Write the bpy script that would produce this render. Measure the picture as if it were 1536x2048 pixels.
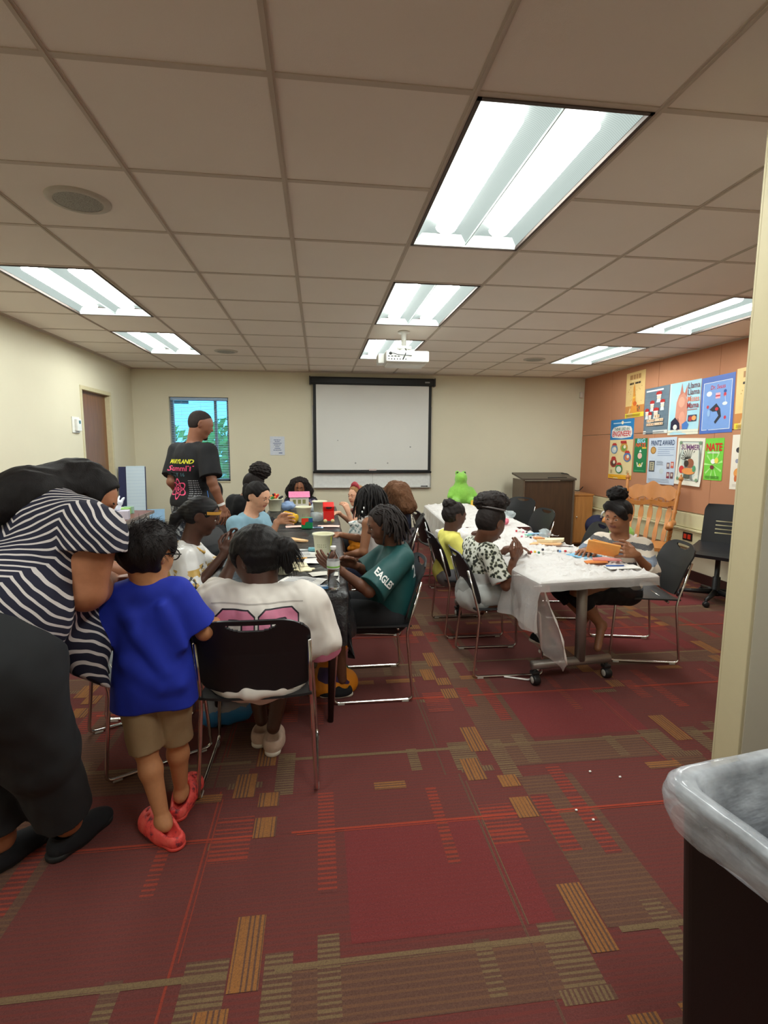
import bpy, bmesh, math, random
import numpy as np
from math import sin, cos, pi, radians, sqrt
from mathutils import Vector, Matrix, noise
from mathutils.bvhtree import BVHTree

for _o in list(bpy.data.objects):
    bpy.data.objects.remove(_o)
SC = bpy.context.scene
COL = SC.collection
random.seed(7)

# ------------------------------------------------------------------ camera, world, exposure
CAMZ = 1.465
CEIL = 2.531
YAW, PITCH, ROLL = .123949, -.125262, .004776


def make_camera():
    F = Vector((sin(YAW) * cos(PITCH), cos(YAW) * cos(PITCH), sin(PITCH)))
    R = Vector((cos(YAW), -sin(YAW), 0))
    U = R.cross(F)
    R2 = R * cos(ROLL) + U * sin(ROLL)
    U2 = U * cos(ROLL) - R * sin(ROLL)
    cam = bpy.data.cameras.new('camera')
    cam.sensor_fit = 'HORIZONTAL'
    cam.sensor_width = 36.0
    cam.lens = 36.0 * 1039.94 / 1536.0
    cam.clip_start = .05
    cam.clip_end = 200
    o = bpy.data.objects.new('camera', cam)
    m = Matrix(((R2.x, U2.x, -F.x, 0), (R2.y, U2.y, -F.y, 0), (R2.z, U2.z, -F.z, CAMZ), (0, 0, 0, 1)))
    o.matrix_world = m
    COL.objects.link(o)
    SC.camera = o


make_camera()
W = bpy.data.worlds.new('world')
SC.world = W
W.use_nodes = True
_bg = W.node_tree.nodes['Background']
_bg.inputs[0].default_value = (.16, .60, 1.0, 1)
_bg.inputs[1].default_value = 3.2
SC.view_settings.view_transform = 'Standard'
SC.view_settings.look = 'None'
SC.view_settings.gamma = 1.0
SC.view_settings.exposure = 0.0
SC.cycles.use_denoising = True
SC.cycles.max_bounces = 12
SC.cycles.diffuse_bounces = 8
SC.cycles.transparent_max_bounces = 12
TUBE_EMIT = 40.0      # strength of the troffers' lamp baskets
LENS_EMIT = .62


# ------------------------------------------------------------------ materials
MATS = {}


class NT:
    def __init__(s, name):
        s.m = bpy.data.materials.new(name)
        s.m.use_nodes = True
        s.t = s.m.node_tree
        s.b = s.t.nodes['Principled BSDF']
        s.out = s.t.nodes['Material Output']

    def n(s, typ, **kw):
        nd = s.t.nodes.new(typ)
        for k, v in kw.items():
            if k.startswith('i_'):
                nd.inputs[int(k[2:])].default_value = v
            else:
                setattr(nd, k, v)
        return nd

    def l(s, a, b):
        s.t.links.new(a, b)

    def math(s, op, a, b=None, c=None):
        nd = s.n('ShaderNodeMath', operation=op)
        for i, x in enumerate((a, b, c)):
            if x is None:
                continue
            if isinstance(x, (int, float)):
                nd.inputs[i].default_value = x
            else:
                s.l(x, nd.inputs[i])
        return nd.outputs[0]

    def mix(s, fac, a, b):
        nd = s.n('ShaderNodeMix', data_type='RGBA')
        for i, x in ((0, fac), (6, a), (7, b)):
            if isinstance(x, (int, float)):
                nd.inputs[i].default_value = x
            elif isinstance(x, tuple):
                nd.inputs[i].default_value = x if len(x) == 4 else (*x, 1)
            else:
                s.l(x, nd.inputs[i])
        return nd.outputs[2]

    def coord(s, which='Object'):
        return s.n('ShaderNodeTexCoord').outputs[which]

    def xyz(s, v):
        nd = s.n('ShaderNodeSeparateXYZ')
        s.l(v, nd.inputs[0])
        return nd.outputs

    def noise(s, scale, vec=None, detail=3.0, rough=.55, vscale=None):
        nd = s.n('ShaderNodeTexNoise')
        nd.inputs['Scale'].default_value = scale
        nd.inputs['Detail'].default_value = detail
        nd.inputs['Roughness'].default_value = rough
        if vec is None:
            vec = s.coord()
        if vscale:
            mp = s.n('ShaderNodeMapping')
            mp.inputs['Scale'].default_value = vscale
            s.l(vec, mp.inputs['Vector'])
            vec = mp.outputs[0]
        s.l(vec, nd.inputs['Vector'])
        return nd.outputs['Fac']

    def ramp(s, fac, stops, interp='LINEAR'):
        nd = s.n('ShaderNodeValToRGB')
        cr = nd.color_ramp
        cr.interpolation = interp
        while len(cr.elements) < len(stops):
            cr.elements.new(.5)
        for e, (p, c) in zip(cr.elements, stops):
            e.position = p
            e.color = (*c, 1)
        s.l(fac, nd.inputs[0])
        return nd.outputs[0]

    def bump(s, h, strength=.3, dist=.01):
        nd = s.n('ShaderNodeBump')
        nd.inputs['Strength'].default_value = strength
        nd.inputs['Distance'].default_value = dist
        s.l(h, nd.inputs['Height'])
        s.l(nd.outputs[0], s.b.inputs['Normal'])

    def set(s, **kw):
        for k, v in kw.items():
            k = k.replace('_', ' ')
            if isinstance(v, (int, float)):
                s.b.inputs[k].default_value = v
            elif isinstance(v, tuple):
                s.b.inputs[k].default_value = (*v, 1) if len(v) == 3 else v
            else:
                s.l(v, s.b.inputs[k])
        return s.m


def srgb(r, g, b):
    def f(c):
        c /= 255.0
        return c / 12.92 if c <= .04045 else ((c + .055) / 1.055) ** 2.4
    return (f(r), f(g), f(b))


def mat(name, col, rough=.55, metal=0.0, var=.12, nscale=30.0, bump=0.0, bscale=200.0, spec=.5, sheen=0.0, alpha=1.0,
        trans=0.0, vscale=None, ior=1.45):
    """plain surface with slight procedural variation of its own colour"""
    if name in MATS:
        return MATS[name]
    t = NT(name)
    f = t.noise(nscale, vscale=vscale)
    a = tuple(max(0, c * (1 - var)) for c in col)
    b = tuple(min(1, c * (1 + var)) for c in col)
    t.set(Base_Color=t.mix(f, a, b), Roughness=rough, Metallic=metal, Specular_IOR_Level=spec, IOR=ior)
    if sheen:
        t.set(Sheen_Weight=sheen)
    if alpha < 1:
        t.set(Alpha=alpha)
    if trans:
        t.set(Transmission_Weight=trans)
    if bump:
        t.bump(t.noise(bscale, detail=2), bump, .004)
    MATS[name] = t.m
    return t.m


def emit_mat(name, col, strength):
    if name in MATS:
        return MATS[name]
    t = NT(name)
    t.set(Base_Color=(.8, .8, .8), Emission_Color=col, Emission_Strength=strength)
    MATS[name] = t.m
    return t.m


# ------------------------------------------------------------------ object helpers
def link(o, parent=None):
    COL.objects.link(o)
    if parent is not None:
        o.parent = parent
    return o


def tag(o, label=None, cat=None, group=None, kind=None):
    if label:
        o['label'] = label
    if cat:
        o['category'] = cat
    if group:
        o['group'] = group
    if kind:
        o['kind'] = kind
    return o


def thing(name, label, cat, loc=(0, 0, 0), rz=0.0, group=None):
    o = bpy.data.objects.new(name, None)
    o.empty_display_size = .1
    o.location = loc
    o.rotation_euler = (0, 0, rz)
    link(o)
    return tag(o, label, cat, group)


def npmesh(name, V, faces, m=None, parent=None, smooth=False, mids=None):
    """numpy vertices + quad/tri array or python list of faces"""
    me = bpy.data.meshes.new(name)
    if isinstance(faces, np.ndarray) and len(faces):
        n, k = faces.shape
        me.vertices.add(len(V))
        me.vertices.foreach_set('co', np.asarray(V, np.float32).ravel())
        me.loops.add(n * k)
        me.loops.foreach_set('vertex_index', faces.astype(np.int32).ravel())
        me.polygons.add(n)
        me.polygons.foreach_set('loop_start', np.arange(0, n * k, k, dtype=np.int32))
        me.polygons.foreach_set('loop_total', np.full(n, k, np.int32))
        me.update(calc_edges=True)
    else:
        me.from_pydata([tuple(v) for v in V], [], [tuple(f) for f in faces])
        me.update()
    if m is not None:
        for mm in (m if isinstance(m, (list, tuple)) else [m]):
            me.materials.append(mm)
    if mids is not None:
        me.polygons.foreach_set('material_index', np.asarray(mids, np.int32))
    if smooth:
        me.polygons.foreach_set('use_smooth', np.ones(len(me.polygons), bool))
    o = bpy.data.objects.new(name, me)
    return link(o, parent)


class B:
    """collects boxes, tubes, lathes and prisms; build() makes one mesh object"""

    def __init__(s):
        s.v, s.f, s.mi, s.sm = [], [], [], []

    def add(s, V, Fs, mi=0, smooth=False):
        k = len(s.v)
        s.v += [tuple(v) for v in V]
        for f in Fs:
            s.f.append(tuple(i + k for i in f))
            s.mi.append(mi)
            s.sm.append(smooth)
        return s

    def box(s, c, d, mi=0, bev=0.0, M=None):
        bm = bmesh.new()
        bmesh.ops.create_cube(bm, size=1)
        for v in bm.verts:
            v.co = Vector((v.co.x * d[0], v.co.y * d[1], v.co.z * d[2]))
        if bev:
            bmesh.ops.bevel(bm, geom=bm.edges[:], offset=min(bev, min(d) * .45), segments=2, affect='EDGES', profile=.5)
        if M is not None:
            bmesh.ops.transform(bm, matrix=M, verts=bm.verts)
        for v in bm.verts:
            v.co += Vector(c)
        bm.verts.index_update()
        s.add([v.co for v in bm.verts], [[v.index for v in f.verts] for f in bm.faces], mi)
        bm.free()
        return s

    def mm(s, a, b, mi=0, bev=0.0):
        return s.box([(a[i] + b[i]) / 2 for i in range(3)], [abs(b[i] - a[i]) for i in range(3)], mi, bev)

    def tube(s, pts, r, n=10, mi=0, caps=True, closed=False):
        V, Fq = tube_np(pts, r, n, caps, closed)
        return s.add(V, Fq, mi, True)

    def lathe(s, prof, c=(0, 0, 0), n=24, mi=0, axis='z'):
        V, Fs = [], []
        m = len(prof)
        for i in range(n):
            a = 2 * pi * i / n
            for (r, z) in prof:
                p = (r * cos(a), r * sin(a), z)
                if axis == 'x':
                    p = (p[2], p[0], p[1])
                if axis == 'y':
                    p = (p[0], p[2], p[1])
                V.append((p[0] + c[0], p[1] + c[1], p[2] + c[2]))
        for i in range(n):
            for j in range(m - 1):
                a, b = i * m + j, ((i + 1) % n) * m + j
                Fs.append((a, b, b + 1, a + 1))
        return s.add(V, Fs, mi, True)

    def prism(s, poly, z0, z1, mi=0, M=None):
        """poly in xy extruded z0..z1"""
        n = len(poly)
        V = [(p[0], p[1], z0) for p in poly] + [(p[0], p[1], z1) for p in poly]
        if M is not None:
            V = [tuple(M @ Vector(v)) for v in V]
        Fs = [tuple(range(n))[::-1], tuple(range(n, 2 * n))] + [(i, (i + 1) % n, n + (i + 1) % n, n + i) for i in range(n)]
        return s.add(V, Fs, mi)

    def quad(s, a, b, c, d, mi=0):
        return s.add([a, b, c, d], [(0, 1, 2, 3)], mi)

    def build(s, name, m, parent=None, smooth=None):
        o = npmesh(name, s.v, s.f, m, parent)
        me = o.data
        me.polygons.foreach_set('material_index', s.mi)
        me.polygons.foreach_set('use_smooth', [bool(x) if smooth is None else smooth for x in s.sm])
        return o


def tube_np(pts, r, n=8, caps=True, closed=False):
    P = [Vector(p) for p in pts]
    m = len(P)
    rr = r if hasattr(r, '__len__') else [r] * m
    V, Fs = [], []
    up = None
    for i, p in enumerate(P):
        if closed:
            t = (P[(i + 1) % m] - P[i - 1])
        else:
            t = (P[min(i + 1, m - 1)] - P[max(i - 1, 0)])
        if t.length < 1e-9:
            t = Vector((0, 0, 1))
        t.normalize()
        if up is None:
            up = t.orthogonal().normalized()
        up = (up - t * up.dot(t))
        if up.length < 1e-6:
            up = t.orthogonal()
        up.normalize()
        w = t.cross(up)
        for k in range(n):
            a = 2 * pi * k / n
            V.append(p + (up * cos(a) + w * sin(a)) * rr[i])
    for i in range(m if closed else m - 1):
        j = (i + 1) % m
        for k in range(n):
            k2 = (k + 1) % n
            Fs.append((i * n + k, i * n + k2, j * n + k2, j * n + k))
    if caps and not closed:
        Fs.append(tuple(range(n))[::-1])
        Fs.append(tuple((m - 1) * n + k for k in range(n)))
    return V, Fs


def fillet(pts, rad, seg=5):
    """round the corners of a polyline"""
    P = [Vector(p) for p in pts]
    out = [P[0]]
    for i in range(1, len(P) - 1):
        a, b, c = P[i - 1], P[i], P[i + 1]
        d1, d2 = (a - b), (c - b)
        r = min(rad, d1.length * .48, d2.length * .48)
        p1, p2 = b + d1.normalized() * r, b + d2.normalized() * r
        for k in range(seg + 1):
            t = k / seg
            out.append(p1 * (1 - t) ** 2 + b * 2 * t * (1 - t) + p2 * t * t)
    out.append(P[-1])
    return out


def sheet(name, f, nu, nv, m, parent=None, thick=0.0, skip=None, smooth=True, rim=None):
    """surface f(u,v) in 0..1 as a grid; skip(u,v) leaves holes"""
    V = [tuple(f(i / nu, j / nv)) for j in range(nv + 1) for i in range(nu + 1)]
    Fs = []
    for j in range(nv):
        for i in range(nu):
            if skip and skip((i + .5) / nu, (j + .5) / nv):
                continue
            a = j * (nu + 1) + i
            Fs.append((a, a + 1, a + nu + 2, a + nu + 1))
    bm = bmesh.new()
    vs = [bm.verts.new(v) for v in V]
    for q in Fs:
        bm.faces.new([vs[i] for i in q])
    loose = [v for v in bm.verts if not v.link_faces]
    bmesh.ops.delete(bm, geom=loose, context='VERTS')
    bm.normal_update()
    if thick:
        src, low = list(bm.faces), {}
        rim_ = [e for e in bm.edges if len(e.link_faces) == 1]
        for v in list(bm.verts):
            low[v] = bm.verts.new(v.co - v.normal * thick)
        for f_ in src:
            bm.faces.new([low[v] for v in reversed(f_.verts)])
        for e in rim_:
            lp = e.link_loops[0]
            a, c = lp.vert, lp.link_loop_next.vert
            bm.faces.new([c, a, low[a], low[c]])
        bm.normal_update()
    me = bpy.data.meshes.new(name)
    bm.to_mesh(me)
    bm.free()
    me.materials.append(m)
    if smooth:
        me.polygons.foreach_set('use_smooth', np.ones(len(me.polygons), bool))
        try:
            me.set_sharp_from_angle(angle=radians(50))
        except Exception:
            pass
    return link(bpy.data.objects.new(name, me), parent)


def text_mesh(body, size, shear=0.0, spacing=1.0, width=None, bold=0.0):
    cu = bpy.data.curves.new('lettering', 'FONT')
    cu.body = body
    cu.size = size
    cu.shear = shear
    cu.space_character = spacing
    cu.align_x = 'CENTER'
    cu.align_y = 'CENTER'
    cu.offset = bold
    cu.resolution_u = 2
    o = bpy.data.objects.new('lettering', cu)
    COL.objects.link(o)
    dg = bpy.context.evaluated_depsgraph_get()
    me = bpy.data.meshes.new_from_object(o.evaluated_get(dg))
    V = [v.co.copy() for v in me.vertices]
    Fs = [tuple(p.vertices) for p in me.polygons]
    bpy.data.objects.remove(o)
    bpy.data.curves.remove(cu)
    bpy.data.meshes.remove(me)
    if V and width:
        x0, x1 = min(v.x for v in V), max(v.x for v in V)
        k = width / max(1e-6, x1 - x0)
        for v in V:
            v.x = (v.x - (x0 + x1) / 2) * k
    return V, Fs


def copy_tree(o, parent=None):
    c = o.copy()
    COL.objects.link(c)
    if parent is not None:
        c.parent = parent
    for ch in list(o.children):
        copy_tree(ch, c)
    return c


def rotz(a):
    return Matrix.Rotation(a, 4, 'Z')
# ------------------------------------------------------------------ the room
XL, XR, YB, YF = -2.59, 4.12, 7.80, -1.6
GX, GY, TS = -.736, 1.681, .6096       # ceiling grid origin and tile size

M_wall = mat('wall_paint', srgb(216, 210, 187), .85, var=.03, nscale=3, bump=.05, bscale=300)
M_trimw = mat('trim_paint', srgb(205, 196, 165), .5, var=.03)
M_tile = None
t = NT('ceiling_tile')
f1 = t.noise(260, detail=4)
f2 = t.noise(2.0)
t.set(Base_Color=t.mix(f2, srgb(232, 224, 214), srgb(240, 232, 223)), Roughness=.95, Specular_IOR_Level=.1)
t.bump(f1, .25, .003)
M_tile = t.m
M_tbar = mat('ceiling_grid', srgb(196, 184, 170), .6, var=.04)
M_dark = mat('dark_gap', srgb(40, 34, 30), .8)


def struct(o):
    o['kind'] = 'structure'
    return o


# --- carpet: maroon pile with ochre, red and olive plaid stripes
def carpet(name, col, base, axis, freq, duty, fleck=.35):
    t = NT(name)
    co = t.coord()
    x, y, z = t.xyz(co)
    pile = t.noise(430, co, detail=2, rough=.7)
    fl = t.noise(170, co, detail=3, rough=.8)
    rib = t.math('SINE', t.math('MULTIPLY', x if axis == 'x' else y, freq))
    wob = t.noise(9 if axis == 'x' else 9, co, detail=2, vscale=(1, .15, 1) if axis == 'x' else (.15, 1, 1))
    wob2 = t.noise(60, co, detail=1, vscale=(1, .02, 1) if axis == 'x' else (.02, 1, 1))
    v = t.math('ADD', rib, t.math('MULTIPLY', t.math('SUBTRACT', wob2, .5), 3.2))
    v = t.math('ADD', v, t.math('MULTIPLY', t.math('SUBTRACT', wob, .5), 1.6))
    mask = t.math('SMOOTH_MIN', t.math('MAXIMUM', t.math('MULTIPLY', t.math('ADD', v, duty), 2.2), 0.0), 1.0, .1)
    grain = t.math('MULTIPLY', mask, t.ramp(fl, [(.25, (.35, .35, .35)), (.55, (1, 1, 1))]))
    basec = t.mix(t.ramp(fl, [(.35, (0, 0, 0)), (.8, (1, 1, 1))]), base, tuple(c * 1.75 + .008 for c in base))
    c = t.mix(grain, basec, col)
    c2 = t.mix(t.math('MULTIPLY', pile, .75), c, tuple(x * .3 + .006 for x in base))
    t.set(Base_Color=c2, Roughness=1.0, Specular_IOR_Level=.1, Sheen_Weight=.05)
    t.bump(pile, .6, .006)
    return t.m


MAROON = srgb(106, 55, 51)
BROWN = srgb(100, 69, 57)
OCHRE = srgb(178, 118, 62)
RED = srgb(176, 70, 50)
OLIVE = srgb(142, 118, 84)
ORNG = srgb(190, 92, 56)
floor_mats = [
    carpet('carpet_maroon', srgb(130, 62, 56), MAROON, 'y', 330, -.2),
    carpet('carpet_brown', srgb(132, 92, 68), BROWN, 'y', 300, -.2),
    carpet('carpet_ochre_x', OCHRE, BROWN, 'x', 420, .75),
    carpet('carpet_ochre_y', OCHRE, BROWN, 'y', 420, .75),
    carpet('carpet_red_x', RED, MAROON, 'x', 420, .35),
    carpet('carpet_red_y', RED, MAROON, 'y', 300, .1),
    carpet('carpet_olive_x', OLIVE, BROWN, 'x', 420, .2),
    carpet('carpet_olive_y', OLIVE, BROWN, 'y', 380, .2),
    carpet('carpet_red_solid', RED, RED, 'y', 300, .9),
    carpet('carpet_olive_solid', OLIVE, BROWN, 'y', 300, 1.2),
    carpet('carpet_wine', srgb(136, 56, 55), srgb(120, 51, 51), 'y', 330, -.2),
]
fb = B()
fb.quad((XL - .3, YF - .3, 0), (XR + .3, YF - .3, 0), (XR + .3, YB + .3, 0), (XL - .3, YB + .3, 0), 0)
_n = [0]
LAYER = {0: 0, 10: 1, 1: 2, 7: 3, 6: 3.5, 5: 4, 4: 5, 9: 6, 8: 7, 3: 8, 2: 9}


def fr(x0, x1, y0, y1, mi, up=0.0):
    x0, x1 = max(x0, XL), min(x1, XR)
    y0, y1 = max(y0, YF), min(y1, YB)
    if x1 <= x0 or y1 <= y0:
        return
    _n[0] += 1
    z = .0004 + LAYER[mi] * .00012 + (_n[0] % 89) * .0000013
    fb.quad((x0, y0, z), (x1, y0, z), (x1, y1, z), (x0, y1, z), mi)


rf = random.Random(3)
PX, PY = 1.04, 1.0
for ix in range(-3, 5):
    for iy in range(-3, 9):
        ox, oy = -.22 + PX * ix, 1.17 + PY * iy        # cell origin: its left ochre stripe, its lower ochre stripe
        if iy >= 1:
            ox -= .06 * (1 if ix % 2 else .6)
        odd = ix % 2
        # brown half tones
        if (ix + iy) % 2 == 0:
            fr(ox + .05, ox + PX - .05, oy - .02, oy + .16, 1)
        if odd:
            fr(ox + .045, ox + .30, oy + .16, oy + PY - .1, 1)
        elif (ix + iy) % 3:
            fr(ox - .24, ox - .05, oy + .1, oy + PY, 1)
        if (ix + 2 * iy) % 3 == 0:
            fr(ox + .3, ox + PX - .1, oy + .2, oy + .68, 10)
        # ladder rungs beside the ochre and in two columns, red near the red line and olive near the olive line
        for (a, w, lo, hi) in ((.05, .075, .46, .80), (.20, .065, .36, .97), (.66, .045, .40, .90), (PX - .19, .14, .50, .80)):
            if rf.random() < .85:
                fr(ox + a, ox + a + w, oy + lo + .08 * rf.random(), oy + hi - .08 * rf.random(), 5)
        for (a, w, lo, hi) in ((.05, .08, -.1, .2), (.20, .065, 0, .24), (.66, .05, 0, .17), (PX - .17, .12, -.02, .2)):
            if rf.random() < .8:
                fr(ox + a, ox + a + w, oy + lo, oy + hi, 7)
        # thin lines: red across, olive across, red and tan lengthways
        yl = oy + .675
        fr(ox + .1, ox + PX - .02, yl - .005, yl + .005, 8)
        fr(ox + .12, ox + PX - .1, yl - .015, yl - .011, 8)
        yo = oy + .15
        fr(ox + .08, ox + PX - .05, yo - .010, yo + .010, 9)
        xl = ox - .21
        k = 4 if not odd else 6
        fr(xl - .004, xl + .004, oy - .05, oy + .95, k)
        fr(xl + .014, xl + .020, oy + .2, oy + .9, k)
        # lengthways ochre dashes
        for (a, b_) in ((.08, .33), (.64, .77), (.80, .92)):
            j = rf.random() * .04
            fr(ox - .045, ox + .04, oy + a + j, oy + b_, 2)
        if rf.random() < .6:
            fr(ox - .12, ox - .03, oy - .1, oy + .06, 2)
        # crosswise ochre dashes
        for (a, b_) in ((.10, .26), (.40, .58), (.64, .84)):
            j = rf.random() * .05
            if rf.random() < .62:
                fr(ox + a + j, ox + b_, oy + .885, oy + .935, 3)
        fr(ox - .19, ox - .04, oy + .96, oy + 1.0, 6)
        fr(ox - .2, ox - .05, oy + .62, oy + .655, 6)
floor = struct(fb.build('floor', floor_mats))

# --- walls
WIN = (-2.10, -1.285, .955, 2.15)     # window opening in the back wall
b = B()
T = .14
b.mm((XL, YB, 0), (WIN[0], YB + T, CEIL + .1))
b.mm((WIN[1], YB, 0), (XR + T, YB + T, CEIL + .1))
b.mm((WIN[0], YB, 0), (WIN[1], YB + T, WIN[2]))
b.mm((WIN[0], YB, WIN[3]), (WIN[1], YB + T, CEIL + .1))
struct(b.build('wall_back', M_wall))
DY0, DY1, DZ = 6.17, 7.03, 2.12
b = B()
b.mm((XL - T, YF - T, 0), (XL, DY0, CEIL + .1))
b.mm((XL - T, DY1, 0), (XL, YB + T, CEIL + .1))
b.mm((XL - T, DY0, DZ), (XL, DY1, CEIL + .1))
struct(b.build('wall_left', M_wall))
b = B()
b.mm((XR, YF - T, 0), (XR + T, YB, CEIL + .1))
struct(b.build('wall_right', mat('wall_cream', srgb(222, 212, 186), .8, var=.03, nscale=3)))
b = B()
b.mm((XL, YF - T, 0), (XR, YF, CEIL + .1))
struct(b.build('wall_front', M_wall))
# wall return at the right edge of the picture: jamb post and the wall beside it
JX, JY = 1.405, 1.49
b = B()
b.mm((JX + .012, JY, 0), (XR, JY + .11, CEIL))
struct(b.build('wall_near', mat('wall_near_paint', srgb(196, 190, 172), .8, var=.03)))
b = B()
b.mm((JX, JY + .004, 0), (JX + .0125, JY + .11, CEIL), bev=.003)
b.mm((JX - .001, JY + .105, 0), (JX + .03, JY + .115, CEIL), bev=.002)
struct(b.build('trim_1', mat('jamb_paint', srgb(190, 178, 144), .6, var=.03)))

# --- door in the left wall
dr = bpy.data.objects.new('door_1', None)
link(dr)
struct(dr)
t = NT('door_veneer')
co = t.coord()
g = t.noise(7, co, detail=5, vscale=(1, 6, .5))
t.set(Base_Color=t.mix(g, srgb(96, 62, 38), srgb(150, 104, 66)), Roughness=.4)
b = B()
b.mm((XL - .10, DY0 + .04, .01), (XL - .055, DY1 - .04, DZ - .03))
b.build('door_panel', t.m, dr)
b = B()
for (y0, y1) in ((DY0, DY0 + .045), (DY1 - .045, DY1)):
    b.mm((XL - T, y0, 0), (XL + .008, y1, DZ - .045), bev=.004)
b.mm((XL - T, DY0, DZ - .045), (XL + .008, DY1, DZ), bev=.004)
b.build('door_frame', mat('door_frame_paint', srgb(206, 196, 160), .45), dr)
b = B()
b.lathe([(0, .0), (.032, .0), (.032, .012), (.012, .014), (.012, .05), (0, .05)], (XL - .055, DY1 - .12, 1.0), axis='x', n=16)
b.tube([(XL - .01, DY1 - .12, 1.0), (XL - .008, DY1 - .24, 1.0)], .011)
b.build('door_handle', mat('brushed_steel', (.55, .54, .52), .3, 1.0), dr)

# --- window in the back wall, with its blind; the view outside
wn = bpy.data.objects.new('window_1', None)
link(wn)
struct(wn)
M_alu = mat('window_frame_paint', srgb(120, 132, 150), .4, .3)
b = B()
x0, x1, z0, z1 = WIN
for (a, c) in (((x0, z0), (x0 + .035, z1)), ((x1 - .035, z0), (x1, z1)), ((x0, z0), (x1, z0 + .035)), ((x0, z1 - .035), (x1, z1))):
    b.mm((a[0], YB + .075, a[1]), (c[0], YB + .12, c[1]))
b.mm((x0 + .60, YB + .08, z0), (x0 + .635, YB + .115, z1))
b.build('window_frame', M_alu, wn)
b = B()
b.mm((x0 + .03, YB + .092, z0 + .03), (x1 - .03, YB + .098, z1 - .03))
tg = NT('window_glass')
tg.t.nodes.remove(tg.b)
gl = tg.n('ShaderNodeBsdfGlossy')
gl.inputs['Roughness'].default_value = .02
tr = tg.n('ShaderNodeBsdfTransparent')
tr.inputs[0].default_value = (.82, .95, .98, 1)
fz = tg.n('ShaderNodeFresnel')
mxs = tg.n('ShaderNodeMixShader')
tg.l(fz.outputs[0], mxs.inputs[0])
tg.l(tr.outputs[0], mxs.inputs[1])
tg.l(gl.outputs[0], mxs.inputs[2])
tg.l(mxs.outputs[0], tg.out.inputs[0])
b.build('window_pane', tg.m, wn)
b = B()
b.mm((x0, YB - .012, z0 - .02), (x1, YB + .08, z0), bev=.004)
b.build('window_sill', M_trimw, wn)

bl = thing('window_blind', 'pale horizontal slat blind hanging in the tall window behind the man', 'blind', ((x0 + x1) / 2, YB + .045, 0))
b = B()
w = (x1 - x0) / 2 - .012
nsl = 46
for i in range(nsl):
    z = z0 + .03 + (z1 - z0 - .08) * i / (nsl - 1)
    tl = .30
    dy, dz = .0125 * cos(tl), .0125 * sin(tl)
    b.add([(-w, -dy, z - dz), (w, -dy, z - dz), (w, dy, z + dz), (-w, dy, z + dz)], [(0, 1, 2, 3)])
tt = NT('blind_slat')
tt.set(Base_Color=(.75, .82, .86), Roughness=.4)
dif = tt.n('ShaderNodeBsdfTranslucent')
dif.inputs[0].default_value = (.55, .72, .82, 1)
mx = tt.n('ShaderNodeMixShader')
mx.inputs[0].default_value = .35
tt.l(tt.b.outputs[0], mx.inputs[1])
tt.l(dif.outputs[0], mx.inputs[2])
tt.l(mx.outputs[0], tt.out.inputs[0])
b.build('slats', tt.m, bl)
b = B()
b.mm((-w, -.018, z1 - .045), (w, .018, z1 - .005), bev=.003)
b.build('head_rail', mat('blind_rail', srgb(150, 175, 205), .4), bl)
b = B()
for x in (-w * .62, 0.02, w * .62):
    b.tube([(x, -.014, z0 + .03), (x, -.014, z1 - .03)], .0016, 5)
b.tube([(-w + .05, -.02, z0 + .5), (-w + .05, -.02, z1 - .03)], .004, 6)
b.build('ladder_cord', mat('blind_cord', srgb(190, 200, 205), .7), bl)

b = B()
b.quad((-30, YB + 1, -.25), (25, YB + 1, -.25), (25, YB + 45, -.25), (-30, YB + 45, -.25))
struct(b.build('ground', mat('outside_ground', srgb(110, 140, 110), .9, var=.3, nscale=.8)))
# tree and hedge outside
M_leaf = mat('leaf_green', srgb(96, 158, 58), .6, var=.5, nscale=6)


def leafcloud(name, c, r, n, seed, parent=None, sz=.07):
    rn = random.Random(seed)
    V, Fs = [], []
    for i in range(n):
        d = Vector((rn.gauss(0, 1), rn.gauss(0, 1), rn.gauss(0, 1))).normalized() * (rn.random() ** .4)
        p = Vector((c[0] + d.x * r[0], c[1] + d.y * r[1], c[2] + d.z * r[2]))
        q = Vector((rn.gauss(0, 1), rn.gauss(0, 1), rn.gauss(0, 1))).normalized()
        u = q.orthogonal().normalized() * sz * (.6 + rn.random() * .8)
        v = q.cross(u) * .55
        k = len(V)
        V += [p - u, p - v * .9, p + u, p + v * .9]
        Fs.append((k, k + 1, k + 2, k + 3))
    return npmesh(name, V, Fs, M_leaf, parent)


tr_ = thing('tree', 'bright green leafy tree outside the window, right of the pole', 'tree', (-1.6, 12.5, -.25))
leafcloud('crown', (0.1, 0, 1.55), (1.5, 1.2, .95), 1500, 1, tr_, .11)
b = B()
b.tube([(0, 0, 0), (.05, .02, .7), (0.02, 0, 1.5)], [.12, .09, .06])
b.build('trunk', mat('bark', srgb(92, 70, 52), .9, var=.3), tr_)
hd = tag(leafcloud('hedge', (-4.3, 14.5, .9), (1.6, 1.0, 1.15), 1300, 5, None, .11), 'loose green bush outside the window, left behind the man', 'bush')
up_ = thing('utility_pole', 'dark utility pole with cross arms far outside the window', 'pole', (-4.65, 17.0, -.25))
b = B()
b.tube([(0, 0, 0), (0, 0, 4.4)], .09)
b.build('post', mat('pole_wood', srgb(58, 60, 66), .9), up_)
for z in (4.15, 3.7, 3.0):
    b = B()
    b.mm((-.65, -.05, z), (.65, .05, z + .09))
    b.build('cross_arm', MATS['pole_wood'], up_)

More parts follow.
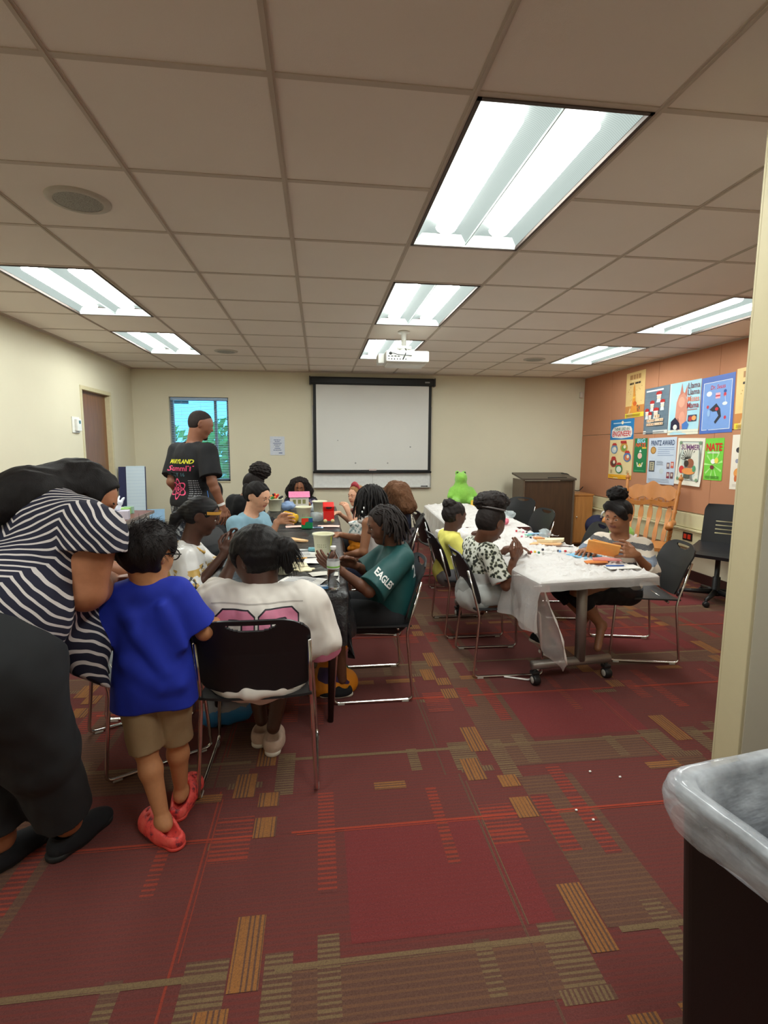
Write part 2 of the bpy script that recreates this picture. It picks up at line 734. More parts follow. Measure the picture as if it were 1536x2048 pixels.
# --- ceiling: tiles hang in a grid, the light fittings take two tiles each
LIGHTS = [(2, 0), (2, 3), (2, 6), (-2, 3), (-2, 6), (6, 3), (6, 6), (2, -3), (-2, -3)]  # last two are unseen, added behind the camera to brighten the near wall
taken = set()
for (i, j) in LIGHTS:
    taken.add((i, j))
    taken.add((i, j + 1))
b = B()
i0, i1 = math.floor((XL - GX) / TS), math.ceil((XR - GX) / TS)
j0, j1 = math.floor((YF - GY) / TS), math.ceil((YB - GY) / TS)
for i in range(i0, i1):
    for j in range(j0, j1):
        if (i, j) in taken:
            continue
        ax, bx = max(XL, GX + i * TS + .006), min(XR, GX + (i + 1) * TS - .006)
        ay, by = max(YF, GY + j * TS + .006), min(YB, GY + (j + 1) * TS - .006)
        if bx - ax < .01 or by - ay < .01:
            continue
        b.quad((ax, ay, CEIL + .004), (ax, by, CEIL + .004), (bx, by, CEIL + .004), (bx, ay, CEIL + .004))
struct(b.build('ceiling', M_tile))
b = B()
b.quad((XL, YF, CEIL + .2), (XL, YB, CEIL + .2), (XR, YB, CEIL + .2), (XR, YF, CEIL + .2))
struct(b.build('ceiling_slab', mat('slab', srgb(120, 112, 100), .9)))
b = B()
for i in range(i0, i1 + 1):
    x = GX + i * TS
    if XL < x < XR:
        b.mm((x - .0115, YF, CEIL), (x + .0115, YB, CEIL + .010))
        b.mm((x - .0035, YF, CEIL - .004), (x + .0035, YB, CEIL))
for j in range(j0, j1 + 1):
    y = GY + j * TS
    if YF < y < YB:
        for i in range(i0, i1):
            if (i, j) in taken and (i, j - 1) in taken:
                continue
            ax, bx = max(XL, GX + i * TS), min(XR, GX + (i + 1) * TS)
            b.mm((ax, y - .0115, CEIL + .0005), (bx, y + .0115, CEIL + .010))
struct(b.build('trim_2', M_tbar))
b = B()
b.mm((XL, YB - .022, CEIL - .012), (XR, YB, CEIL + .003))
b.mm((XL, YF, CEIL - .012), (XL + .022, YB, CEIL + .003))
b.mm((XR - .022, YF, CEIL - .012), (XR, YB, CEIL + .003))
struct(b.build('trim_3', M_tbar))

# --- baseboards
M_base = mat('vinyl_base', srgb(62, 32, 30), .5, var=.08)
b = B()
b.mm((XL, YB - .012, 0), (XR, YB, .10))
struct(b.build('baseboard_back', M_base))
b = B()
b.mm((XR - .012, YF, 0), (XR, YB - .012, .11))
struct(b.build('baseboard_right', M_base))
b = B()
b.mm((XL, YF, 0), (XL + .012, DY0, .10))
b.mm((XL, DY1, 0), (XL + .012, YB - .012, .10))
struct(b.build('baseboard_left', M_base))

# --- tack board along the right wall, in panels, and the cable duct below it
M_tack = mat('tack_board', srgb(184, 129, 97), .9, var=.05, nscale=6, bump=.15, bscale=500)
b = B()
seams = [YB - .004, 7.02, 6.0, 5.02, 4.0, 3.0, 1.7]
for k in range(len(seams) - 1):
    for (za, zb) in ((.755, 1.645), (1.652, CEIL - .012)):
        b.mm((XR - .022, seams[k + 1] + .002, za), (XR, seams[k] - .002, zb), bev=.003)
struct(b.build('trim_4', M_tack))
M_duct = mat('duct_paint', srgb(214, 206, 168), .45, var=.02)
dct = thing('cable_duct', 'long cream metal cable duct under the brown tack board', 'duct', (XR - .002, 4.6, 0))
b = B()
b.mm((-.055, -3.0, .36), (0, YB - 4.602, .56), bev=.004)
b.mm((-.075, -3.0, .555), (0, YB - 4.602, .575), bev=.003)
b.build('lower_channel', M_duct, dct)
b = B()
b.mm((-.035, -3.0, .58), (0, YB - 4.602, .742), bev=.004)
b.build('upper_channel', M_duct, dct)
ot = thing('wall_outlet', 'black outlet plate with red sockets on the cable duct', 'outlet', (XR - .056, 5.25, .487))
b = B()
b.mm((-.008, -.075, -.045), (0.001, .075, .045), bev=.004)
b.build('face_plate', mat('outlet_black', srgb(38, 26, 22), .4), ot)
for s in (-1, 1):
    b = B()
    b.mm((-.013, s * .032 - .022, -.026), (-.007, s * .032 + .022, .026), bev=.004)
    b.build('socket', mat('outlet_red', srgb(222, 60, 34), .4), ot)

# --- recessed light fittings
M_lens = emit_mat('troffer_lens', (.86, 1.0, .95, 1), LENS_EMIT)
t = NT('troffer_lens_ribbed')
co = t.coord()
x, y, z = t.xyz(co)
rb = t.math('SINE', t.math('MULTIPLY', y, 700))
c = t.mix(t.math('MULTIPLY', t.math('ADD', rb, 1.0), .5), (.62, .78, .72), (.86, 1.0, .95))
t.set(Base_Color=(.008, .008, .008), Emission_Color=c, Emission_Strength=LENS_EMIT)
M_rib = t.m
M_tubeL = emit_mat('troffer_tube', (.95, 1.0, .945, 1), TUBE_EMIT)
M_tframe = mat('troffer_frame', srgb(84, 72, 66), .6)
M_thous = mat('troffer_housing', srgb(225, 228, 222), .5)
LL = ['recessed light panel largest and nearest the camera', 'recessed light panel just in front of the projector mount',
      'recessed light panel partly hidden behind the projector', 'recessed light panel at the left edge, nearer of the left pair',
      'recessed light panel above the door, farther of the left pair', 'recessed light panel cut by the right jamb, nearer of the right pair',
      'recessed light panel above the posters corner, farther of the right pair',
      'added recessed light panel unseen behind the camera, right of the two', 'added recessed light panel unseen behind the camera, left of the two']


def troffer(i, j, label):
    cx, cy = GX + (i + .5) * TS, GY + (j + 1) * TS
    t = thing('ceiling_light', label, 'ceiling light', (cx, cy, CEIL), 0, 'recessed ceiling lights')
    hw, hl = TS / 2 - .012, TS - .012
    b = B()
    for s in (-1, 1):
        b.mm((s * hw, -hl, -.003), (s * (hw - .014), hl, .06))
        b.mm((-hw, s * hl, -.003), (hw, s * (hl - .014), .06))
    b.build('frame', M_tframe, t)
    b = B()
    b.mm((-hw, -hl, .10), (hw, hl, .13))
    b.build('housing', M_thous, t)
    iw, il = hw - .016, hl - .016
    for s in (-1, 1):
        c0 = s * iw / 2
        # curved reflector wings either side of the lamp
        prof = []
        for k in range(9):
            u = -1 + k * .25
            prof.append((c0 + u * iw / 2, .012 + .05 * (1 - u * u) ** .7))
        V, Fs = [], []
        for k, (x, z) in enumerate(prof):
            V += [(x, -il, z), (x, il, z)]
        Fs = [(2 * k, 2 * k + 1, 2 * k + 3, 2 * k + 2) for k in range(8)]
        o = npmesh('reflector', V, Fs, M_rib, t, True)
        # lamp: long rounded basket
        r = .052
        V, Fs = [], []
        n, m = 10, 14
        for a in range(m + 1):
            yy = -il + .06 + (2 * il - .12) * a / m
            e = min(1.0, sqrt(max(0, 1 - max(0, (abs(yy) - (il - .06 - r)) / r) ** 2)) + .02)
            for k in range(n + 1):
                th = pi * k / n
                V.append((c0 + r * e * cos(th), yy, .035 - .028 * e * sin(th)))
        for a in range(m):
            for k in range(n):
                p = a * (n + 1) + k
                Fs.append((p, p + 1, p + n + 2, p + n + 1))
        npmesh('lamp_basket', V, Fs, M_tubeL, t, True)
    for s in (-1, 1):
        b = B()
        b.quad((-iw, s * il, 0.0), (iw, s * il, 0.0), (iw, s * (il - .05), .04), (-iw, s * (il - .05), .04))
        b.build('end_reflector', M_lens, t)
    b = B()
    b.mm((-.002, -il, .004), (.002, il, .016))
    b.build('divider', mat('troffer_divider', srgb(150, 165, 160), .5), t)
    return t


for (ij, lb) in zip(LIGHTS, LL):
    troffer(ij[0], ij[1], lb)

# --- ceiling speakers
M_spk = mat('speaker_white', srgb(190, 184, 172), .6)
t = NT('speaker_grille')
v = t.n('ShaderNodeTexVoronoi')
v.inputs['Scale'].default_value = 260
t.l(t.coord(), v.inputs['Vector'])
t.set(Base_Color=t.ramp(v.outputs['Distance'], [(.2, srgb(96, 94, 88)), (.5, srgb(160, 158, 148))]), Roughness=.6)
M_grl = t.m
for (x, y, lb) in ((-1.04, 2.59, 'round white ceiling speaker nearest the camera, at upper left'),
                   (-1.04, 6.28, 'round ceiling speaker beside the far left light panel'),
                   (2.63, 6.28, 'round ceiling speaker beside the far right light panel')):
    s = thing('ceiling_speaker', lb, 'speaker', (x, y, CEIL + .004), 0, 'ceiling speakers')
    b = B()
    b.lathe([(.098, -.010), (.112, -.012), (.128, -.007), (.131, 0)], n=40)
    b.build('rim', M_spk, s)
    b = B()
    b.lathe([(0, -.011), (.05, -.0105), (.099, -.009)], n=40)
    b.build('grille', M_grl, s)
# ------------------------------------------------------------------ smooth solid modelling for people, shells and soft things
class Sdf:
    """smooth union of round cones and ellipsoids on a grid, turned into one continuous skin"""

    def __init__(s, h=.005):
        s.h = h
        s.p = []
        s.wr = []

    def rc(s, a, b, ra, rb, k=.02, op=1, flat=False, flat0=False):
        s.p.append(('rc', np.array(a, float), np.array(b, float), ra, rb, k, op, flat, flat0))
        return s

    def chain(s, pts, rs, k=.02, op=1):
        for i in range(len(pts) - 1):
            s.rc(pts[i], pts[i + 1], rs[i], rs[i + 1], k, op)
        return s

    def el(s, c, r, M=None, k=.02, op=1):
        M = np.eye(3) if M is None else np.asarray(M, float)
        s.p.append(('el', np.array(c, float), np.array(r, float), M, k, op))
        return s

    def cut(s, pt, nrm, rad=9.0, k=.006):
        n = np.array(nrm, float)
        s.p.append(('cut', np.array(pt, float), n / np.linalg.norm(n), rad, k))
        return s

    def wrinkle(s, amp, freq, seed, stretch=(1, 1, 1)):
        s.wr.append((amp, freq, seed, stretch))
        return s

    def _bb(s, p):
        if p[0] == 'rc':
            r = max(p[3], p[4])
            return np.minimum(p[1], p[2]) - r, np.maximum(p[1], p[2]) + r
        if p[0] == 'el':
            e = np.abs(p[3]) @ p[2]
            return p[1] - e, p[1] + e
        return p[1] - p[3], p[1] + p[3]

    def mesh(s):
        h = s.h
        lo = np.min([s._bb(p)[0] for p in s.p if p[0] != 'cut' and p[-1 if p[0] == 'el' else 6] > 0], axis=0) - 5 * h - .01
        hi = np.max([s._bb(p)[1] for p in s.p if p[0] != 'cut' and p[-1 if p[0] == 'el' else 6] > 0], axis=0) + 5 * h + .01
        n = np.ceil((hi - lo) / h).astype(int) + 1
        D = np.full(n, .3, np.float32)
        for p in s.p:
            bl, bh = s._bb(p)
            k = p[4] if p[0] in ('el', 'cut') else p[5]
            pad = max(k, .004) + 4 * h
            i0 = np.clip(np.floor((bl - pad - lo) / h).astype(int), 0, n)
            i1 = np.clip(np.ceil((bh + pad - lo) / h).astype(int) + 1, 0, n)
            if (i1 <= i0).any():
                continue
            gx = (lo[0] + h * np.arange(i0[0], i1[0])).astype(np.float32)[:, None, None]
            gy = (lo[1] + h * np.arange(i0[1], i1[1])).astype(np.float32)[None, :, None]
            gz = (lo[2] + h * np.arange(i0[2], i1[2])).astype(np.float32)[None, None, :]
            sl = np.s_[i0[0]:i1[0], i0[1]:i1[1], i0[2]:i1[2]]
            A = D[sl]
            op = 1
            if p[0] == 'rc':
                a, b, ra, rb, op = p[1], p[2], p[3], p[4], p[6]
                ba = b - a
                L = max(1e-6, np.linalg.norm(ba))
                t0 = ((gx - a[0]) * ba[0] + (gy - a[1]) * ba[1] + (gz - a[2]) * ba[2]) / (L * L)
                t = np.clip(t0, 0, 1)
                d = np.sqrt((gx - a[0] - t * ba[0]) ** 2 + (gy - a[1] - t * ba[1]) ** 2 + (gz - a[2] - t * ba[2]) ** 2) - (ra + (rb - ra) * t)
                if p[7]:
                    d = np.maximum(d, (t0 - 1) * L)
                if p[8]:
                    d = np.maximum(d, -t0 * L)
            elif p[0] == 'el':
                c, r, M, op = p[1], p[2], p[3], p[5]
                q = [((gx - c[0]) * M[0, i] + (gy - c[1]) * M[1, i] + (gz - c[2]) * M[2, i]) for i in range(3)]
                k0 = np.sqrt((q[0] / r[0]) ** 2 + (q[1] / r[1]) ** 2 + (q[2] / r[2]) ** 2)
                k1 = np.sqrt((q[0] / r[0] ** 2) ** 2 + (q[1] / r[1] ** 2) ** 2 + (q[2] / r[2] ** 2) ** 2)
                d = k0 * (k0 - 1) / np.maximum(k1, 1e-6)
            else:
                d = -((gx - p[1][0]) * p[2][0] + (gy - p[1][1]) * p[2][1] + (gz - p[1][2]) * p[2][2])
                if p[3] < 5:
                    rr = np.sqrt((gx - p[1][0]) ** 2 + (gy - p[1][1]) ** 2 + (gz - p[1][2]) ** 2)
                    d = np.maximum(d, rr - p[3])
                op = -1
            if op > 0:
                w = np.maximum(k - np.abs(A - d), 0) / k
                D[sl] = np.minimum(A, d) - w * w * k * .25
            else:
                w = np.maximum(k - np.abs(A + d), 0) / k
                D[sl] = np.maximum(A, -d) + w * w * k * .25
        if s.wr:
            m = np.abs(D) < 6 * h + .02
            I = np.argwhere(m)
            P = lo + I * h
            add = np.zeros(len(P))
            for (amp, fq, seed, st) in s.wr:
                rn = np.random.RandomState(seed)
                Q = P * np.array(st)
                wob = sum(np.sin(Q @ rn.normal(0, fq * .5, 3) + rn.uniform(0, 6)) for _ in range(3)) * .8
                v = sum(np.sin(Q @ rn.normal(0, fq, 3) + wob * (.6 + .3 * i) + rn.uniform(0, 6)) for i in range(4)) / 4
                add += amp * v
            D[m] += add.astype(np.float32)
        return nets(D, lo, h)

    def build(s, name, m, parent=None, mids=None, base=None):
        V, Q = s.mesh()
        ids = mids(V, Q) if mids else None
        if base is not None:
            V = V - np.array(base)
        return npmesh(name, V, Q, m, parent, True, ids)


def nets(D, lo, h):
    S = D < 0
    c = S[:-1, :-1, :-1].astype(np.int8)
    for (i, j, k) in ((1, 0, 0), (0, 1, 0), (0, 0, 1), (1, 1, 0), (1, 0, 1), (0, 1, 1), (1, 1, 1)):
        c = c + S[i:S.shape[0] - 1 + i, j:S.shape[1] - 1 + j, k:S.shape[2] - 1 + k]
    m = (c > 0) & (c < 8)
    I = np.argwhere(m)
    idx = np.full(m.shape, -1, np.int32)
    idx[m] = np.arange(len(I))
    acc = np.zeros((len(I), 3))
    cnt = np.zeros(len(I))
    cor = [(i, j, k) for i in (0, 1) for j in (0, 1) for k in (0, 1)]
    val = {q: D[I[:, 0] + q[0], I[:, 1] + q[1], I[:, 2] + q[2]] for q in cor}
    for a in cor:
        for ax in range(3):
            if a[ax] == 1:
                continue
            b = list(a)
            b[ax] = 1
            b = tuple(b)
            va, vb = val[a], val[b]
            x = (va < 0) != (vb < 0)
            t = np.where(x, va / np.where(x, va - vb, 1), 0)
            p = np.zeros((len(I), 3))
            for q in range(3):
                p[:, q] = a[q]
            p[:, ax] = t
            acc[x] += p[x]
            cnt[x] += 1
    V = lo + (I + acc / np.maximum(cnt, 1)[:, None]) * h
    quads = []
    for ax in range(3):
        o1, o2 = [q for q in range(3) if q != ax]
        sl0 = [slice(1, -1)] * 3
        sl1 = [slice(1, -1)] * 3
        sl0[ax] = slice(0, -1)
        sl1[ax] = slice(1, None)
        A, Bq = S[tuple(sl0)], S[tuple(sl1)]
        for flip, x in ((False, A & ~Bq), (True, ~A & Bq)):
            J = np.argwhere(x)
            if not len(J):
                continue
            off = np.array([1, 1, 1])
            off[ax] = 0
            J = J + off
            e1, e2 = np.zeros(3, int), np.zeros(3, int)
            e1[o1], e2[o2] = 1, 1
            qs = [J - e1 - e2, J - e2, J, J - e1]
            q = np.stack([idx[tuple(a.T)] for a in qs], 1)
            if flip != (ax == 1):
                q = q[:, ::-1]
            quads.append(q)
    Q = np.concatenate(quads)
    Q = Q[(Q >= 0).all(1)]
    return V, Q


def nv(v):
    v = np.array(v, float)
    return v / max(1e-9, np.linalg.norm(v))


def frame(fwd, up=(0, 0, 1)):
    """columns: right, forward, up"""
    f = nv(fwd)
    r = nv(np.cross(f, up))
    u = np.cross(r, f)
    return np.stack([r, f, u], 1)


# ------------------------------------------------------------------ people
SKINS = {}


def skin(name, col):
    if name in MATS:
        return MATS[name]
    t = NT(name)
    f = t.noise(60, detail=4)
    t.set(Base_Color=t.mix(f, tuple(c * .86 for c in col), tuple(min(1, c * 1.1) for c in col)), Roughness=.48, Specular_IOR_Level=.4)
    t.bump(t.noise(420, detail=2), .08, .002)
    MATS[name] = t.m
    return t.m


def hand(S, w, d, n, L, side, curl=.5, thumb=.5, k=None, spread=.12):
    """w wrist, d direction to the knuckles, n palm normal; side +1: thumb on the d x n side"""
    d, n = nv(d), np.array(n, float)
    n = nv(n - d * (n @ d))
    a = np.cross(d, n) * side            # thumb side
    w = np.array(w, float)
    r = L * .058
    k = k or r * .5
    kn = []
    for i, u in enumerate((.30, .10, -.10, -.29)):
        base = w + d * L * .08 + a * u * L * .35
        kp = w + d * L * (.50 - .03 * abs(i - 1.2)) + a * u * L * .78
        S.rc(base, kp, r * 1.5, r * 1.28, k * 1.8)
        kn.append(kp)
    S.rc(w - d * L * .1, w + d * L * .16, r * 2.0, r * 2.1, k * 3)
    lens = (.43, .48, .44, .35)
    for i, kp in enumerate(kn):
        sp = (1.5 - i) * spread
        c = curl[i] if hasattr(curl, '__len__') else curl
        dd = nv(d + a * sp)
        p = kp
        for j, (fr_, an) in enumerate(((.46, .75), (.31, .95), (.23, .6))):
            th = c * an * (1 if j == 0 else 1.15)
            dd = nv(dd * cos(th) + n * sin(th))
            nn = nv(n - dd * (n @ dd))
            q = p + dd * lens[i] * L * fr_
            S.rc(p, q, r * (1.0 - .09 * j), r * (.94 - .1 * j), k * .5)
            p = q
            n_ = nn
        # keep the bending plane of each finger
    tb = w + d * L * .14 + a * L * .20
    t1 = tb + nv(a * (1.1 - .5 * thumb) + d * .75 + n * (.2 + .5 * thumb)) * L * .24
    t2 = t1 + nv(a * (.45 - .6 * thumb) + d * .95 + n * .5 * thumb) * L * .20
    t3 = t2 + nv(a * (.1 - .7 * thumb) + d * 1.0 + n * .6 * thumb) * L * .15
    S.rc(w + d * L * .1, tb, r * 1.7, r * 1.5, k * 2)
    S.rc(tb, t1, r * 1.5, r * 1.2, k * 1.6)
    S.rc(t1, t2, r * 1.15, r * 1.02, k)
    S.rc(t2, t3, r * 1.0, r * .8, k)


def head_prims(S, c, M, H, k=1.0, mouth=1.0):
    """H head height chin to crown; M columns right/forward/up"""
    def P(x, y, z):
        return np.array(c) + M @ (np.array([x, y, z]) * H)
    S.el(P(0, -.04, .13), (.345 * H, .43 * H, .37 * H), M, .02 * k)
    S.el(P(0, .12, -.14), (.285 * H, .29 * H, .335 * H), M, .06 * k)
    S.rc(P(0, .27, -.40), P(0, .25, -.41), .095 * H, .095 * H, .10 * H)
    for s in (-1, 1):
        S.rc(P(.17 * s, .22, -.13), P(.15 * s, .25, -.17), .115 * H, .105 * H, .08 * H)
        S.rc(P(.20 * s, .03, -.30), P(.08 * s, .23, -.40), .075 * H, .075 * H, .09 * H)
    S.rc(P(-.15, .355, .10), P(.15, .355, .10), .052 * H, .052 * H, .06 * H)
    for s in (-1, 1):
        S.el(P(.135 * s, .435, .015), (.085 * H, .07 * H, .055 * H), M, .03 * H, -1)
        S.el(P(.135 * s, .335, .012), (.075 * H, .07 * H, .055 * H), M, .015 * H)
    S.rc(P(0, .385, .03), P(0, .455, -.085), .032 * H, .055 * H, .035 * H)
    for s in (-1, 1):
        S.rc(P(.045 * s, .41, -.10), P(.05 * s, .395, -.105), .036 * H, .034 * H, .025 * H)
    S.el(P(0, .385, -.20), (.11 * H, .05 * H, .032 * H), M, .03 * H)
    S.el(P(0, .375, -.245), (.095 * H, .05 * H, .034 * H), M, .02 * H)
    S.el(P(0, .44, -.222), (.11 * H, .04 * H, .007 * H), M, .006 * H, -1)
    for s in (-1, 1):
        E = M @ np.array([[cos(.35), -s * sin(.35), 0], [s * sin(.35), cos(.35), 0], [0, 0, 1]])
        S.el(P(.345 * s, -.05, -.02), (.035 * H, .10 * H, .145 * H), E, .02 * H)
        S.el(P(.385 * s, -.03, -.0), (.025 * H, .05 * H, .08 * H), E, .015 * H, -1)


def arm_r(p, f):
    return np.array([.040, .034, .027, .021]) * f


def person(name_label, J, skin_m, lips, h=.005, base=None, cat='person', fat=1.0, parts=('head', 'arms', 'legs', 'torso'), group=None):
    """J: joints in room coordinates. Returns (root, dict of frames)"""
    base = np.array(base if base is not None else [(J['hl'][0] + J['hr'][0]) / 2, (J['hl'][1] + J['hr'][1]) / 2, 0], float)
    root = thing('person', name_label, cat, tuple(base), 0, group)
    j = {k_: np.array(v, float) for k_, v in J.items() if k_ not in ('hh', 'af', 'lf', 'hands', 'hf', 'hu', 'bare')}
    hh = J['hh']
    M = frame(J['hf'], J.get('hu', (0, 0, 1)))
    S = Sdf(h)
    g = geom(j, J, fat)
    torso(S, g, 0.0)
    # neck and head
    S.rc(g['neck'] - g['up'] * .02, j['hc'] + M @ np.array([0, -.10, -.28]) * hh, hh * .27 * fat ** .3, hh * .25 * fat ** .3, .03)
    head_prims(S, j['hc'], M, hh, hh / .22)
    af, lf = J.get('af', 1.0), J.get('lf', 1.0)
    for s, (sh, el, wr) in (('l', ('sl', 'el', 'wl')), ('r', ('sr', 'er', 'wr'))):
        a, b_, c = j[sh], j[el], j[wr]
        S.rc(a, b_, .043 * af, .034 * af, .03)
        m_ = b_ + (c - b_) * .3
        S.rc(b_, m_, .034 * af, .033 * af, .015)
        S.rc(m_, c, .033 * af, .0225 * af, .015)
        hd = J['hands'].get(s) if 'hands' in J else None
        if hd:
            hand(S, c + nv(c - b_) * .005, hd[0], hd[1], hd[2] if len(hd) > 2 and hd[2] else hh * .76, (1 if s == 'r' else -1) * (hd[5] if len(hd) > 5 else 1), hd[3] if len(hd) > 3 else .5, hd[4] if len(hd) > 4 else .5)
    for s in 'lr':
        a, b_, c = j['h' + s], j['k' + s], j['a' + s]
        S.rc(a, b_, .075 * lf, .05 * lf, .03)
        m_ = b_ + (c - b_) * .28 + nv(np.cross(np.cross(b_ - c, g['fwd']), b_ - c)) * 0
        S.rc(b_, m_, .048 * lf, .051 * lf, .02)
        S.rc(m_, c, .051 * lf, .030 * lf, .02)
        if J.get('bare'):
            t_ = j.get('t' + s)
            if t_ is not None:
                S.rc(c, t_, .030 * lf, .024 * lf, .02)
                S.rc(c, c + (c - t_) * .22 - np.array([0, 0, .02]), .03 * lf, .027 * lf, .02)

    def ids(V, Q):
        cen = V[Q].mean(1)
        L = (cen - j['hc']) @ M / hh
        lip = (np.abs(L[:, 0]) < .115 - .35 * np.abs(L[:, 2] + .222)) & (L[:, 1] > .30) & (L[:, 2] > -.276) & (L[:, 2] < -.192)
        return lip.astype(np.int32)
    S.build('body', [skin_m, lips], root, ids, base)
    # eyes and brows
    cc = j['hc'] - base

    def P(x, y, z):
        return cc + M @ (np.array([x, y, z]) * hh)
    for s in (-1, 1):
        b = B()
        V, Fs = [], []
        for (r0, y0, mi) in ((.046, .002, 0), (.026, .0205, 1)):
            bb = bmesh.new()
            bmesh.ops.create_uvsphere(bb, u_segments=14, v_segments=10, radius=1)
            Q = []
            for v in bb.verts:
                loc = np.array([v.co.x * r0 * 1.12, v.co.y * r0 * .75 + y0, v.co.z * r0 * (.40 if mi == 0 else .85)])
                Q.append(tuple(P(.135 * s, .380, .0 - .006 * mi) + M @ (loc * hh)))
            bb.verts.index_update()
            b.add(Q, [[v.index for v in f.verts] for f in bb.faces], mi, True)
            bb.free()
        b.build('eye', [mat('eye_white', srgb(176, 166, 158), .3), mat('eye_dark', srgb(26, 16, 12), .15)], root)
    for s in (-1, 1):
        b = B()
        b.tube([P(.055 * s, .422, .10), P(.13 * s, .420, .122), P(.215 * s, .362, .105)], [.012 * hh, .016 * hh, .006 * hh], 6)
        b.build('eyebrow', mat('brow_hair', srgb(24, 16, 14), .8), root)
    return root, dict(M=M, hc=j['hc'], hh=hh, base=base, j=j, g=g, J=J, fat=fat)


def geom(j, J, fat):
    mid = (j['sl'] + j['sr']) / 2
    pel = (j['hl'] + j['hr']) / 2
    up = nv(mid - pel)
    right = nv(j['sr'] - j['sl'])
    right = nv(right - up * (right @ up))
    fwd = np.cross(up, right)
    fwd = nv(fwd)
    ph = nv(j['hr'] - j['hl'])
    return dict(mid=mid, pel=pel, up=up, right=right, fwd=fwd, b=np.linalg.norm(j['sl'] - j['sr']), L=np.linalg.norm(mid - pel),
                neck=mid + up * .03, M=np.stack([right, fwd, up], 1),
                Mp=np.stack([nv(ph - up * (ph @ up)), nv(np.cross(up, ph)), up], 1), sl=j['sl'], sr=j['sr'], hl=j['hl'], hr=j['hr'])


def torso(S, g, t, fat=None):
    b, L, up, fwd = g['b'], g['L'], g['up'], g['fwd']
    f = fat or 1.0
    mid, pel = g['mid'], g['pel']
    S.el(mid - up * L * .22, (b * .47 * f + t, b * .33 * f + t, L * .36 + t), g['M'], .03)
    S.el(mid - up * L * .52 + fwd * b * .0, (b * .42 * f + t, b * .31 * f + t, L * .36 + t), g['M'], .04)
    S.el(pel + up * L * .06, (b * .47 * f + t, b * .35 * f + t, L * .26 + t), g['Mp'], .04)
    S.rc(g['sl'], mid + up * .012, b * .135 + t, b * .16 + t, .035)
    S.rc(g['sr'], mid + up * .012, b * .135 + t, b * .16 + t, .035)


def shirt(info, root, name, m, t=.012, sleeve=.75, hem=.06, h=.006, neck=.075, flare=1.25, wr=.004, puff=1.0, drop=0.0, fq=34, fat=None,
          long_sleeve=False, seed=1, elbow_frac=None, extra=None, mids=None, neck_fwd=.012, drape=0.0):
    """a top: torso grown by t, sleeves as flat-ended cones, open hem hiding in the trousers"""
    g, j, J = info['g'], info['j'], info['J']
    S = Sdf(h)
    torso(S, g, t, fat)
    L = g['L']
    S.el(g['pel'] + g['up'] * (L * .10 - drop * .5), (g['b'] * .49 * puff + t, g['b'] * .37 * puff + t, L * .3 + t + drop * .5), g['Mp'], .04)
    if drape:
        for sg in (-1, 1):
            a = g['mid'] + g['right'] * (sg * g['b'] * .30) - g['up'] * L * .2
            e = g['pel'] + g['Mp'][:, 0] * (sg * g['b'] * .32 * drape) - g['up'] * (hem + drop + .06)
            S.rc(a, e, g['b'] * .27 + t, g['b'] * .30 * drape + t, .05)
    af = J.get('af', 1.0)
    if sleeve:
        for (sh, el, wr_) in (('sl', 'el', 'wl'), ('sr', 'er', 'wr')):
            a, e, w = j[sh], j[el], j[wr_]
            if long_sleeve:
                S.rc(a, e, .05 * af + t, .042 * af + t, .03)
                q = e + (w - e) * long_sleeve
                S.rc(e, q, .042 * af + t, .034 * af + t * .8, .02, flat=True)
            else:
                q = a + (e - a) * sleeve
                S.rc(a, q, .052 * af + t, .05 * af * flare + t * .6, .03, flat=True)
    if extra:
        extra(S, info)
    # raised neckline, then the opening
    S.el(g['mid'] + g['up'] * .022 + g['fwd'] * neck_fwd * .5, (neck * 1.32, neck * 1.2, .042 + t * .6), g['M'], .03)
    nk = g['mid'] + g['up'] * (.055 + t) + g['fwd'] * neck_fwd
    S.el(nk, (neck, neck * .95, neck * .72), g['M'], .01, -1)
    S.cut(g['pel'] - g['up'] * (hem + drop), -g['up'])
    if wr:
        S.wrinkle(wr, fq, seed, (1, 1, .45))
        S.wrinkle(wr * .4, fq * 2.2, seed + 5, (1, 1, .6))
    return S.build(name, m, root, mids, info['base'])


def trousers(info, root, name, m, t=.014, to=1.0, h=.006, wr=.003, flare=1.1, seed=3, waist=.10, extra=None, k=.04):
    """to: 0..1 thigh, 1..2 shin"""
    g, j, J = info['g'], info['j'], info['J']
    lf = J.get('lf', 1.0)
    S = Sdf(h)
    S.el(g['pel'] + g['up'] * g['L'] * .06, (g['b'] * .47 + t, g['b'] * .35 + t, g['L'] * .26 + t), g['Mp'], .04)
    for s in 'lr':
        a, b_, c = j['h' + s], j['k' + s], j['a' + s]
        if to <= 1:
            q = a + (b_ - a) * to
            S.rc(a, q, .078 * lf + t, .062 * lf * flare + t, k, flat=True)
        else:
            q = b_ + (c - b_) * (to - 1)
            S.rc(a, b_, .078 * lf + t, .056 * lf + t, .04)
            S.rc(b_, q, .056 * lf + t, .046 * lf * flare + t * .7, .03, flat=True)
    if extra:
        extra(S, info)
    S.cut(g['pel'] + g['up'] * waist, g['up'])
    if wr:
        S.wrinkle(wr, 40, seed)
    return S.build(name, m, root, None, info['base'])


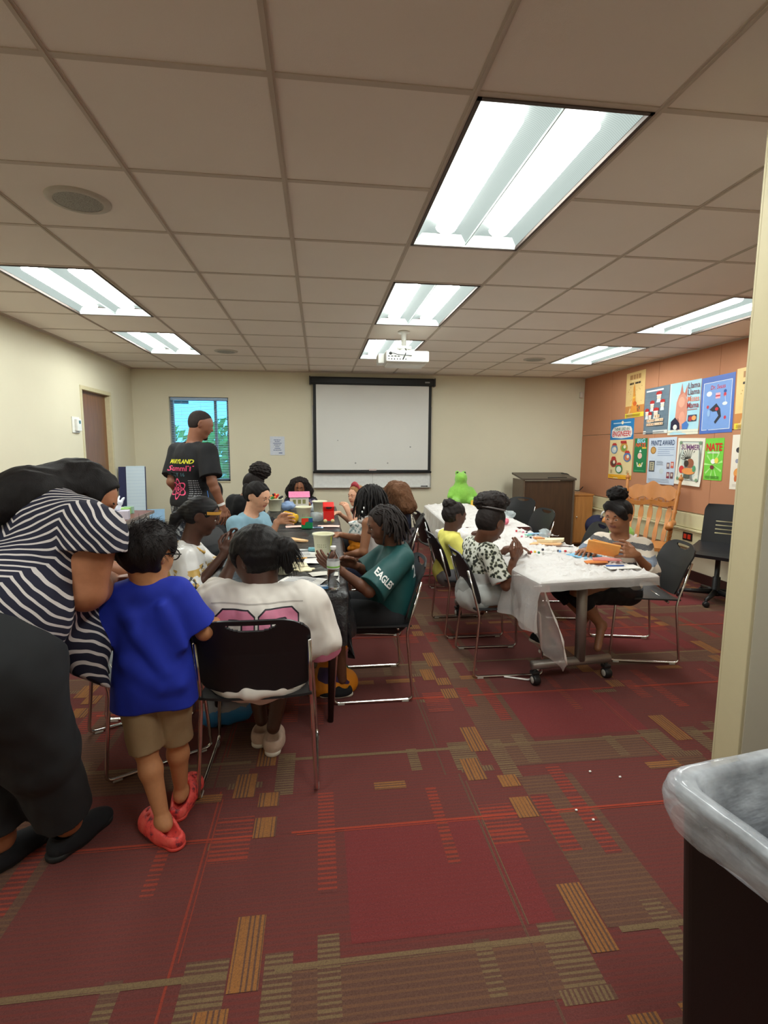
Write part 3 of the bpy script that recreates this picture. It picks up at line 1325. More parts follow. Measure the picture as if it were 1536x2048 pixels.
def shoe(info, root, at, fwd, L, m, sole_m, name='shoe', h=.0045, up=(0, 0, 1), high=.82):
    """sneaker with its own sole; at = ankle ground point"""
    M = frame(fwd, up)
    base = info['base']
    at = np.array(at, float)

    def P(x, y, z):
        return at + M @ (np.array([x, y, z]) * L)
    S = Sdf(h)
    S.rc(P(0, -.14, .13), P(0, .12, .11), .14 * L, .15 * L, .05)
    S.rc(P(0, .12, .11), P(.02, .58, .075), .15 * L, .095 * L, .05)
    S.rc(P(0, .12, .10), P(.0, .42, .07), .155 * L, .16 * L, .04)
    S.rc(P(0, -.06, .15), P(0, -.06, .26 * high), .14 * L, .135 * L, .04, flat=True)
    S.el(P(0, -.05, .34 * high), (.10 * L, .12 * L, .14 * L), M, .02, -1)
    S.cut(P(0, 0, .05), -M[:, 2])
    o = S.build(name, m, root, None, base)
    S = Sdf(h)
    S.rc(P(0, -.16, .06), P(0, .12, .06), .155 * L, .15 * L, .04)
    S.rc(P(0, .12, .06), P(.02, .50, .06), .16 * L, .155 * L, .04)
    S.cut(P(0, 0, .085), M[:, 2])
    S.cut(P(0, 0, .0), -M[:, 2])
    S.build('sole', sole_m, o, None, base)
    return o


# ------------------------------------------------------------------ hair
M_hair = {}


def hair_mat(name, col, rough=.68, streak=90):
    if name in MATS:
        return MATS[name]
    t = NT(name)
    f = t.noise(streak, detail=4, vscale=(1, 1, .25))
    t.set(Base_Color=t.mix(f, tuple(c * .5 for c in col), tuple(c * 1.5 for c in col)), Roughness=max(rough, .55), Specular_IOR_Level=.22)
    t.bump(t.noise(streak * 3, detail=3, vscale=(1, 1, .3)), .5, .004)
    MATS[name] = t.m
    return t.m


def hair_shell(info, S=None, grow=.03, front=.30, low=-.1, h=.005, back=-.05, nape=1.0):
    """cap of hair on the skull, open over the face"""
    S = S or Sdf(h)
    H, M, c = info['hh'], info['M'], info['hc']

    def P(x, y, z):
        return c + M @ (np.array([x, y, z]) * H)
    S.el(P(0, back, .13), ((.345 + grow) * H, (.43 + grow) * H, (.37 + grow) * H), M, .02)
    if nape:
        S.el(P(0, -.16, -.05), ((.30 + grow) * H, (.27 + grow) * H, .30 * H * nape), M, .03)
    else:
        S.el(P(0, .10, -.36), (.5 * H, .62 * H, .40 * H), M, .02, -1)
    S.el(P(0, .52, -.06 + low), (.42 * H, .36 * H, .44 * H), M, .02, -1)
    for s in (-1, 1):
        S.el(P(.40 * s, .02, -.08), (.12 * H, .14 * H, .20 * H), M, .015, -1)
    return S


def strands(info, roots, dirs, lens, r0, curl=.0, grav=.0, seg=6, n=3, seed=0, cfreq=30.0, taper=.25):
    """thin curved tubes as numpy arrays: returns V, quads"""
    rn = np.random.RandomState(seed)
    N = len(roots)
    P = np.array(roots, float)
    d = np.array([nv(x) for x in dirs])
    lens = np.broadcast_to(np.array(lens, float), (N,))
    up = np.cross(d, rn.normal(0, 1, (N, 3)))
    up /= np.maximum(1e-9, np.linalg.norm(up, axis=1))[:, None]
    sd = np.cross(d, up)
    ph = rn.uniform(0, 6.28, N)
    rings = []
    pos = P.copy()
    dd = d.copy()
    for s in range(seg + 1):
        t = s / seg
        off = (np.cos(ph + t * cfreq)[:, None] * up + np.sin(ph + t * cfreq)[:, None] * sd) * (curl * min(1, t * 3))
        ctr = pos + off
        rr = r0 * (1 - (1 - taper) * t)
        ring = [ctr + rr * (np.cos(2 * pi * k / n) * up + np.sin(2 * pi * k / n) * sd) for k in range(n)]
        rings.append(np.stack(ring, 1))
        dd = dd + np.array([0, 0, -grav]) * (1.0 / seg)
        dd = dd + rn.normal(0, .10, (N, 3)) * (1 if curl else .3)
        dd /= np.linalg.norm(dd, axis=1)[:, None]
        pos = pos + dd * (lens / seg)[:, None]
    V = np.stack(rings, 1)            # N, seg+1, n, 3
    V = V.reshape(-1, 3)
    b = np.arange(N)[:, None, None] * ((seg + 1) * n) + np.arange(seg)[None, :, None] * n
    k = np.arange(n)[None, None, :]
    k2 = (k + 1) % n
    Q = np.stack([b + k, b + k2, b + n + k2, b + n + k], -1).reshape(-1, 4)
    return V, Q


def merge(parts):
    V, Q, k = [], [], 0
    for (v, q) in parts:
        V.append(np.asarray(v, float))
        Q.append(np.asarray(q) + k)
        k += len(v)
    return np.concatenate(V), np.concatenate(Q)


def rand_dirs(n, seed, cond=None):
    rn = np.random.RandomState(seed)
    out = []
    while len(out) < n:
        d = nv(rn.normal(0, 1, 3))
        if cond is None or cond(d):
            out.append(d)
    return np.array(out)


def puff(c, r, n, seed, ln=.05, r0=.0016, h=.006):
    """ball of tight curls"""
    S = Sdf(h)
    S.el(c, np.array(r) * .92)
    S.wrinkle(.010, 120, seed)
    S.wrinkle(.006, 260, seed + 1)
    V, Q = S.mesh()
    D = rand_dirs(n, seed)
    R = np.array(c) + D * np.array(r) * .82
    v2, q2 = strands(None, R, D + .35 * np.random.RandomState(seed).normal(0, 1, (n, 3)), ln, r0, .004, .1, 7, 3, seed, 14)
    return merge([(V, Q), (v2, q2)])


def on_skull(info, D, grow=.03, back=-.05):
    H, M, c = info['hh'], info['M'], info['hc']
    r = np.array([.345 + grow, .43 + grow, .37 + grow]) * H
    return (c + M @ np.array([0, back, .13]) * H) + (D * r) @ M.T


def add_hair(info, root, name, VQ, m):
    V, Q = VQ
    return npmesh(name, V - info['base'], Q, m, root, True)


def decal(obj, polys, org, xd, yd, m, name, parent, lift=.0015, base=(0, 0, 0), direction=None, maxd=.6, sub=0):
    """project flat 2-D faces (V2, faces) from a plane onto obj along direction"""
    me = obj.data
    bvh = BVHTree.FromPolygons([v.co.copy() for v in me.vertices], [tuple(p.vertices) for p in me.polygons])
    xd, yd = Vector(nv(xd)), Vector(nv(yd))
    nrm = xd.cross(yd) if direction is None else -Vector(nv(direction))
    org = Vector(org) - Vector(base)
    V2, Fs = polys
    bm = bmesh.new()
    vs = [bm.verts.new((v[0], v[1], 0)) for v in V2]
    for f in Fs:
        try:
            bm.faces.new([vs[i] for i in f])
        except ValueError:
            pass
    for _ in range(sub):
        bmesh.ops.subdivide_edges(bm, edges=bm.edges[:], cuts=1, use_grid_fill=True)
    kill = []
    for v in bm.verts:
        p = org + xd * v.co.x + yd * v.co.y
        hit, hn, _, _ = bvh.ray_cast(p + nrm * .3, -nrm, maxd)
        if hit is None:
            kill.append(v)
        else:
            v.co = hit + (hn if hn.dot(nrm) > 0 else -hn) * lift
    bmesh.ops.delete(bm, geom=kill, context='VERTS')
    mm_ = bpy.data.meshes.new(name)
    bm.to_mesh(mm_)
    bm.free()
    if isinstance(m, (list, tuple)):
        for x in m:
            mm_.materials.append(x)
    else:
        mm_.materials.append(m)
    o = bpy.data.objects.new(name, mm_)
    return link(o, parent)


def gridpoly(poly_fn, x0, x1, y0, y1, n):
    """fine grid of the cells whose centre is inside poly_fn"""
    V, Fs, ix = [], [], {}
    dx, dy = (x1 - x0) / n, (y1 - y0) / n

    def g(i, j):
        if (i, j) not in ix:
            ix[(i, j)] = len(V)
            V.append((x0 + i * dx, y0 + j * dy))
        return ix[(i, j)]
    for i in range(n):
        for j in range(n):
            if poly_fn(x0 + (i + .5) * dx, y0 + (j + .5) * dy):
                Fs.append((g(i, j), g(i + 1, j), g(i + 1, j + 1), g(i, j + 1)))
    return V, Fs
# ------------------------------------------------------------------ furniture
M_poly = mat('plastic_black', srgb(30, 30, 33), .42, var=.06, nscale=20, bump=.06, bscale=900)
M_chrome = mat('chrome', (.72, .70, .68), .16, 1.0, var=.03)
M_glide = mat('glide_grey', srgb(190, 186, 178), .5)


def make_chair():
    t = thing('stacking_chair', 'x', 'chair')

    def seat(u, v):
        x = (u - .5) * (.455 - .03 * v)
        y = -.215 + .43 * v
        e = abs(u - .5) * 2
        z = .438 + .012 * e ** 3 - .012 * (1 - e * e) * sin(pi * min(1, v * 1.1)) - .018 * max(0, (v - .82) / .18) ** 2
        r = .06
        if v > .86:
            k = (v - .86) / .14
            x *= 1 - .16 * k * k
        return (x, y, z)
    o = sheet('seat', seat, 16, 16, M_poly, t, .010)

    def back(u, v):
        e = (u - .5) * 2
        w = .455
        c = 1.0
        if v > .75:
            c = 1 - .16 * ((v - .75) / .25) ** 3
        if v < .18:
            c = 1 - .10 * ((.18 - v) / .18) ** 2
        x = e * w / 2 * c
        z = .478 + .325 * v - (.028 * (1 - e * e) * (1 - v) ** 3 if v < .5 else 0) - (.030 * abs(e) ** 5 * max(0, (v - .6) / .4))
        y = -.195 - .115 * v ** 1.25 - .035 * (1 - e * e) + .01
        return (x, y, z)

    def slot(u, v):
        e = (u - .5) * 2
        return .855 < v < .945 and abs(e) < .44 and (v - .855) > .075 * (abs(e) / .44) ** 2 - .02
    sheet('backrest', back, 72, 66, M_poly, t, .009, slot)
    for s in (-1, 1):
        b = B()
        pts = [(s * .20, .16, .425), (s * .222, .205, .42), (s * .243, .235, .011), (s * .243, -.225, .011), (s * .225, -.19, .40), (s * .222, -.205, .46), (s * .222, -.27, .70)]
        b.tube(fillet(pts, .035, 5), .0085, 8)
        b.build('leg_frame', M_chrome, t)
        for y in (.19, -.18):
            g = B()
            g.box((s * .243, y, .006), (.018, .04, .012), 0, .003)
            g.build('glide', M_glide, t)
    b = B()
    for y in (.15, -.14):
        b.tube([(-.215, y, .425), (.215, y, .425)], .008, 8)
    b.build('seat_support', M_chrome, t)
    return t


CHAIRS = [
    (-.268, 2.29, 0, 'black stacking chair under the white football shirt, nearest the camera'),
    (.30, 3.06, pi / 2, 'black stacking chair under the child in the dark green shirt'),
    (1.19, 3.30, -pi / 2 - .02, 'black stacking chair under the girl with the afro puff'),
    (1.17, 4.00, -pi / 2, 'black stacking chair under the girl in the yellow shirt'),
    (1.31, 5.44, -pi / 2 + .12, 'empty black stacking chair facing the far left side of the white table'),
    (2.25, 3.40, radians(77.5), 'black stacking chair under the girl in the striped sweater'),
    (2.17, 4.32, radians(80), 'empty black stacking chair behind the striped sweater, right of the white table'),
    (2.14, 5.32, radians(95), 'empty black stacking chair in front of the dark lectern'),
    (2.05, 6.80, pi, 'black stacking chair at the far end beside the green plush toy'),
    (2.42, 6.45, radians(120), 'black stacking chair with open handle slot beyond the afro puff'),
    (-.92, 3.02, -pi / 2, 'black stacking chair under the child in the head wrap'),
    (-.86, 2.55, radians(-60), 'black stacking chair between the woman and the boy in blue'),
    (-.70, 4.22, -pi / 2 - .5, 'black stacking chair under the girl in pale blue'),
    (-.84, 5.24, -pi / 2, 'black stacking chair under the person with the dark puff'),
    (-.25, 6.80, pi, 'black stacking chair under the girl facing us at the far end'),
    (.44, 4.13, pi / 2 - .15, 'black stacking chair under the girl with the long locs'),
    (.50, 5.41, pi / 2, 'black stacking chair under the girl with the red headband'),
    (.70, 5.06, pi / 2 - .2, 'black stacking chair under the person with brown curls'),
]
_proto = make_chair()
for k, (x, y, rz, lb) in enumerate(CHAIRS):
    o = _proto if k == 0 else copy_tree(_proto)
    o.location = (x, y, 0)
    o.rotation_euler = (0, 0, rz)
    tag(o, lb, 'chair', 'black stacking chairs at the tables')

# --- tables
M_steel = mat('leg_grey_metal', srgb(150, 142, 136), .38, .6, var=.04)
M_castb = mat('caster_black', srgb(26, 26, 28), .4)
M_lam = mat('laminate_maroon', srgb(120, 70, 66), .35, var=.1, nscale=40)
M_edge = mat('edge_grey', srgb(150, 138, 132), .4)


def flip_table(name, label, x, y, rz, L, Wd, grp=None):
    t = thing(name, label, 'table', (x, y, 0), rz, grp)
    b = B()
    b.mm((-Wd / 2, -L / 2, .700), (Wd / 2, L / 2, .726), bev=.004)
    b.build('tabletop', M_lam, t)
    for s in (-1, 1):
        yy = s * (L / 2 - .24)
        b = B()
        b.tube([(0.05, yy, .70), (.06, yy, .13)], .033, 16)
        b.build('leg', M_steel, t)
        b = B()
        b.tube([(-.27, yy, .125), (.27, yy, .125)], .028, 16)
        ft = b.build('foot_bar', M_steel, t)
        for q in (-.25, .25):
            b = B()
            b.lathe([(0, -.022), (.030, -.022), (.034, -.014), (.034, .014), (.030, .022), (0, .022)], (q, yy - .012, .034), 18, axis='x')
            b.tube([(q, yy, .04), (q, yy, .115)], .012, 8)
            b.box((q, yy, .075), (.05, .045, .022), 0, .006)
            w = b.build('caster', M_castb, ft)
            b = B()
            for e in (-1, 1):
                b.lathe([(0, e * .0235), (.020, e * .0235), (.022, e * .021)], (q, yy - .012, .034), 16, axis='x')
            b.build('hub', M_glide, w)
    b = B()
    b.mm((-.03, -L / 2 + .25, .66), (.03, L / 2 - .25, .70))
    b.build('beam', M_steel, t)
    return t


WT1 = (1.50, 3.64, radians(5.5), 1.83, .74)
WT2 = (1.64, 5.52, radians(-4), 1.80, .74)
flip_table('folding_table', 'wheeled grey-legged table under white plastic, nearer of the right row', *WT1, grp='wheeled tables')
flip_table('folding_table', 'wheeled grey-legged table under white plastic, farther of the right row', *WT2, grp='wheeled tables')
BT1 = (-.225, 3.56, radians(-1.2), 1.90, .74)
BT2 = (-.20, 5.50, radians(-.5), 1.86, .76)


def leg_table(label, x, y, rz, L, Wd, grp):
    t = thing('dark_legged_table', label, 'table', (x, y, 0), rz, grp)
    b = B()
    b.mm((-Wd / 2, -L / 2, .700), (Wd / 2, L / 2, .724), bev=.004)
    b.build('tabletop', M_lam, t)
    for sx in (-1, 1):
        for sy in (-1, 1):
            b = B()
            b.tube([(sx * (Wd / 2 - .06), sy * (L / 2 - .05), .70), (sx * (Wd / 2 - .08), sy * (L / 2 + .02 - .06), 0)], [.024, .016], 12)
            b.build('leg', mat('leg_dark_wood', srgb(44, 26, 22), .4), t)
    return t


leg_table('dark legged table under black plastic, nearer of the left row', *BT1, 'tables under black plastic')
leg_table('dark legged table under black plastic, farther of the left row', *BT2, 'tables under black plastic')


def cloth(name, label, tb, m, drops, amp, seed, res=.02, top=.7285, thick=.0, flare=.10, group=None):
    """plastic sheet over a table: drops = (left, right, near, far)"""
    x, y, rz, L, Wd = tb
    dl, dr_, dn, df = drops
    t = []
    nx = int((Wd + dl + dr_) / res)
    ny = int((L + dn + df) / res)
    hw, hl = Wd / 2 + .006, L / 2 + .006
    V = []
    for j in range(ny + 1):
        for i in range(nx + 1):
            px = -hw - dl + (Wd + .012 + dl + dr_) * i / nx
            py = -hl - dn + (L + .012 + dn + df) * j / ny
            ex, ey = max(0, abs(px) - hw), max(0, abs(py) - hl)
            sx, sy = (1 if px > 0 else -1), (1 if py > 0 else -1)
            cx, cy = min(hw, max(-hw, px)), min(hl, max(-hl, py))
            drop = sqrt(ex * ex + ey * ey)
            n1 = noise.noise((px * 5 + seed, py * 5, 0))
            n2 = noise.noise((px * 17, py * 17 + seed, 3))
            n3 = noise.noise((px * 3 + py * 9 + seed, px * 11, 7))
            if drop < 1e-6:
                r = min(hw - abs(px), hl - abs(py))
                k = min(1, r / .05)
                r1 = (1 - min(1, abs(noise.noise((px * 9 + seed, py * 4, 5))) * 2.6)) ** 3
                r2 = (1 - min(1, abs(noise.noise((px * 6 + py * 8, py * 14 - px * 6 + seed, 9))) * 2.4)) ** 3
                r3 = (1 - min(1, abs(noise.noise((px * 30 + seed, py * 22, 2))) * 2.0)) ** 2
                z = top + amp * k * (abs(n1) * .7 + .60 * r1 + .60 * r2 + .26 * r3 + max(0, n3) * .3)
                q = (px, py, z)
            else:
                a = ex / drop, ey / drop
                # hang with pleats: the farther down the more it waves
                s_ = py if ex > ey else px
                wave = sin(s_ * 26 + seed + 2.2 * noise.noise((s_ * 4, seed, 0))) * .5 + .6 * n1
                out = .012 + flare * drop * .5 + wave * .055 * min(1, drop / .15) * min(1, drop * 4)
                out = max(.006, out)
                diag = min(ex, ey) / drop
                zz = top - drop * (1 - .10 * diag) + .004 * n2
                rnd = min(1.0, drop / .02)
                q = (cx + sx * a[0] * out * rnd, cy + sy * a[1] * out * rnd, zz if rnd >= 1 else top - drop * .8)
            V.append(q)
    Fs = np.array([(j * (nx + 1) + i, j * (nx + 1) + i + 1, (j + 1) * (nx + 1) + i + 1, (j + 1) * (nx + 1) + i) for j in range(ny) for i in range(nx)])
    o = npmesh(name, np.array(V), Fs, m, None, True)
    o.location = (x, y, 0)
    o.rotation_euler = (0, 0, rz)
    tag(o, label, 'tablecloth', group)
    return o


t = NT('plastic_sheet_black')
t.set(Base_Color=srgb(34, 34, 37), Roughness=.30, Specular_IOR_Level=.6)
f = t.noise(22, detail=5, rough=.6, vscale=(1, 2.2, 1))
t.bump(f, .8, .012)
M_pblk = t.m
t = NT('plastic_sheet_white')
t.set(Base_Color=srgb(236, 232, 230), Roughness=.28, Specular_IOR_Level=.6)
f = t.noise(20, detail=6, rough=.68, vscale=(1, 2.0, 1))
t.bump(f, .8, .012)
trn = t.n('ShaderNodeBsdfTransparent')
trl = t.n('ShaderNodeBsdfTranslucent')
trl.inputs[0].default_value = (.85, .83, .82, 1)
m1 = t.n('ShaderNodeMixShader')
m1.inputs[0].default_value = .14
t.l(t.b.outputs[0], m1.inputs[1])
t.l(trl.outputs[0], m1.inputs[2])
m2 = t.n('ShaderNodeMixShader')
x, y, z = t.xyz(t.coord())
hang = t.math('LESS_THAN', z, .715)
t.l(t.math('MULTIPLY', hang, .55), m2.inputs[0])
t.l(m1.outputs[0], m2.inputs[1])
t.l(trn.outputs[0], m2.inputs[2])
t.l(m2.outputs[0], t.out.inputs[0])
M_pwht = t.m
cloth('tablecloth', 'wrinkled white plastic sheet over the nearer right table', WT1, M_pwht, (.30, .04, .06, .0), .022, 3, .009, group='white plastic table covers')
cloth('tablecloth', 'wrinkled white plastic sheet over the farther right table', WT2, M_pwht, (.25, .10, .0, .28), .024, 8, .011, group='white plastic table covers')
cloth('tablecloth', 'shiny black plastic sheet over the nearer left table', BT1, M_pblk, (.30, .27, .27, .0), .005, 5, .016, group='black plastic table covers')
cloth('tablecloth', 'shiny black plastic sheet over the farther left table', BT2, M_pblk, (.28, .30, .06, .30), .006, 11, .018, group='black plastic table covers')
# loose corner of the white plastic hanging by the near left corner, with its torn white edge
S = Sdf(.006)


def flap(u, v):
    x = 1.17 + .02 * v + .10 * u * (1 - .2 * v)
    y = 3.02 - .18 * u - .10 * v * u + .02 * sin(v * 9 + u * 5)
    z = .72 - (.16 + .42 * (1 - abs(u - .85) * .9)) * v
    return (x + .02 * sin(u * 14 + v * 3) * v + .18 * v * u, y, z)


b = sheet('hanging_film', flap, 26, 30, mat('film_white', srgb(226, 218, 216), .3, alpha=.38, spec=.5), None, 0)
tag(b, 'loose film corner hanging from the near left corner of the white table', 'plastic film')
b = B()
b.tube([flap(1, k / 14) for k in range(15)], [.005 + .003 * sin(k * 2.1) for k in range(15)], 6)
tag(b.build('twisted_film', mat('film_twist', srgb(236, 230, 226), .4), None), 'twisted white plastic edge hanging down from the white table corner', 'plastic strip')
b = B()
b.tube(fillet([(1.40, 3.02, .10), (1.33, 3.0, .02), (1.30, 2.985, .008), (1.16, 3.05, .008)], .02), [.006] * 14, 6)
tag(b.build('strap', MATS['film_twist'], None), 'white ribbon end lying on the carpet by the caster', 'strap')

# side table by the left wall
t = thing('side_table', 'narrow maroon topped table by the left wall behind the bending woman', 'table', (-2.21, 4.85, 0))
b = B()
b.mm((-.33, -1.45, .702), (.33, 1.32, .73), 0)
b.build('tabletop', M_lam, t)
b = B()
b.mm((-.335, -1.455, .700), (.335, -1.45, .732))
b.mm((.33, -1.45, .700), (.337, 1.32, .732))
b.mm((-.33, 1.32, .700), (.335, 1.326, .732))
b.build('edge_band', M_edge, t)
for yy in (-1.2, 1.05):
    b = B()
    b.tube([(0, yy, .70), (0, yy, .10)], .028, 14)
    b.build('leg', M_steel, t)
    b = B()
    b.tube([(-.26, yy, .06), (.26, yy, .06)], .026, 14)
    b.build('foot_bar', M_steel, t)

# --- projection screen and white board on the back wall
ps = thing('projection_screen', 'white projection screen pulled down from a black case on the back wall', 'projection screen', (.794, YB, 0))
M_scrb = mat('screen_black', srgb(24, 26, 28), .5)
b = B()
b.box((0, -.06, 2.405), (1.83, .095, .11), 0, .022)
b.build('case', M_scrb, ps)
b = B()
for s in (-1, 1):
    b.mm((s * .905, -.115, 2.345), (s * .925, -.01, 2.465), bev=.008)
b.build('end_cap', mat('screen_endcap', srgb(34, 34, 36), .4), ps)
b = B()
b.mm((.765, -.110, 2.392), (.835, -.107, 2.412))
b.build('name_plate', mat('plate_grey', srgb(150, 150, 150), .4), ps)
t = NT('screen_white')
f = t.noise(1.5, detail=2)
t.set(Base_Color=t.mix(f, srgb(212, 212, 208), srgb(220, 220, 216)), Roughness=.8)
b = B()
b.mm((-.83, -.072, 1.10), (.83, -.070, 2.36))
b.build('screen_fabric', t.m, ps)
for s in (-1, 1):
    b = B()
    b.mm((s * .83, -.0725, 1.10), (s * .872, -.0700, 2.36))
    b.build('black_border', M_scrb, ps)
b = B()
b.mm((-.872, -.073, 1.085), (.872, -.0695, 1.118))
b.tube([(-.885, -.071, 1.085), (.885, -.071, 1.085)], .014, 10)
b.build('weight_bar', M_scrb, ps)
b = B()
b.mm((-.06, -.088, 1.108), (.05, -.074, 1.134), bev=.003)
b.build('pull_tab', mat('tab_pink', srgb(206, 188, 184), .5), ps)
for (x, z, r) in ((.22, 1.22, .011), (.56, 1.46, .012), (-.52, 1.55, .008), (-.26, 1.22, .012)):
    b = B()
    b.lathe([(0, -.0745), (r, -.0735)], (x, 0, z), 10, axis='y')
    b.build('scuff', mat('scuff_grey', srgb(150, 152, 150), .8), ps)
wb = thing('whiteboard', 'wide whiteboard with metal rail showing below the projection screen', 'whiteboard', (.794, YB, 0))
b = B()
b.mm((-.875, -.022, .86), (.875, -.004, 2.04))
b.build('board', mat('whiteboard_white', srgb(222, 224, 222), .25), wb)
b = B()
for s in (-1, 1):
    b.mm((s * .875, -.028, .855), (s * .892, -.001, 2.045), bev=.003)
b.mm((-.892, -.028, 2.04), (.892, -.001, 2.055), bev=.003)
b.build('frame', mat('alu_light', srgb(186, 184, 180), .35, .5), wb)
b = B()
b.mm((-.89, -.055, .845), (.89, -.001, .862), bev=.004)
b.build('pen_tray', MATS['alu_light'], wb)
b = B()
b.mm((-.002, -.0235, .862), (.002, -.021, 1.08))
b.build('seam', mat('seam_dark', srgb(150, 150, 148), .5), wb)
mk = thing('marker_pen', 'dark marker lying at the right end of the whiteboard tray', 'marker', (1.58, YB - .04, .870))
b = B()
b.tube([(-.05, 0, 0), (.03, 0, 0)], .008, 8)
b.build('barrel', mat('marker_grey', srgb(90, 90, 92), .4), mk)
b = B()
b.tube([(.03, 0, 0), (.055, 0, 0)], .0085, 8)
b.build('cap', M_castb, mk)

# notice on the back wall
nt = thing('notice', 'white paper notice with blue lines of writing on the back wall', 'notice', (-.604, YB - .004, 1.468))
b = B()
b.mm((-.105, -.002, -.135), (.105, .002, .135))
b.build('paper', mat('paper_bluewhite', srgb(206, 212, 224), .7), nt)
b = B()
for (z, w) in ((.085, .05), (.062, .035), (.036, .06), (.012, .045), (-.012, .03), (-.036, .04), (-.062, .058)):
    rr = random.Random(int(z * 1000))
    x = -w
    while x < w:
        q = .006 + rr.random() * .014
        b.mm((x, -.0035, z - .005), (min(w, x + q), -.002, z + .005))
        x += q + .004
b.mm((.02, -.0035, -.11), (.07, -.002, -.098))
b.build('lettering', mat('ink_blue', srgb(84, 100, 140), .7), nt)
# small sensor in the corner
sn = tag(B().box((4.04, YB - .025, 2.27), (.055, .05, .09), 0, .012).build('motion_sensor', mat('sensor_white', srgb(214, 208, 196), .5), None), 'small white sensor box high in the right back corner', 'sensor')
# thermostat left of the door
th = thing('thermostat', 'white thermostat on a wall plate beside the door', 'thermostat', (XL, 6.02, 1.68))
b = B()
b.mm((0.001, -.095, -.085), (.010, .075, .085), bev=.003)
b.build('wall_plate', mat('plate_white', srgb(226, 226, 220), .4), th)
b = B()
b.mm((.010, -.045, -.065), (.040, .055, .062), bev=.006)
b.build('control_unit', mat('unit_white', srgb(232, 232, 228), .4), th)
b = B()
b.mm((.040, -.012, .012), (.0415, .03, .046))
b.build('display', mat('lcd_teal', srgb(70, 110, 108), .3), th)

# --- projector under the ceiling
pj = thing('projector', 'white projector hanging from the ceiling on a short pole', 'projector', (.80, 4.98, CEIL))
M_pj = mat('projector_white', srgb(226, 226, 220), .4)
b = B()
b.lathe([(0, -.001), (.055, -.001), (.055, -.012), (.024, -.016), (.024, -.145), (0, -.145)], (0, 0, 0), 24)
b.build('pole', M_pj, pj)
b = B()
b.box((0, 0, -.150), (.13, .11, .03), 0, .008)
b.lathe([(0, -.165), (.05, -.165), (.045, -.185), (0, -.185)], (0, 0, 0), 20)
for (x, y) in ((-.09, -.05), (.09, -.05), (-.09, .06), (.09, .06)):
    b.tube([(0, 0, -.172), (x, y, -.172), (x, y, -.20)], .007, 6)
b.build('mount', M_pj, pj)
b = B()
b.box((.015, 0, -.245), (.40, .30, .10), 0, .012)
b.box((-.215, .05, -.25), (.06, .16, .09), 0, .01)
b.box((.015, .03, -.30), (.36, .22, .03), 0, .012)
b.build('housing', M_pj, pj)
b = B()
for k in range(14):
    b.mm((.07 + .009 * k, -.1525, -.275), (.074 + .009 * k, -.149, -.215))
b.build('vent_grille', mat('vent_grey', srgb(186, 188, 180), .5), pj)
b = B()
rr = random.Random(5)
for k in range(7):
    b.lathe([(0, -.1535), (.006, -.1535), (.006, -.149)], (-.16 + .026 * k, 0, -.272), 8, axis='y')
for k in range(4):
    b.mm((-.17 + .03 * k, -.153, -.252), (-.15 + .03 * k, -.149, -.244))
b.lathe([(0, -.155), (.014, -.155), (.014, -.149)], (-.145, 0, -.222), 12, axis='y')
b.build('port', mat('port_dark', srgb(52, 54, 54), .5), pj)
b = B()
b.tube(fillet([(0, 0, -.14), (.01, -.10, -.18), (-.01, -.165, -.23), (-.03, -.165, -.272)], .03), .005, 6)
b.tube(fillet([(-.145, -.152, -.222), (-.12, -.17, -.225), (-.08, -.165, -.235), (.03, -.165, -.242), (.05, -.152, -.24)], .02), .004, 6)
b.build('cable', mat('cable_black', srgb(36, 38, 38), .5), pj)
b = B()
b.lathe([(0, .12), (.035, .12), (.04, .15), (.032, .16), (0, .155)], (-.10, 0, -.245), 18, axis='y')
b.build('lens', M_castb, pj)

# --- lectern, cabinet
t = NT('wood_espresso')
g_ = t.noise(5, detail=6, vscale=(6, 6, .5))
t.set(Base_Color=t.mix(g_, srgb(48, 32, 22), srgb(88, 62, 42)), Roughness=.45)
M_esp = t.m
t = NT('wood_oak')
g_ = t.noise(5, detail=6, vscale=(6, 6, .6))
t.set(Base_Color=t.mix(g_, srgb(150, 96, 46), srgb(200, 140, 78)), Roughness=.42)
M_oak = t.m
lc = thing('lectern', 'dark brown wooden lectern against the back right corner', 'lectern', (3.29, 7.34, 0), radians(-2))
b = B()
b.mm((-.36, -.20, .06), (.36, -.18, .985))
b.build('front_panel', M_esp, lc)
for s in (-1, 1):
    b = B()
    b.mm((s * .385, -.22, .04), (s * .36, .24, 1.0), bev=.004)
    b.build('side_panel', mat('wood_espresso_edge', srgb(96, 80, 66), .4), lc)
b = B()
b.mm((-.36, -.19, .04), (.36, .24, .09))
b.mm((-.36, -.19, .55), (.36, .24, .575))
b.build('shelf', M_esp, lc)
b = B()
b.prism([(-.23, .995), (.25, 1.06), (.25, 1.085), (-.23, 1.02)], -.40, .40, M=Matrix(((0, 0, 1, 0), (1, 0, 0, 0), (0, 1, 0, 0), (0, 0, 0, 1))))
b.build('reading_top', mat('lectern_top', srgb(74, 64, 56), .4), lc)
for sx in (-1, 1):
    for sy in (-.17, .2):
        b = B()
        b.lathe([(0, .008), (.028, .008), (.028, .04), (0, .04)], (sx * .33, sy, 0), 12)
        b.build('caster', M_castb, lc)
b = B()
b.tube(fillet([(-.02, -.20, 1.03), (.1, -.235, 1.035), (.25, -.23, 1.035)], .02), .006, 6)
b.build('pen_rail', M_castb, lc)
cb = B()
cb.tube(fillet([(3.60, 7.42, 1.08), (3.74, 7.46, 1.07), (3.82, 7.46, .92), (3.80, 7.46, .83), (3.93, 7.5, .80), (4.02, 7.58, .84), (4.05, 7.60, .86)], .06), .006, 6)
tag(cb.build('cable', MATS['cable_black'], None), 'dark cable looping from the lectern down to the cable duct', 'cable')
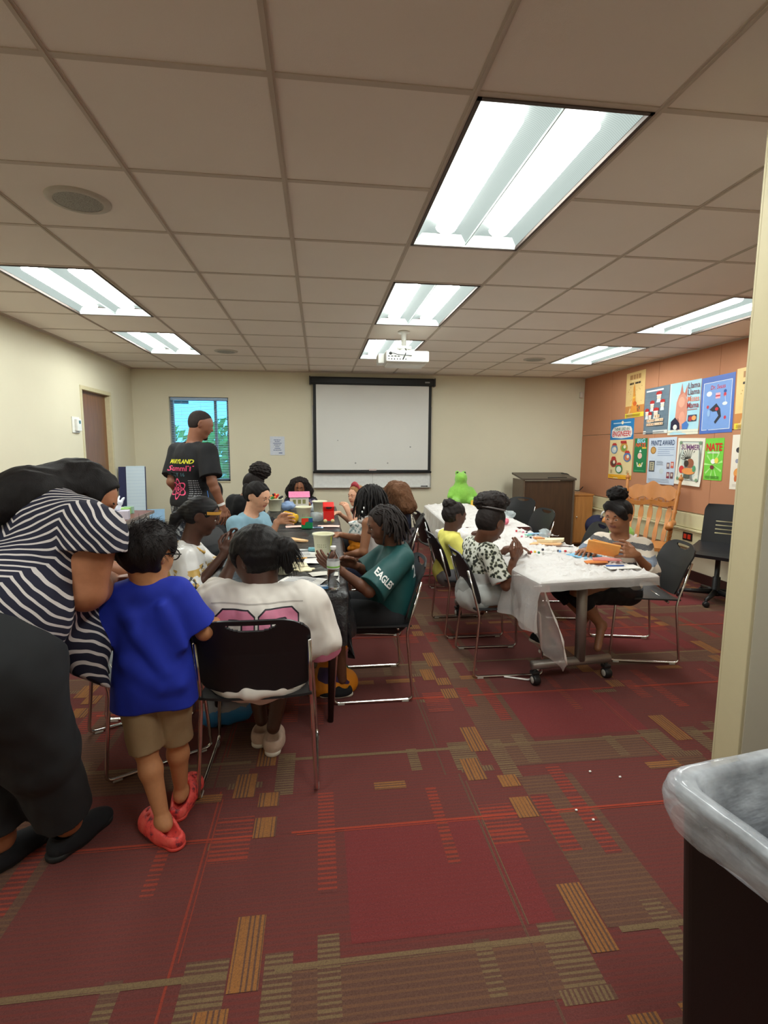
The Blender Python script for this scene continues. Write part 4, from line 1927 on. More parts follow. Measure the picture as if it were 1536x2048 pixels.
cn = thing('cabinet', 'honey oak cabinet standing right of the dark lectern', 'cabinet', (3.855, 7.40, 0))
b = B()
b.mm((-.145, -.21, .05), (.145, .25, .76), bev=.004)
b.build('carcass', M_oak, cn)
b = B()
b.mm((-.152, -.222, .76), (.152, .258, .785), bev=.004)
b.build('top', M_oak, cn)
b = B()
b.mm((-.14, -.19, .0), (.14, .24, .05))
b.build('plinth', M_esp, cn)
b = B()
b.mm((-.136, -.222, .07), (.136, -.211, .75), bev=.003)
dd_ = b.build('door', M_oak, cn)
b = B()
b.lathe([(0, -.245), (.010, -.245), (.012, -.235), (.006, -.222)], (-.11, 0, .45), 12, axis='y')
b.build('knob', M_chrome, dd_)

# --- rocking chair of turned oak, facing left
rk = thing('rocking_chair', 'honey oak rocking chair with pressed top rail in front of the posters', 'rocking chair', (3.50, 5.24, 0), radians(135))


def spindle(b, p, q, r, n=12, knob=None):
    P, Q = Vector(p), Vector(q)
    m = 26
    pts, rr = [], []
    for k in range(m + 1):
        u = k / m
        pts.append(P.lerp(Q, u))
        w = r * (.72 + .28 * sin(pi * u))
        for c0 in (.18, .32, .5, .68, .82):
            w += r * .38 * math.exp(-((u - c0) / .018) ** 2) - r * .25 * math.exp(-((u - c0 - .035) / .02) ** 2)
        rr.append(w)
    b.tube(pts, rr, n)


M_rock = mat('oak_honey', srgb(184, 120, 62), .35, var=.22, nscale=12, vscale=(1, 1, .3))
b = B()
b.prism([(-.26, -.22), (.26, -.22), (.29, .24), (.2, .27), (-.2, .27), (-.29, .24)], .40, .435)
b.build('seat', M_rock, rk)
for s in (-1, 1):
    b = B()
    pts = [(s * .25, -.46 + .92 * k / 16, .022 + .10 * ((k - 8.5) / 8) ** 2) for k in range(17)]
    V, Fs = tube_np(pts, .02, 8)
    b.add(V, Fs, 0, True)
    b.build('rocker', M_rock, rk)
    for y0, y1 in ((.19, .20), (-.17, -.22)):
        b = B()
        spindle(b, (s * .22, y0, .41), (s * .25, y1, .06), .018)
        b.build('leg', M_rock, rk)
    # back post
    b = B()
    spindle(b, (s * .235, -.20, .42), (s * .275, -.44, 1.10), .021)
    b.lathe([(0, 0), (.014, .0), (.024, .02), (.026, .035), (.018, .05), (.008, .06), (.012, .07), (0, .085)], (s * .277, -.447, 1.09), 14)
    b.build('back_post', M_rock, rk)
    # arm with scrolled end
    b = B()
    pts = fillet([(s * .255, -.30, .66), (s * .30, -.05, .665), (s * .31, .16, .69), (s * .31, .27, .685), (s * .31, .30, .65)], .08)
    b.tube(pts, [.022 + .014 * min(1, k / (len(pts) - 1) * 1.3) for k in range(len(pts))], 10)
    b.build('arm', M_rock, rk)
    for yy in (.10, .20):
        b = B()
        spindle(b, (s * .28, yy - .02, .43), (s * .305, yy, .67), .014)
        b.build('arm_spindle', M_rock, rk)
for k in range(5):
    x = (k - 2) * .088

    def slat(u, v, x=x):
        w = .030 * (1 - .35 * abs(v - .5) * 2) * (1 + .25 * sin(v * 12))
        bow = -.045 * sin(pi * v) * (1 if v < .6 else .8)
        return (x * (1 + .12 * v) + (u - .5) * w * 2 * .8, -.205 - .195 * v + bow * .8 + .03 * sin(2 * pi * v), .43 + .45 * v)
    sheet('back_slat', slat, 4, 20, M_rock, rk, .014)


def rail(u, v):
    e = (u - .5) * 2
    z = .885 + (.15 + .03 * cos(e * pi) + .02 * cos(e * 3 * pi)) * v - .018 * (1 - v) * cos(e * 3 * pi)
    return (e * .27, -.395 - .035 * v - .035 * (1 - e * e), z)


sheet('top_rail', rail, 40, 8, M_rock, rk, .022)


def rail2(u, v):
    e = (u - .5) * 2
    return (e * .268, -.375 - .035 * (1 - e * e), .815 + .05 * v + .012 * cos(e * 2 * pi))


sheet('middle_rail', rail2, 30, 4, M_rock, rk, .02)
for k in range(7):
    x = (k - 3) * .072
    b = B()
    b.lathe([(.004, 0), (.010, .01), (.006, .02), (.010, .03), (.004, .04)], (x, -.412 + .012 * abs(k - 3) / 3, .858), 8)
    b.build('short_spindle', M_rock, rk)
b = B()
for z, y in ((.2, .2), (.26, .2), (.22, -.19)):
    spindle(b, (-.235, y, z), (.235, y, z), .012)
b.build('stretcher', M_rock, rk)

# --- black swivel chair by the right jamb
oc = thing('swivel_chair', 'black plastic swivel chair with slotted back beside the right jamb', 'chair', (3.78, 4.45, 0), radians(125))


def oseat(u, v):
    x, y = (u - .5) * .50, -.26 + .48 * v
    return (x * (1 - .1 * max(0, v - .7)), y, .485 + .05 * (1 - v) ** 2 - .02 * max(0, v - .8) * 4)


sheet('seat', oseat, 14, 14, M_poly, oc, .03)


def oback(u, v):
    e = (u - .5) * 2
    c = 1 - .12 * max(0, (v - .8) / .2) ** 2
    return (e * .23 * c, -.235 - .06 * v - .03 * (1 - e * e), .52 + .39 * v)


sheet('backrest', oback, 30, 40, M_poly, oc, .012, lambda u, v: any(abs(v - q) < .014 for q in (.26, .36, .46, .56)) and .22 < u < .78)
b = B()
b.lathe([(0, .47), (.08, .47), (.06, .44), (.022, .42), (.022, .24), (.034, .235), (.034, .09), (.05, .085), (.05, .06), (0, .06)], (0, 0, 0), 18)
b.build('gas_column', M_castb, oc)
for k in range(5):
    a = 2 * pi * k / 5 + .35
    b = B()
    b.tube([(.03 * cos(a), .03 * sin(a), .09), (.30 * cos(a), .30 * sin(a), .07)], [.028, .016], 10)
    lg = b.build('leg', M_castb, oc)
    b = B()
    for s in (-1, 1):
        M4 = Matrix.Translation((.30 * cos(a), .30 * sin(a), .028)) @ Matrix.Rotation(a + .6, 4, 'Z')
        V = []
        bb = B().lathe([(0, s * .006), (.024, s * .006), (.028, s * .012), (.024, s * .022), (0, s * .022)], (0, 0, 0), 14, axis='x')
        b.add([M4 @ Vector(v) for v in bb.v], bb.f, 0, True)
    b.tube([(.30 * cos(a), .30 * sin(a), .03), (.30 * cos(a), .30 * sin(a), .075)], .01, 8)
    b.build('caster', M_castb, lg)

# --- flip charts leaning in the left back corner
fc = thing('flip_chart', 'navy framed flip chart pad standing in the left back corner', 'flip chart', (-2.40, 7.02, 0), radians(12))
M_nav = mat('frame_navy', srgb(24, 30, 74), .5)


def lean(b, x0, x1, z0, z1, y0, d, mi=0, k=.16):
    V = []
    for (x, z) in ((x0, z0), (x1, z0), (x1, z1), (x0, z1)):
        V.append((x, y0 + (z - .1) * k, z))
    V2 = [(v[0], v[1] + d, v[2]) for v in V]
    b.add(V + V2, [(0, 1, 2, 3), (7, 6, 5, 4), (0, 4, 5, 1), (1, 5, 6, 2), (2, 6, 7, 3), (3, 7, 4, 0)], mi)


b = B()
lean(b, -.15, .17, .55, 1.19, -.09, .02)
b.build('board', M_nav, fc)
t = NT('pad_paper')
x, y, z = t.xyz(t.coord())
ln = t.math('GREATER_THAN', t.math('SINE', t.math('MULTIPLY', z, 150)), .93)
t.set(Base_Color=t.mix(t.math('MULTIPLY', ln, .25), srgb(198, 216, 228), srgb(120, 160, 200)), Roughness=.7)
b = B()
lean(b, -.06, .16, .60, 1.20, -.105, .012)
b.build('paper_pad', t.m, fc)
b = B()
b.mm((-.16, -.10, .52), (.20, .02, .575), bev=.006)
b.build('pen_tray', mat('tray_pale', srgb(206, 206, 200), .5), fc)
for x in (-.13, .15):
    b = B()
    b.tube([(x, -.02, .56), (x + .02 * (1 if x > 0 else -1), -.10, 0)], .014, 8)
    b.tube([(x, .02, .60), (x, .22, 0)], .012, 8)
    b.build('leg', M_nav, fc)
b = B()
b.box((.145, -.085, .60), (.05, .03, .05), 0, .005)
b.build('clip', M_castb, fc)
f2 = thing('easel_board', 'pale blue board leaning low against the corner below the flip chart', 'board', (-2.17, 7.15, 0), radians(12))
b = B()
lean(b, -.16, .12, .10, .62, -.05, .012, 0, .22)
b.build('panel', mat('panel_pale_blue', srgb(158, 200, 236), .5), f2)
b = B()
for x in (-.13, .09):
    b.tube([(x, -.02, .30), (x, -.07, 0)], .012, 8)
    b.tube([(x, .05, .45), (x, .20, 0)], .010, 8)
b.build('stand', mat('stand_silver', srgb(176, 178, 180), .35, .7), f2)

# --- black seat with bag by the window
wc = thing('armchair', 'black upholstered chair below the window beside the man', 'chair', (-1.32, 6.55, 0), radians(-150))
S = Sdf(.012)
S.rc((-.2, 0, .40), (.2, 0, .40), .10, .10, .08).rc((-.2, .18, .38), (.2, .18, .38), .09, .09, .08)
S.build('seat', mat('uphol_black', srgb(24, 24, 28), .9), wc)
S = Sdf(.012)
S.rc((-.17, -.22, .50), (-.15, -.27, .95), .07, .06, .06).rc((.17, -.22, .50), (.15, -.27, .95), .07, .06, .06).rc((-.15, -.25, .9), (.15, -.25, .9), .065, .065, .1).rc((0, -.24, .5), (0, -.26, .9), .09, .08, .12)
S.build('backrest', MATS['uphol_black'], wc)
for s in (-1, 1):
    b = B()
    b.tube(fillet([(s * .27, .2, .0), (s * .27, .22, .62), (s * .27, -.2, .62), (s * .27, -.22, .0)], .05), .014, 8)
    b.build('arm_frame', M_castb, wc)

# --- rubbish bin with clear liner, nearest object at lower right
tb = thing('trash_can', 'tall black rubbish bin at the lower right corner', 'trash can', (1.034, .776, 0))


def rrect(hx, hy, r, n=8):
    out = []
    for (sx, sy, a0) in ((1, 1, 0), (-1, 1, pi / 2), (-1, -1, pi), (1, -1, 3 * pi / 2)):
        for k in range(n + 1):
            a = a0 + pi / 2 * k / n
            out.append((sx * (hx - r) + r * cos(a), sy * (hy - r) + r * sin(a)))
    return out


BX, BY, BH = .235, .235, .745
BRZ = radians(10)


def rings(b, prof, r, mi=0, wob=None):
    """prof: list of (hx, hy, z)"""
    base_ = None
    k0 = None
    allV = []
    for (hx, hy, z) in prof:
        R_ = rrect(hx, hy, min(r, hx * .9, hy * .9))
        allV.append([(x, y, z) for (x, y) in R_])
    n = len(allV[0])
    V, Fs = [], []
    for i, ring in enumerate(allV):
        for j, p in enumerate(ring):
            V.append(wob(i, j, n, p) if wob else p)
    for i in range(len(allV) - 1):
        for j in range(n):
            Fs.append((i * n + j, i * n + (j + 1) % n, (i + 1) * n + (j + 1) % n, (i + 1) * n + j))
    b.add(V, Fs, mi, True)
    return n


b = B()
n = rings(b, [(.19, .19, .004), (.20, .20, .0), (.205, .205, .02), (BX, BY, BH - .03), (BX + .012, BY + .012, BH - .028), (BX + .014, BY + .014, BH), (BX - .004, BY - .004, BH), (BX - .01, BY - .01, BH - .03), (.19, .19, .03)], .05)
b.add([b.v[j] for j in range(n)], [tuple(range(n))])
o = b.build('bin_body', mat('bin_black', srgb(20, 18, 18), .55, var=.15, bump=.12, bscale=300), tb)
o.rotation_euler = (0, 0, BRZ)
t = NT('bin_liner')
t.set(Base_Color=srgb(214, 218, 226), Roughness=.16, Specular_IOR_Level=.9)
f = t.noise(11, detail=3, rough=.5, vscale=(1, 1, 2.5))
t.bump(f, .35, .02)
trn = t.n('ShaderNodeBsdfTransparent')
mx = t.n('ShaderNodeMixShader')
t.l(t.ramp(t.noise(9, detail=4), [(.3, (.30, .30, .30)), (.7, (.72, .72, .72))]), mx.inputs[0])
t.l(t.b.outputs[0], mx.inputs[1])
t.l(trn.outputs[0], mx.inputs[2])
t.l(mx.outputs[0], t.out.inputs[0])
ln_ = B()


def lw(i, j, n, p):
    a = 2 * pi * j / n
    x, y, z = p
    w = noise.noise((x * 11, y * 11, z * 16)) * .008 + noise.noise((x * 5, y * 5, z * 34)) * .005
    d = Vector((x, y, 0)).normalized()
    e = 0
    if i == 0:
        z += .03 * noise.noise((x * 7, y * 7, 1)) 
    if 2 <= i <= 5:
        z += .010 * noise.noise((x * 9 + 3, y * 9, 2))
    return (x + d.x * w, y + d.y * w, z)


prof = [(BX + .022, BY + .022, BH - .088), (BX + .030, BY + .030, BH - .06), (BX + .030, BY + .030, BH - .03), (BX + .026, BY + .026, BH + .004), (BX + .014, BY + .014, BH + .016), (BX - .012, BY - .012, BH + .012),
        (BX - .034, BY - .034, BH - .04), (BX - .05, BY - .05, BH - .18), (BX - .06, BY - .06, BH - .36), (BX - .10, BY - .10, BH - .44), (.02, .02, BH - .45)]
pf = []
for q in range(len(prof) - 1):
    for s in range(3):
        u = s / 3
        pf.append(tuple(prof[q][k] * (1 - u) + prof[q + 1][k] * u for k in range(3)))
pf.append(prof[-1])


def rr_dense(hx, hy, r):
    return rrect(hx, hy, r, 8)


_old = rrect


def rrect(hx, hy, r, n=8):                      # denser outline for the soft liner
    P = _old(hx, hy, r, n)
    out = []
    for i in range(len(P)):
        a, c = P[i], P[(i + 1) % len(P)]
        L_ = math.hypot(c[0] - a[0], c[1] - a[1])
        m = max(1, int(L_ / .012)) if L_ > .05 else 1
        m = 14 if L_ > .05 or (i + 1) % (n + 1) == 0 else 1
        for k in range(m):
            out.append((a[0] + (c[0] - a[0]) * k / m, a[1] + (c[1] - a[1]) * k / m))
    return out


rings(ln_, pf, .06, 0, lw)
o = ln_.build('bin_liner', t.m, None)
o.location = (1.034, .776, 0)
o.rotation_euler = (0, 0, BRZ)
tag(o, 'crinkled clear plastic bag lining the black bin and folded over its rim', 'bin liner')
# ------------------------------------------------------------------ the people
SK_dark = skin('skin_dark', srgb(104, 66, 48))
SK_deep = skin('skin_deep', srgb(82, 52, 40))
SK_brown = skin('skin_brown', srgb(146, 98, 70))
SK_tan = skin('skin_tan', srgb(190, 132, 92))
SK_mid = skin('skin_mid', srgb(168, 110, 78))
SK_light = skin('skin_light', srgb(216, 164, 134))
LIP_d = skin('lips_dark', srgb(122, 70, 62))
LIP_l = skin('lips_rose', srgb(190, 112, 100))
H_black = hair_mat('hair_black', srgb(24, 20, 20))
H_soft = hair_mat('hair_soft_black', srgb(34, 27, 26), .6)
H_brown = hair_mat('hair_brown', srgb(96, 64, 42))
M_fblack = mat('cloth_black', srgb(22, 22, 26), .85, var=.2, nscale=80, bump=.15, bscale=600)
M_fnavy = mat('cloth_navy', srgb(30, 36, 60), .85, var=.2, nscale=80, bump=.15, bscale=600)
M_blk_sole = mat('sole_black', srgb(30, 30, 30), .7)
M_wht_sole = mat('sole_white', srgb(214, 204, 190), .6)


# --- boy in the blue shirt, standing with his back to us
J = dict(sl=(-.715, 1.93, .918), sr=(-.53, 1.95, .925), el=(-.805, 1.925, .745), er=(-.445, 1.99, .755), wl=(-.755, 2.09, .70), wr=(-.43, 2.15, .74),
         hl=(-.685, 1.94, .56), hr=(-.56, 1.955, .56), kl=(-.655, 1.915, .335), kr=(-.565, 1.995, .33), al=(-.592, 1.868, .075), ar=(-.568, 2.03, .075),
         hc=(-.622, 1.965, 1.072), hf=(.42, .88, -.22), hh=.205, af=.86, lf=.78, bare=True, tl=(-.655, 1.92, .04), tr=(-.565, 2.11, .04),
         hands={'l': ((.3, 1, -.1), (.4, 0, -1), None, .4), 'r': ((.2, 1, .1), (-.4, 0, -1), None, .4)})
root, inf = person('boy in a royal blue shirt and khaki shorts standing with his back turned', J, SK_tan, LIP_l, h=.0042, base=(-.62, 1.95, 0))
M_blue = mat('cloth_royal_blue', srgb(24, 44, 164), .8, var=.06, nscale=60, bump=.12, bscale=700)


def boyx(S, info):
    for i, (a, b_) in enumerate((((-.665, 1.858, .86), (-.56, 1.865, .66)), ((-.64, 1.856, .80), (-.52, 1.88, .60)), ((-.56, 1.86, .90), (-.50, 1.885, .74)), ((-.69, 1.862, .70), (-.57, 1.862, .60)))):
        S.rc(np.array(a) + (0, .005, 0), np.array(b_) + (0, .005, 0), .008, .010, .05)


shirt(inf, root, 'tshirt', M_blue, t=.014, sleeve=.80, hem=.03, h=.0046, neck=.066, flare=1.5, wr=.005, drop=.03, fq=22, extra=boyx, neck_fwd=.03, drape=1.28)
M_khaki = mat('cloth_khaki', srgb(150, 124, 92), .85, var=.08, nscale=60, bump=.15, bscale=600)
trousers(inf, root, 'shorts', M_khaki, t=.010, to=1.0, h=.0045, flare=1.0, waist=.05, k=.012, wr=.004)
S = hair_shell(inf, grow=.115, front=.3, low=.02, h=.004)
S.wrinkle(.006, 80, 4, (1, 1, .4))
V1 = S.mesh()
D = rand_dirs(800, 5, lambda d: d[2] > -.35 and (d[1] < .25 or d[2] > .5))
R = on_skull(inf, D, .105)
dirs = D @ inf['M'].T * .45 + np.array([.45, .3, .15]) + .35 * np.random.RandomState(3).normal(0, 1, (len(D), 3))
v2 = strands(None, R, dirs, .034, .0013, 0, 1.6, 5, 3, 6)
add_hair(inf, root, 'hair', merge([V1, v2]), hair_mat('hair_boy', srgb(30, 24, 24), .4))
b = B()
c_, M_ = inf['hc'] - inf['base'], inf['M']
hp = lambda x, y, z: tuple(c_ + M_ @ (np.array([x, y, z]) * inf['hh']))
for s in (-1, 1):
    b.tube([hp(.36 * s, -.08, .01), hp(.37 * s, .1, .02), hp(.33 * s, .43, .02)], .0028, 6)
    b.tube([hp(.135 * s + .13 * cos(a), .475, .005 + .10 * sin(a)) for a in np.linspace(0, 2 * pi, 17)[:-1]], .0026, 6, closed=True)
b.tube([hp(-.03, .49, .02), hp(0, .50, .03), hp(.03, .49, .02)], .0024, 6)
b.build('glasses', mat('glasses_black', srgb(20, 20, 22), .3), root)


def clog(info, root, at, fwd, L):
    M = frame(fwd)
    base = info['base']
    at = np.array(at, float)
    P = lambda x, y, z: at + M @ (np.array([x, y, z]) * L)
    t = NT('clog_foam') if 'clog_foam' not in MATS else None
    if t:
        co = t.coord()
        f = t.noise(26, co, detail=4, rough=.6)
        t.set(Base_Color=t.ramp(f, [(.36, srgb(92, 40, 52)), (.47, srgb(224, 70, 66)), (.7, srgb(240, 104, 92))]), Roughness=.55)
        MATS['clog_foam'] = t.m
    S = Sdf(.004)
    S.rc(P(0, -.30, .13), P(0, .05, .12), .165 * L, .17 * L, .05)
    S.rc(P(0, .05, .14), P(.03, .47, .13), .17 * L, .21 * L, .05)
    S.rc(P(0, .30, .2), P(.02, .46, .16), .19 * L, .18 * L, .05)
    S.el(P(0, -.10, .37), (.135 * L, .34 * L, .26 * L), M, .012, -1)
    S.el(P(.01, .18, .20), (.15 * L, .22 * L, .10 * L), M, .012, -1)
    for (x, y) in ((-.1, .36), (.02, .40), (.13, .36), (-.05, .5), (.09, .5)):
        S.rc(P(x, y, .30), P(x, y, .5), .022 * L, .022 * L, .006, -1)
    S.cut(P(0, 0, 0), (0, 0, -1))
    o = S.build('clog', MATS['clog_foam'], root, None, base)
    S = Sdf(.004)
    S.rc(P(0, -.30, .03), P(0, .05, .03), .172 * L, .165 * L, .04)
    S.rc(P(0, .05, .03), P(.03, .47, .03), .165 * L, .20 * L, .04)
    S.cut(P(0, 0, .07), (0, 0, 1))
    S.cut(P(0, 0, 0), (0, 0, -1))
    S.build('sole', mat('clog_sole', srgb(206, 66, 56), .6), o, None, base)


clog(inf, root, (-.585, 1.87, 0), (-.70, .62, 0), .205)
clog(inf, root, (-.567, 2.045, 0), (.05, 1, 0), .205)

# --- woman bending forward in a striped top
J = dict(sl=(-1.03, 2.03, 1.215), sr=(-.745, 1.80, 1.165), el=(-1.0, 2.18, .98), er=(-.765, 1.77, .985), wl=(-.86, 2.30, .93), wr=(-.80, 2.03, .955),
         hl=(-1.14, 1.70, .83), hr=(-.95, 1.58, .83), kl=(-1.135, 1.78, .46), kr=(-.93, 1.74, .45), al=(-1.12, 1.81, .10), ar=(-.925, 1.87, .10),
         hc=(-.862, 2.055, 1.268), hf=(.84, .06, -.48), hu=(.35, .2, .9), hh=.225, af=1.78, lf=1.62,
         hands={'r': ((.9, .25, .10), (0, -.1, -1), .15, .6, .5), 'l': ((.5, 1, 0), (.3, 0, -1), .165, .4)})
root, inf = person('woman in a navy and white striped top bending forward', J, SK_mid, LIP_l, h=.005, base=(-1.03, 1.75, 0), fat=1.15)
t = NT('striped_jersey')
co = t.coord()
g = inf['g']
sp = t.n('ShaderNodeVectorMath', operation='DOT_PRODUCT')
t.l(co, sp.inputs[0])
sp.inputs[1].default_value = tuple(g['up'])
sl_ = t.n('ShaderNodeVectorMath', operation='DOT_PRODUCT')
t.l(co, sl_.inputs[0])
sl_.inputs[1].default_value = tuple(g['right'])
mid_l = (g['mid'] - inf['base']) @ g['right']
lat = t.math('PINGPONG', t.math('SUBTRACT', sl_.outputs['Value'], float(mid_l) + .02), .15)
wob = t.math('MULTIPLY', t.math('SUBTRACT', t.noise(7, co, detail=2), .5), .03)
ph = t.math('ADD', t.math('ADD', sp.outputs['Value'], t.math('MULTIPLY', lat, -.75)), wob)
st = t.math('FRACT', t.math('MULTIPLY', ph, 1 / .0265))
ms = t.math('GREATER_THAN', st, .70)
t.set(Base_Color=t.mix(ms, srgb(24, 24, 46), srgb(206, 198, 196)), Roughness=.85)
t.bump(t.noise(500, co), .1, .003)


def womanx(S, info):
    g = info['g']
    # broad back and the blouse hanging below her belly
    S.el(g['mid'] - g['up'] * .02 - g['fwd'] * .02, (.215, .14, .12), g['M'], .06)
    S.el(g['pel'] + g['up'] * .16 - g['fwd'] * .02, (.235, .20, .19), g['M'], .07)
    S.rc((-.90, 1.88, .96), (-.815, 1.90, .76), .12, .07, .08)
    S.rc((-.83, 1.87, .78), (-.785, 1.87, .53), .075, .03, .05)
    S.rc((-.79, 1.87, .62), (-.77, 1.88, .52), .03, .03, .03)


shirt(inf, root, 'striped_top', t.m, t=.014, sleeve=.24, hem=-.06, h=.006, neck=.09, flare=1.12, wr=.006, puff=1.0, fq=24, extra=womanx)
t = NT('denim_black')
co = t.coord()
f = t.noise(6, co, detail=4)
t.set(Base_Color=t.mix(f, srgb(22, 24, 27), srgb(42, 44, 47)), Roughness=.9)
t.bump(t.noise(700, co), .15, .003)


def hipx(S, info):
    g = info['g']
    S.el((-1.06, 1.60, .86), (.235, .21, .20), np.eye(3), .08)
    S.el((-.97, 1.62, .80), (.17, .17, .20), np.eye(3), .08)
    S.rc((-.96, 1.62, .78), (-.93, 1.72, .47), .15, .105, .06)
    S.rc((-1.14, 1.68, .78), (-1.135, 1.77, .47), .15, .105, .06)


trousers(inf, root, 'jeans', t.m, t=.014, to=1.82, h=.0065, flare=1.15, waist=.12, extra=hipx)
shoe(inf, root, (-.925, 1.868, 0), (.12, .24, 0), .27, M_fblack, M_blk_sole)
shoe(inf, root, (-1.13, 1.80, 0), (.14, .23, 0), .27, M_fblack, M_blk_sole)
S = hair_shell(inf, grow=.07, h=.005, low=.06)
c, M_, H = inf['hc'], inf['M'], inf['hh']
Pw = lambda x, y, z: c + M_ @ (np.array([x, y, z]) * H)
S.rc(Pw(-.05, -.3, .05), (-.97, 1.86, 1.30), .105, .085, .05)
S.rc((-.97, 1.86, 1.30), (-1.12, 1.70, 1.235), .085, .05, .04)
S.wrinkle(.005, 70, 3, (1, 1, 1))
V1 = S.mesh()
D = rand_dirs(600, 15, lambda d: d[1] < .1 and d[2] < .75)
R = on_skull(inf, D, .04)
tgt = np.array([-1.08, 1.74, 1.25])
dirs = [nv(D[i] @ M_.T * .6 + nv(tgt - R[i])) for i in range(len(D))]
v2 = strands(None, R, dirs, .16, .0022, 0, .7, 7, 3, 2)
add_hair(inf, root, 'hair', V1, H_black)

# --- seated person in the white football shirt, back to us
J = dict(sl=(-.405, 2.275, .795), sr=(-.105, 2.265, .785), el=(-.50, 2.50, .735), er=(-.035, 2.33, .60), wl=(-.435, 2.60, .885), wr=(-.12, 2.53, .585),
         hl=(-.36, 2.27, .46), hr=(-.18, 2.27, .46), kl=(-.38, 2.64, .48), kr=(-.16, 2.64, .48), al=(-.30, 2.50, .11), ar=(-.235, 2.42, .11),
         hc=(-.285, 2.335, .972), hf=(-.72, .62, -.32), hh=.245, af=1.15, lf=1.05,
         hands={'l': ((.1, .2, 1), (.9, .3, 0), None, .6, .7), 'r': ((-.3, 1, 0), (0, .1, -1), None, .4)})
root, inf = person('person seated with back turned in a white football shirt with pink numbers', J, SK_deep, LIP_d, h=.0045, base=(-.27, 2.27, 0), fat=1.05)
M_wjer = mat('jersey_white', srgb(222, 214, 206), .5, var=.04, nscale=30, bump=.1, bscale=900)


def pad(S, info):
    S.rc((-.45, 2.28, .775), (-.06, 2.27, .765), .085, .085, .05)
    S.rc((-.06, 2.27, .76), (.005, 2.27, .60), .09, .085, .05)
    S.rc((-.45, 2.28, .765), (-.51, 2.38, .66), .085, .085, .05)
    S.el((-.27, 2.21, .60), (.23, .12, .24), np.eye(3), .05)
    S.el((-.27, 2.195, .455), (.205, .135, .06), np.eye(3), .05)


o = shirt(inf, root, 'jersey', M_wjer, t=.02, sleeve=.95, hem=.09, h=.005, neck=.068, flare=1.6, wr=.009, puff=1.05, drop=.02, fq=26, extra=pad, neck_fwd=.03)
M_pinkn = mat('print_pink', srgb(206, 122, 150), .5)
M_blkn = mat('print_black', srgb(30, 24, 34), .5)


def octo(x, y, w, h_, c):
    ax, ay = abs(x), abs(y)
    return ax < w and ay < h_ and (ax - (w - c)) + (ay - (h_ - c)) < c


for cx in (-.352, -.175):
    W_, H_ = .083, .115
    outer = gridpoly(lambda x, y: octo(x, y, W_, H_, .028) and not octo(x, y, W_ - .006, H_ - .006, .026), -W_, W_, -H_, H_, 150)
    inner = gridpoly(lambda x, y: octo(x, y, W_ - .006, H_ - .006, .026) and not octo(x, y, .032, .075, .006), -W_, W_, -H_, H_, 150)
    line = gridpoly(lambda x, y: octo(x, y, .032, .075, .006) and not octo(x, y, .026, .069, .005), -W_, W_, -H_, H_, 150)
    org = (cx, 2.0, .678)
    for (pp, mm_, nm) in ((outer, M_blkn, 'number_outline'), (inner, M_pinkn, 'number'), (line, M_blkn, 'number_outline')):
        decal(o, pp, org, (1, 0, 0), (0, 0, 1), mm_, nm, o, .002, inf['base'])
pp = gridpoly(lambda x, y: True, -.19, .19, -.0022, .0022, 60)
decal(o, pp, (-.265, 2.0, .812), (1, 0, 0), (0, 0, 1), mat('seam_grey', srgb(180, 172, 166), .6), 'yoke_seam', o, .0015, inf['base'])
S = Sdf(.005)
S.rc((.003, 2.275, .585), (.012, 2.285, .535), .088, .08, .01, flat=True)
S.build('cuff', M_pinkn, o, None, inf['base'])
trousers(inf, root, 'shorts', mat('cloth_white', srgb(212, 206, 198), .7), t=.018, to=.8, h=.006)
M_beige = mat('sneaker_beige', srgb(196, 170, 152), .6, var=.2, nscale=40)
shoe(inf, root, (-.235, 2.42, 0), (.02, 1, 0), .25, M_beige, M_wht_sole, up=(0, .35, .95))
shoe(inf, root, (-.30, 2.50, 0), (.2, 1, 0), .25, M_beige, M_wht_sole)
S = hair_shell(inf, grow=.10, h=.0045, low=-.02)
c, M_, H = inf['hc'], inf['M'], inf['hh']
Pw = lambda x, y, z: c + M_ @ (np.array([x, y, z]) * H)
S.el(Pw(.16, -.62, -.02), (.052, .052, .058), np.eye(3), .03)
S.rc(Pw(.12, -.60, -.12), Pw(.10, -.62, -.38), .036, .018, .02)
S.wrinkle(.0035, 110, 8, (1, 1, .6))
V1 = S.mesh()
bc = Pw(.16, -.62, -.06)
D = rand_dirs(320, 25)
v2 = strands(None, bc + D * .045, D * .5 + np.array([.25, 0, -.7]), .07, .0013, 0, .9, 6, 3, 3)
add_hair(inf, root, 'hair', merge([V1, v2]), hair_mat('hair_sleek', srgb(22, 18, 18), .3))

# --- child in the white and gold shirt and black head wrap
J = dict(sl=(-.775, 3.19, .85), sr=(-.745, 2.93, .85), el=(-.66, 3.25, .70), er=(-.70, 2.87, .665), wl=(-.515, 3.12, .885), wr=(-.545, 2.975, .855),
         hl=(-.80, 3.15, .47), hr=(-.80, 2.98, .47), kl=(-.46, 3.16, .48), kr=(-.46, 2.98, .48), al=(-.50, 3.15, .10), ar=(-.50, 2.98, .10),
         hc=(-.672, 3.075, 1.065), hf=(.95, .02, -.32), hh=.205, af=.86, lf=.85,
         hands={'l': ((.5, -.3, .5), (-.3, -.8, 0), None, .7, .6), 'r': ((.55, .15, .75), (-.2, .9, 0), None, .75, .6)})
root, inf = person('child in a white and gold shirt and black head wrap at the black table', J, SK_deep, LIP_d, h=.0045, base=(-.78, 3.06, 0))
t = NT('jersey_white_gold')
co = t.coord()
x, y, z = t.xyz(co)
f = t.noise(14, co, detail=3)
gold = t.math('MULTIPLY', t.math('GREATER_THAN', f, .52), t.math('LESS_THAN', z, .795))
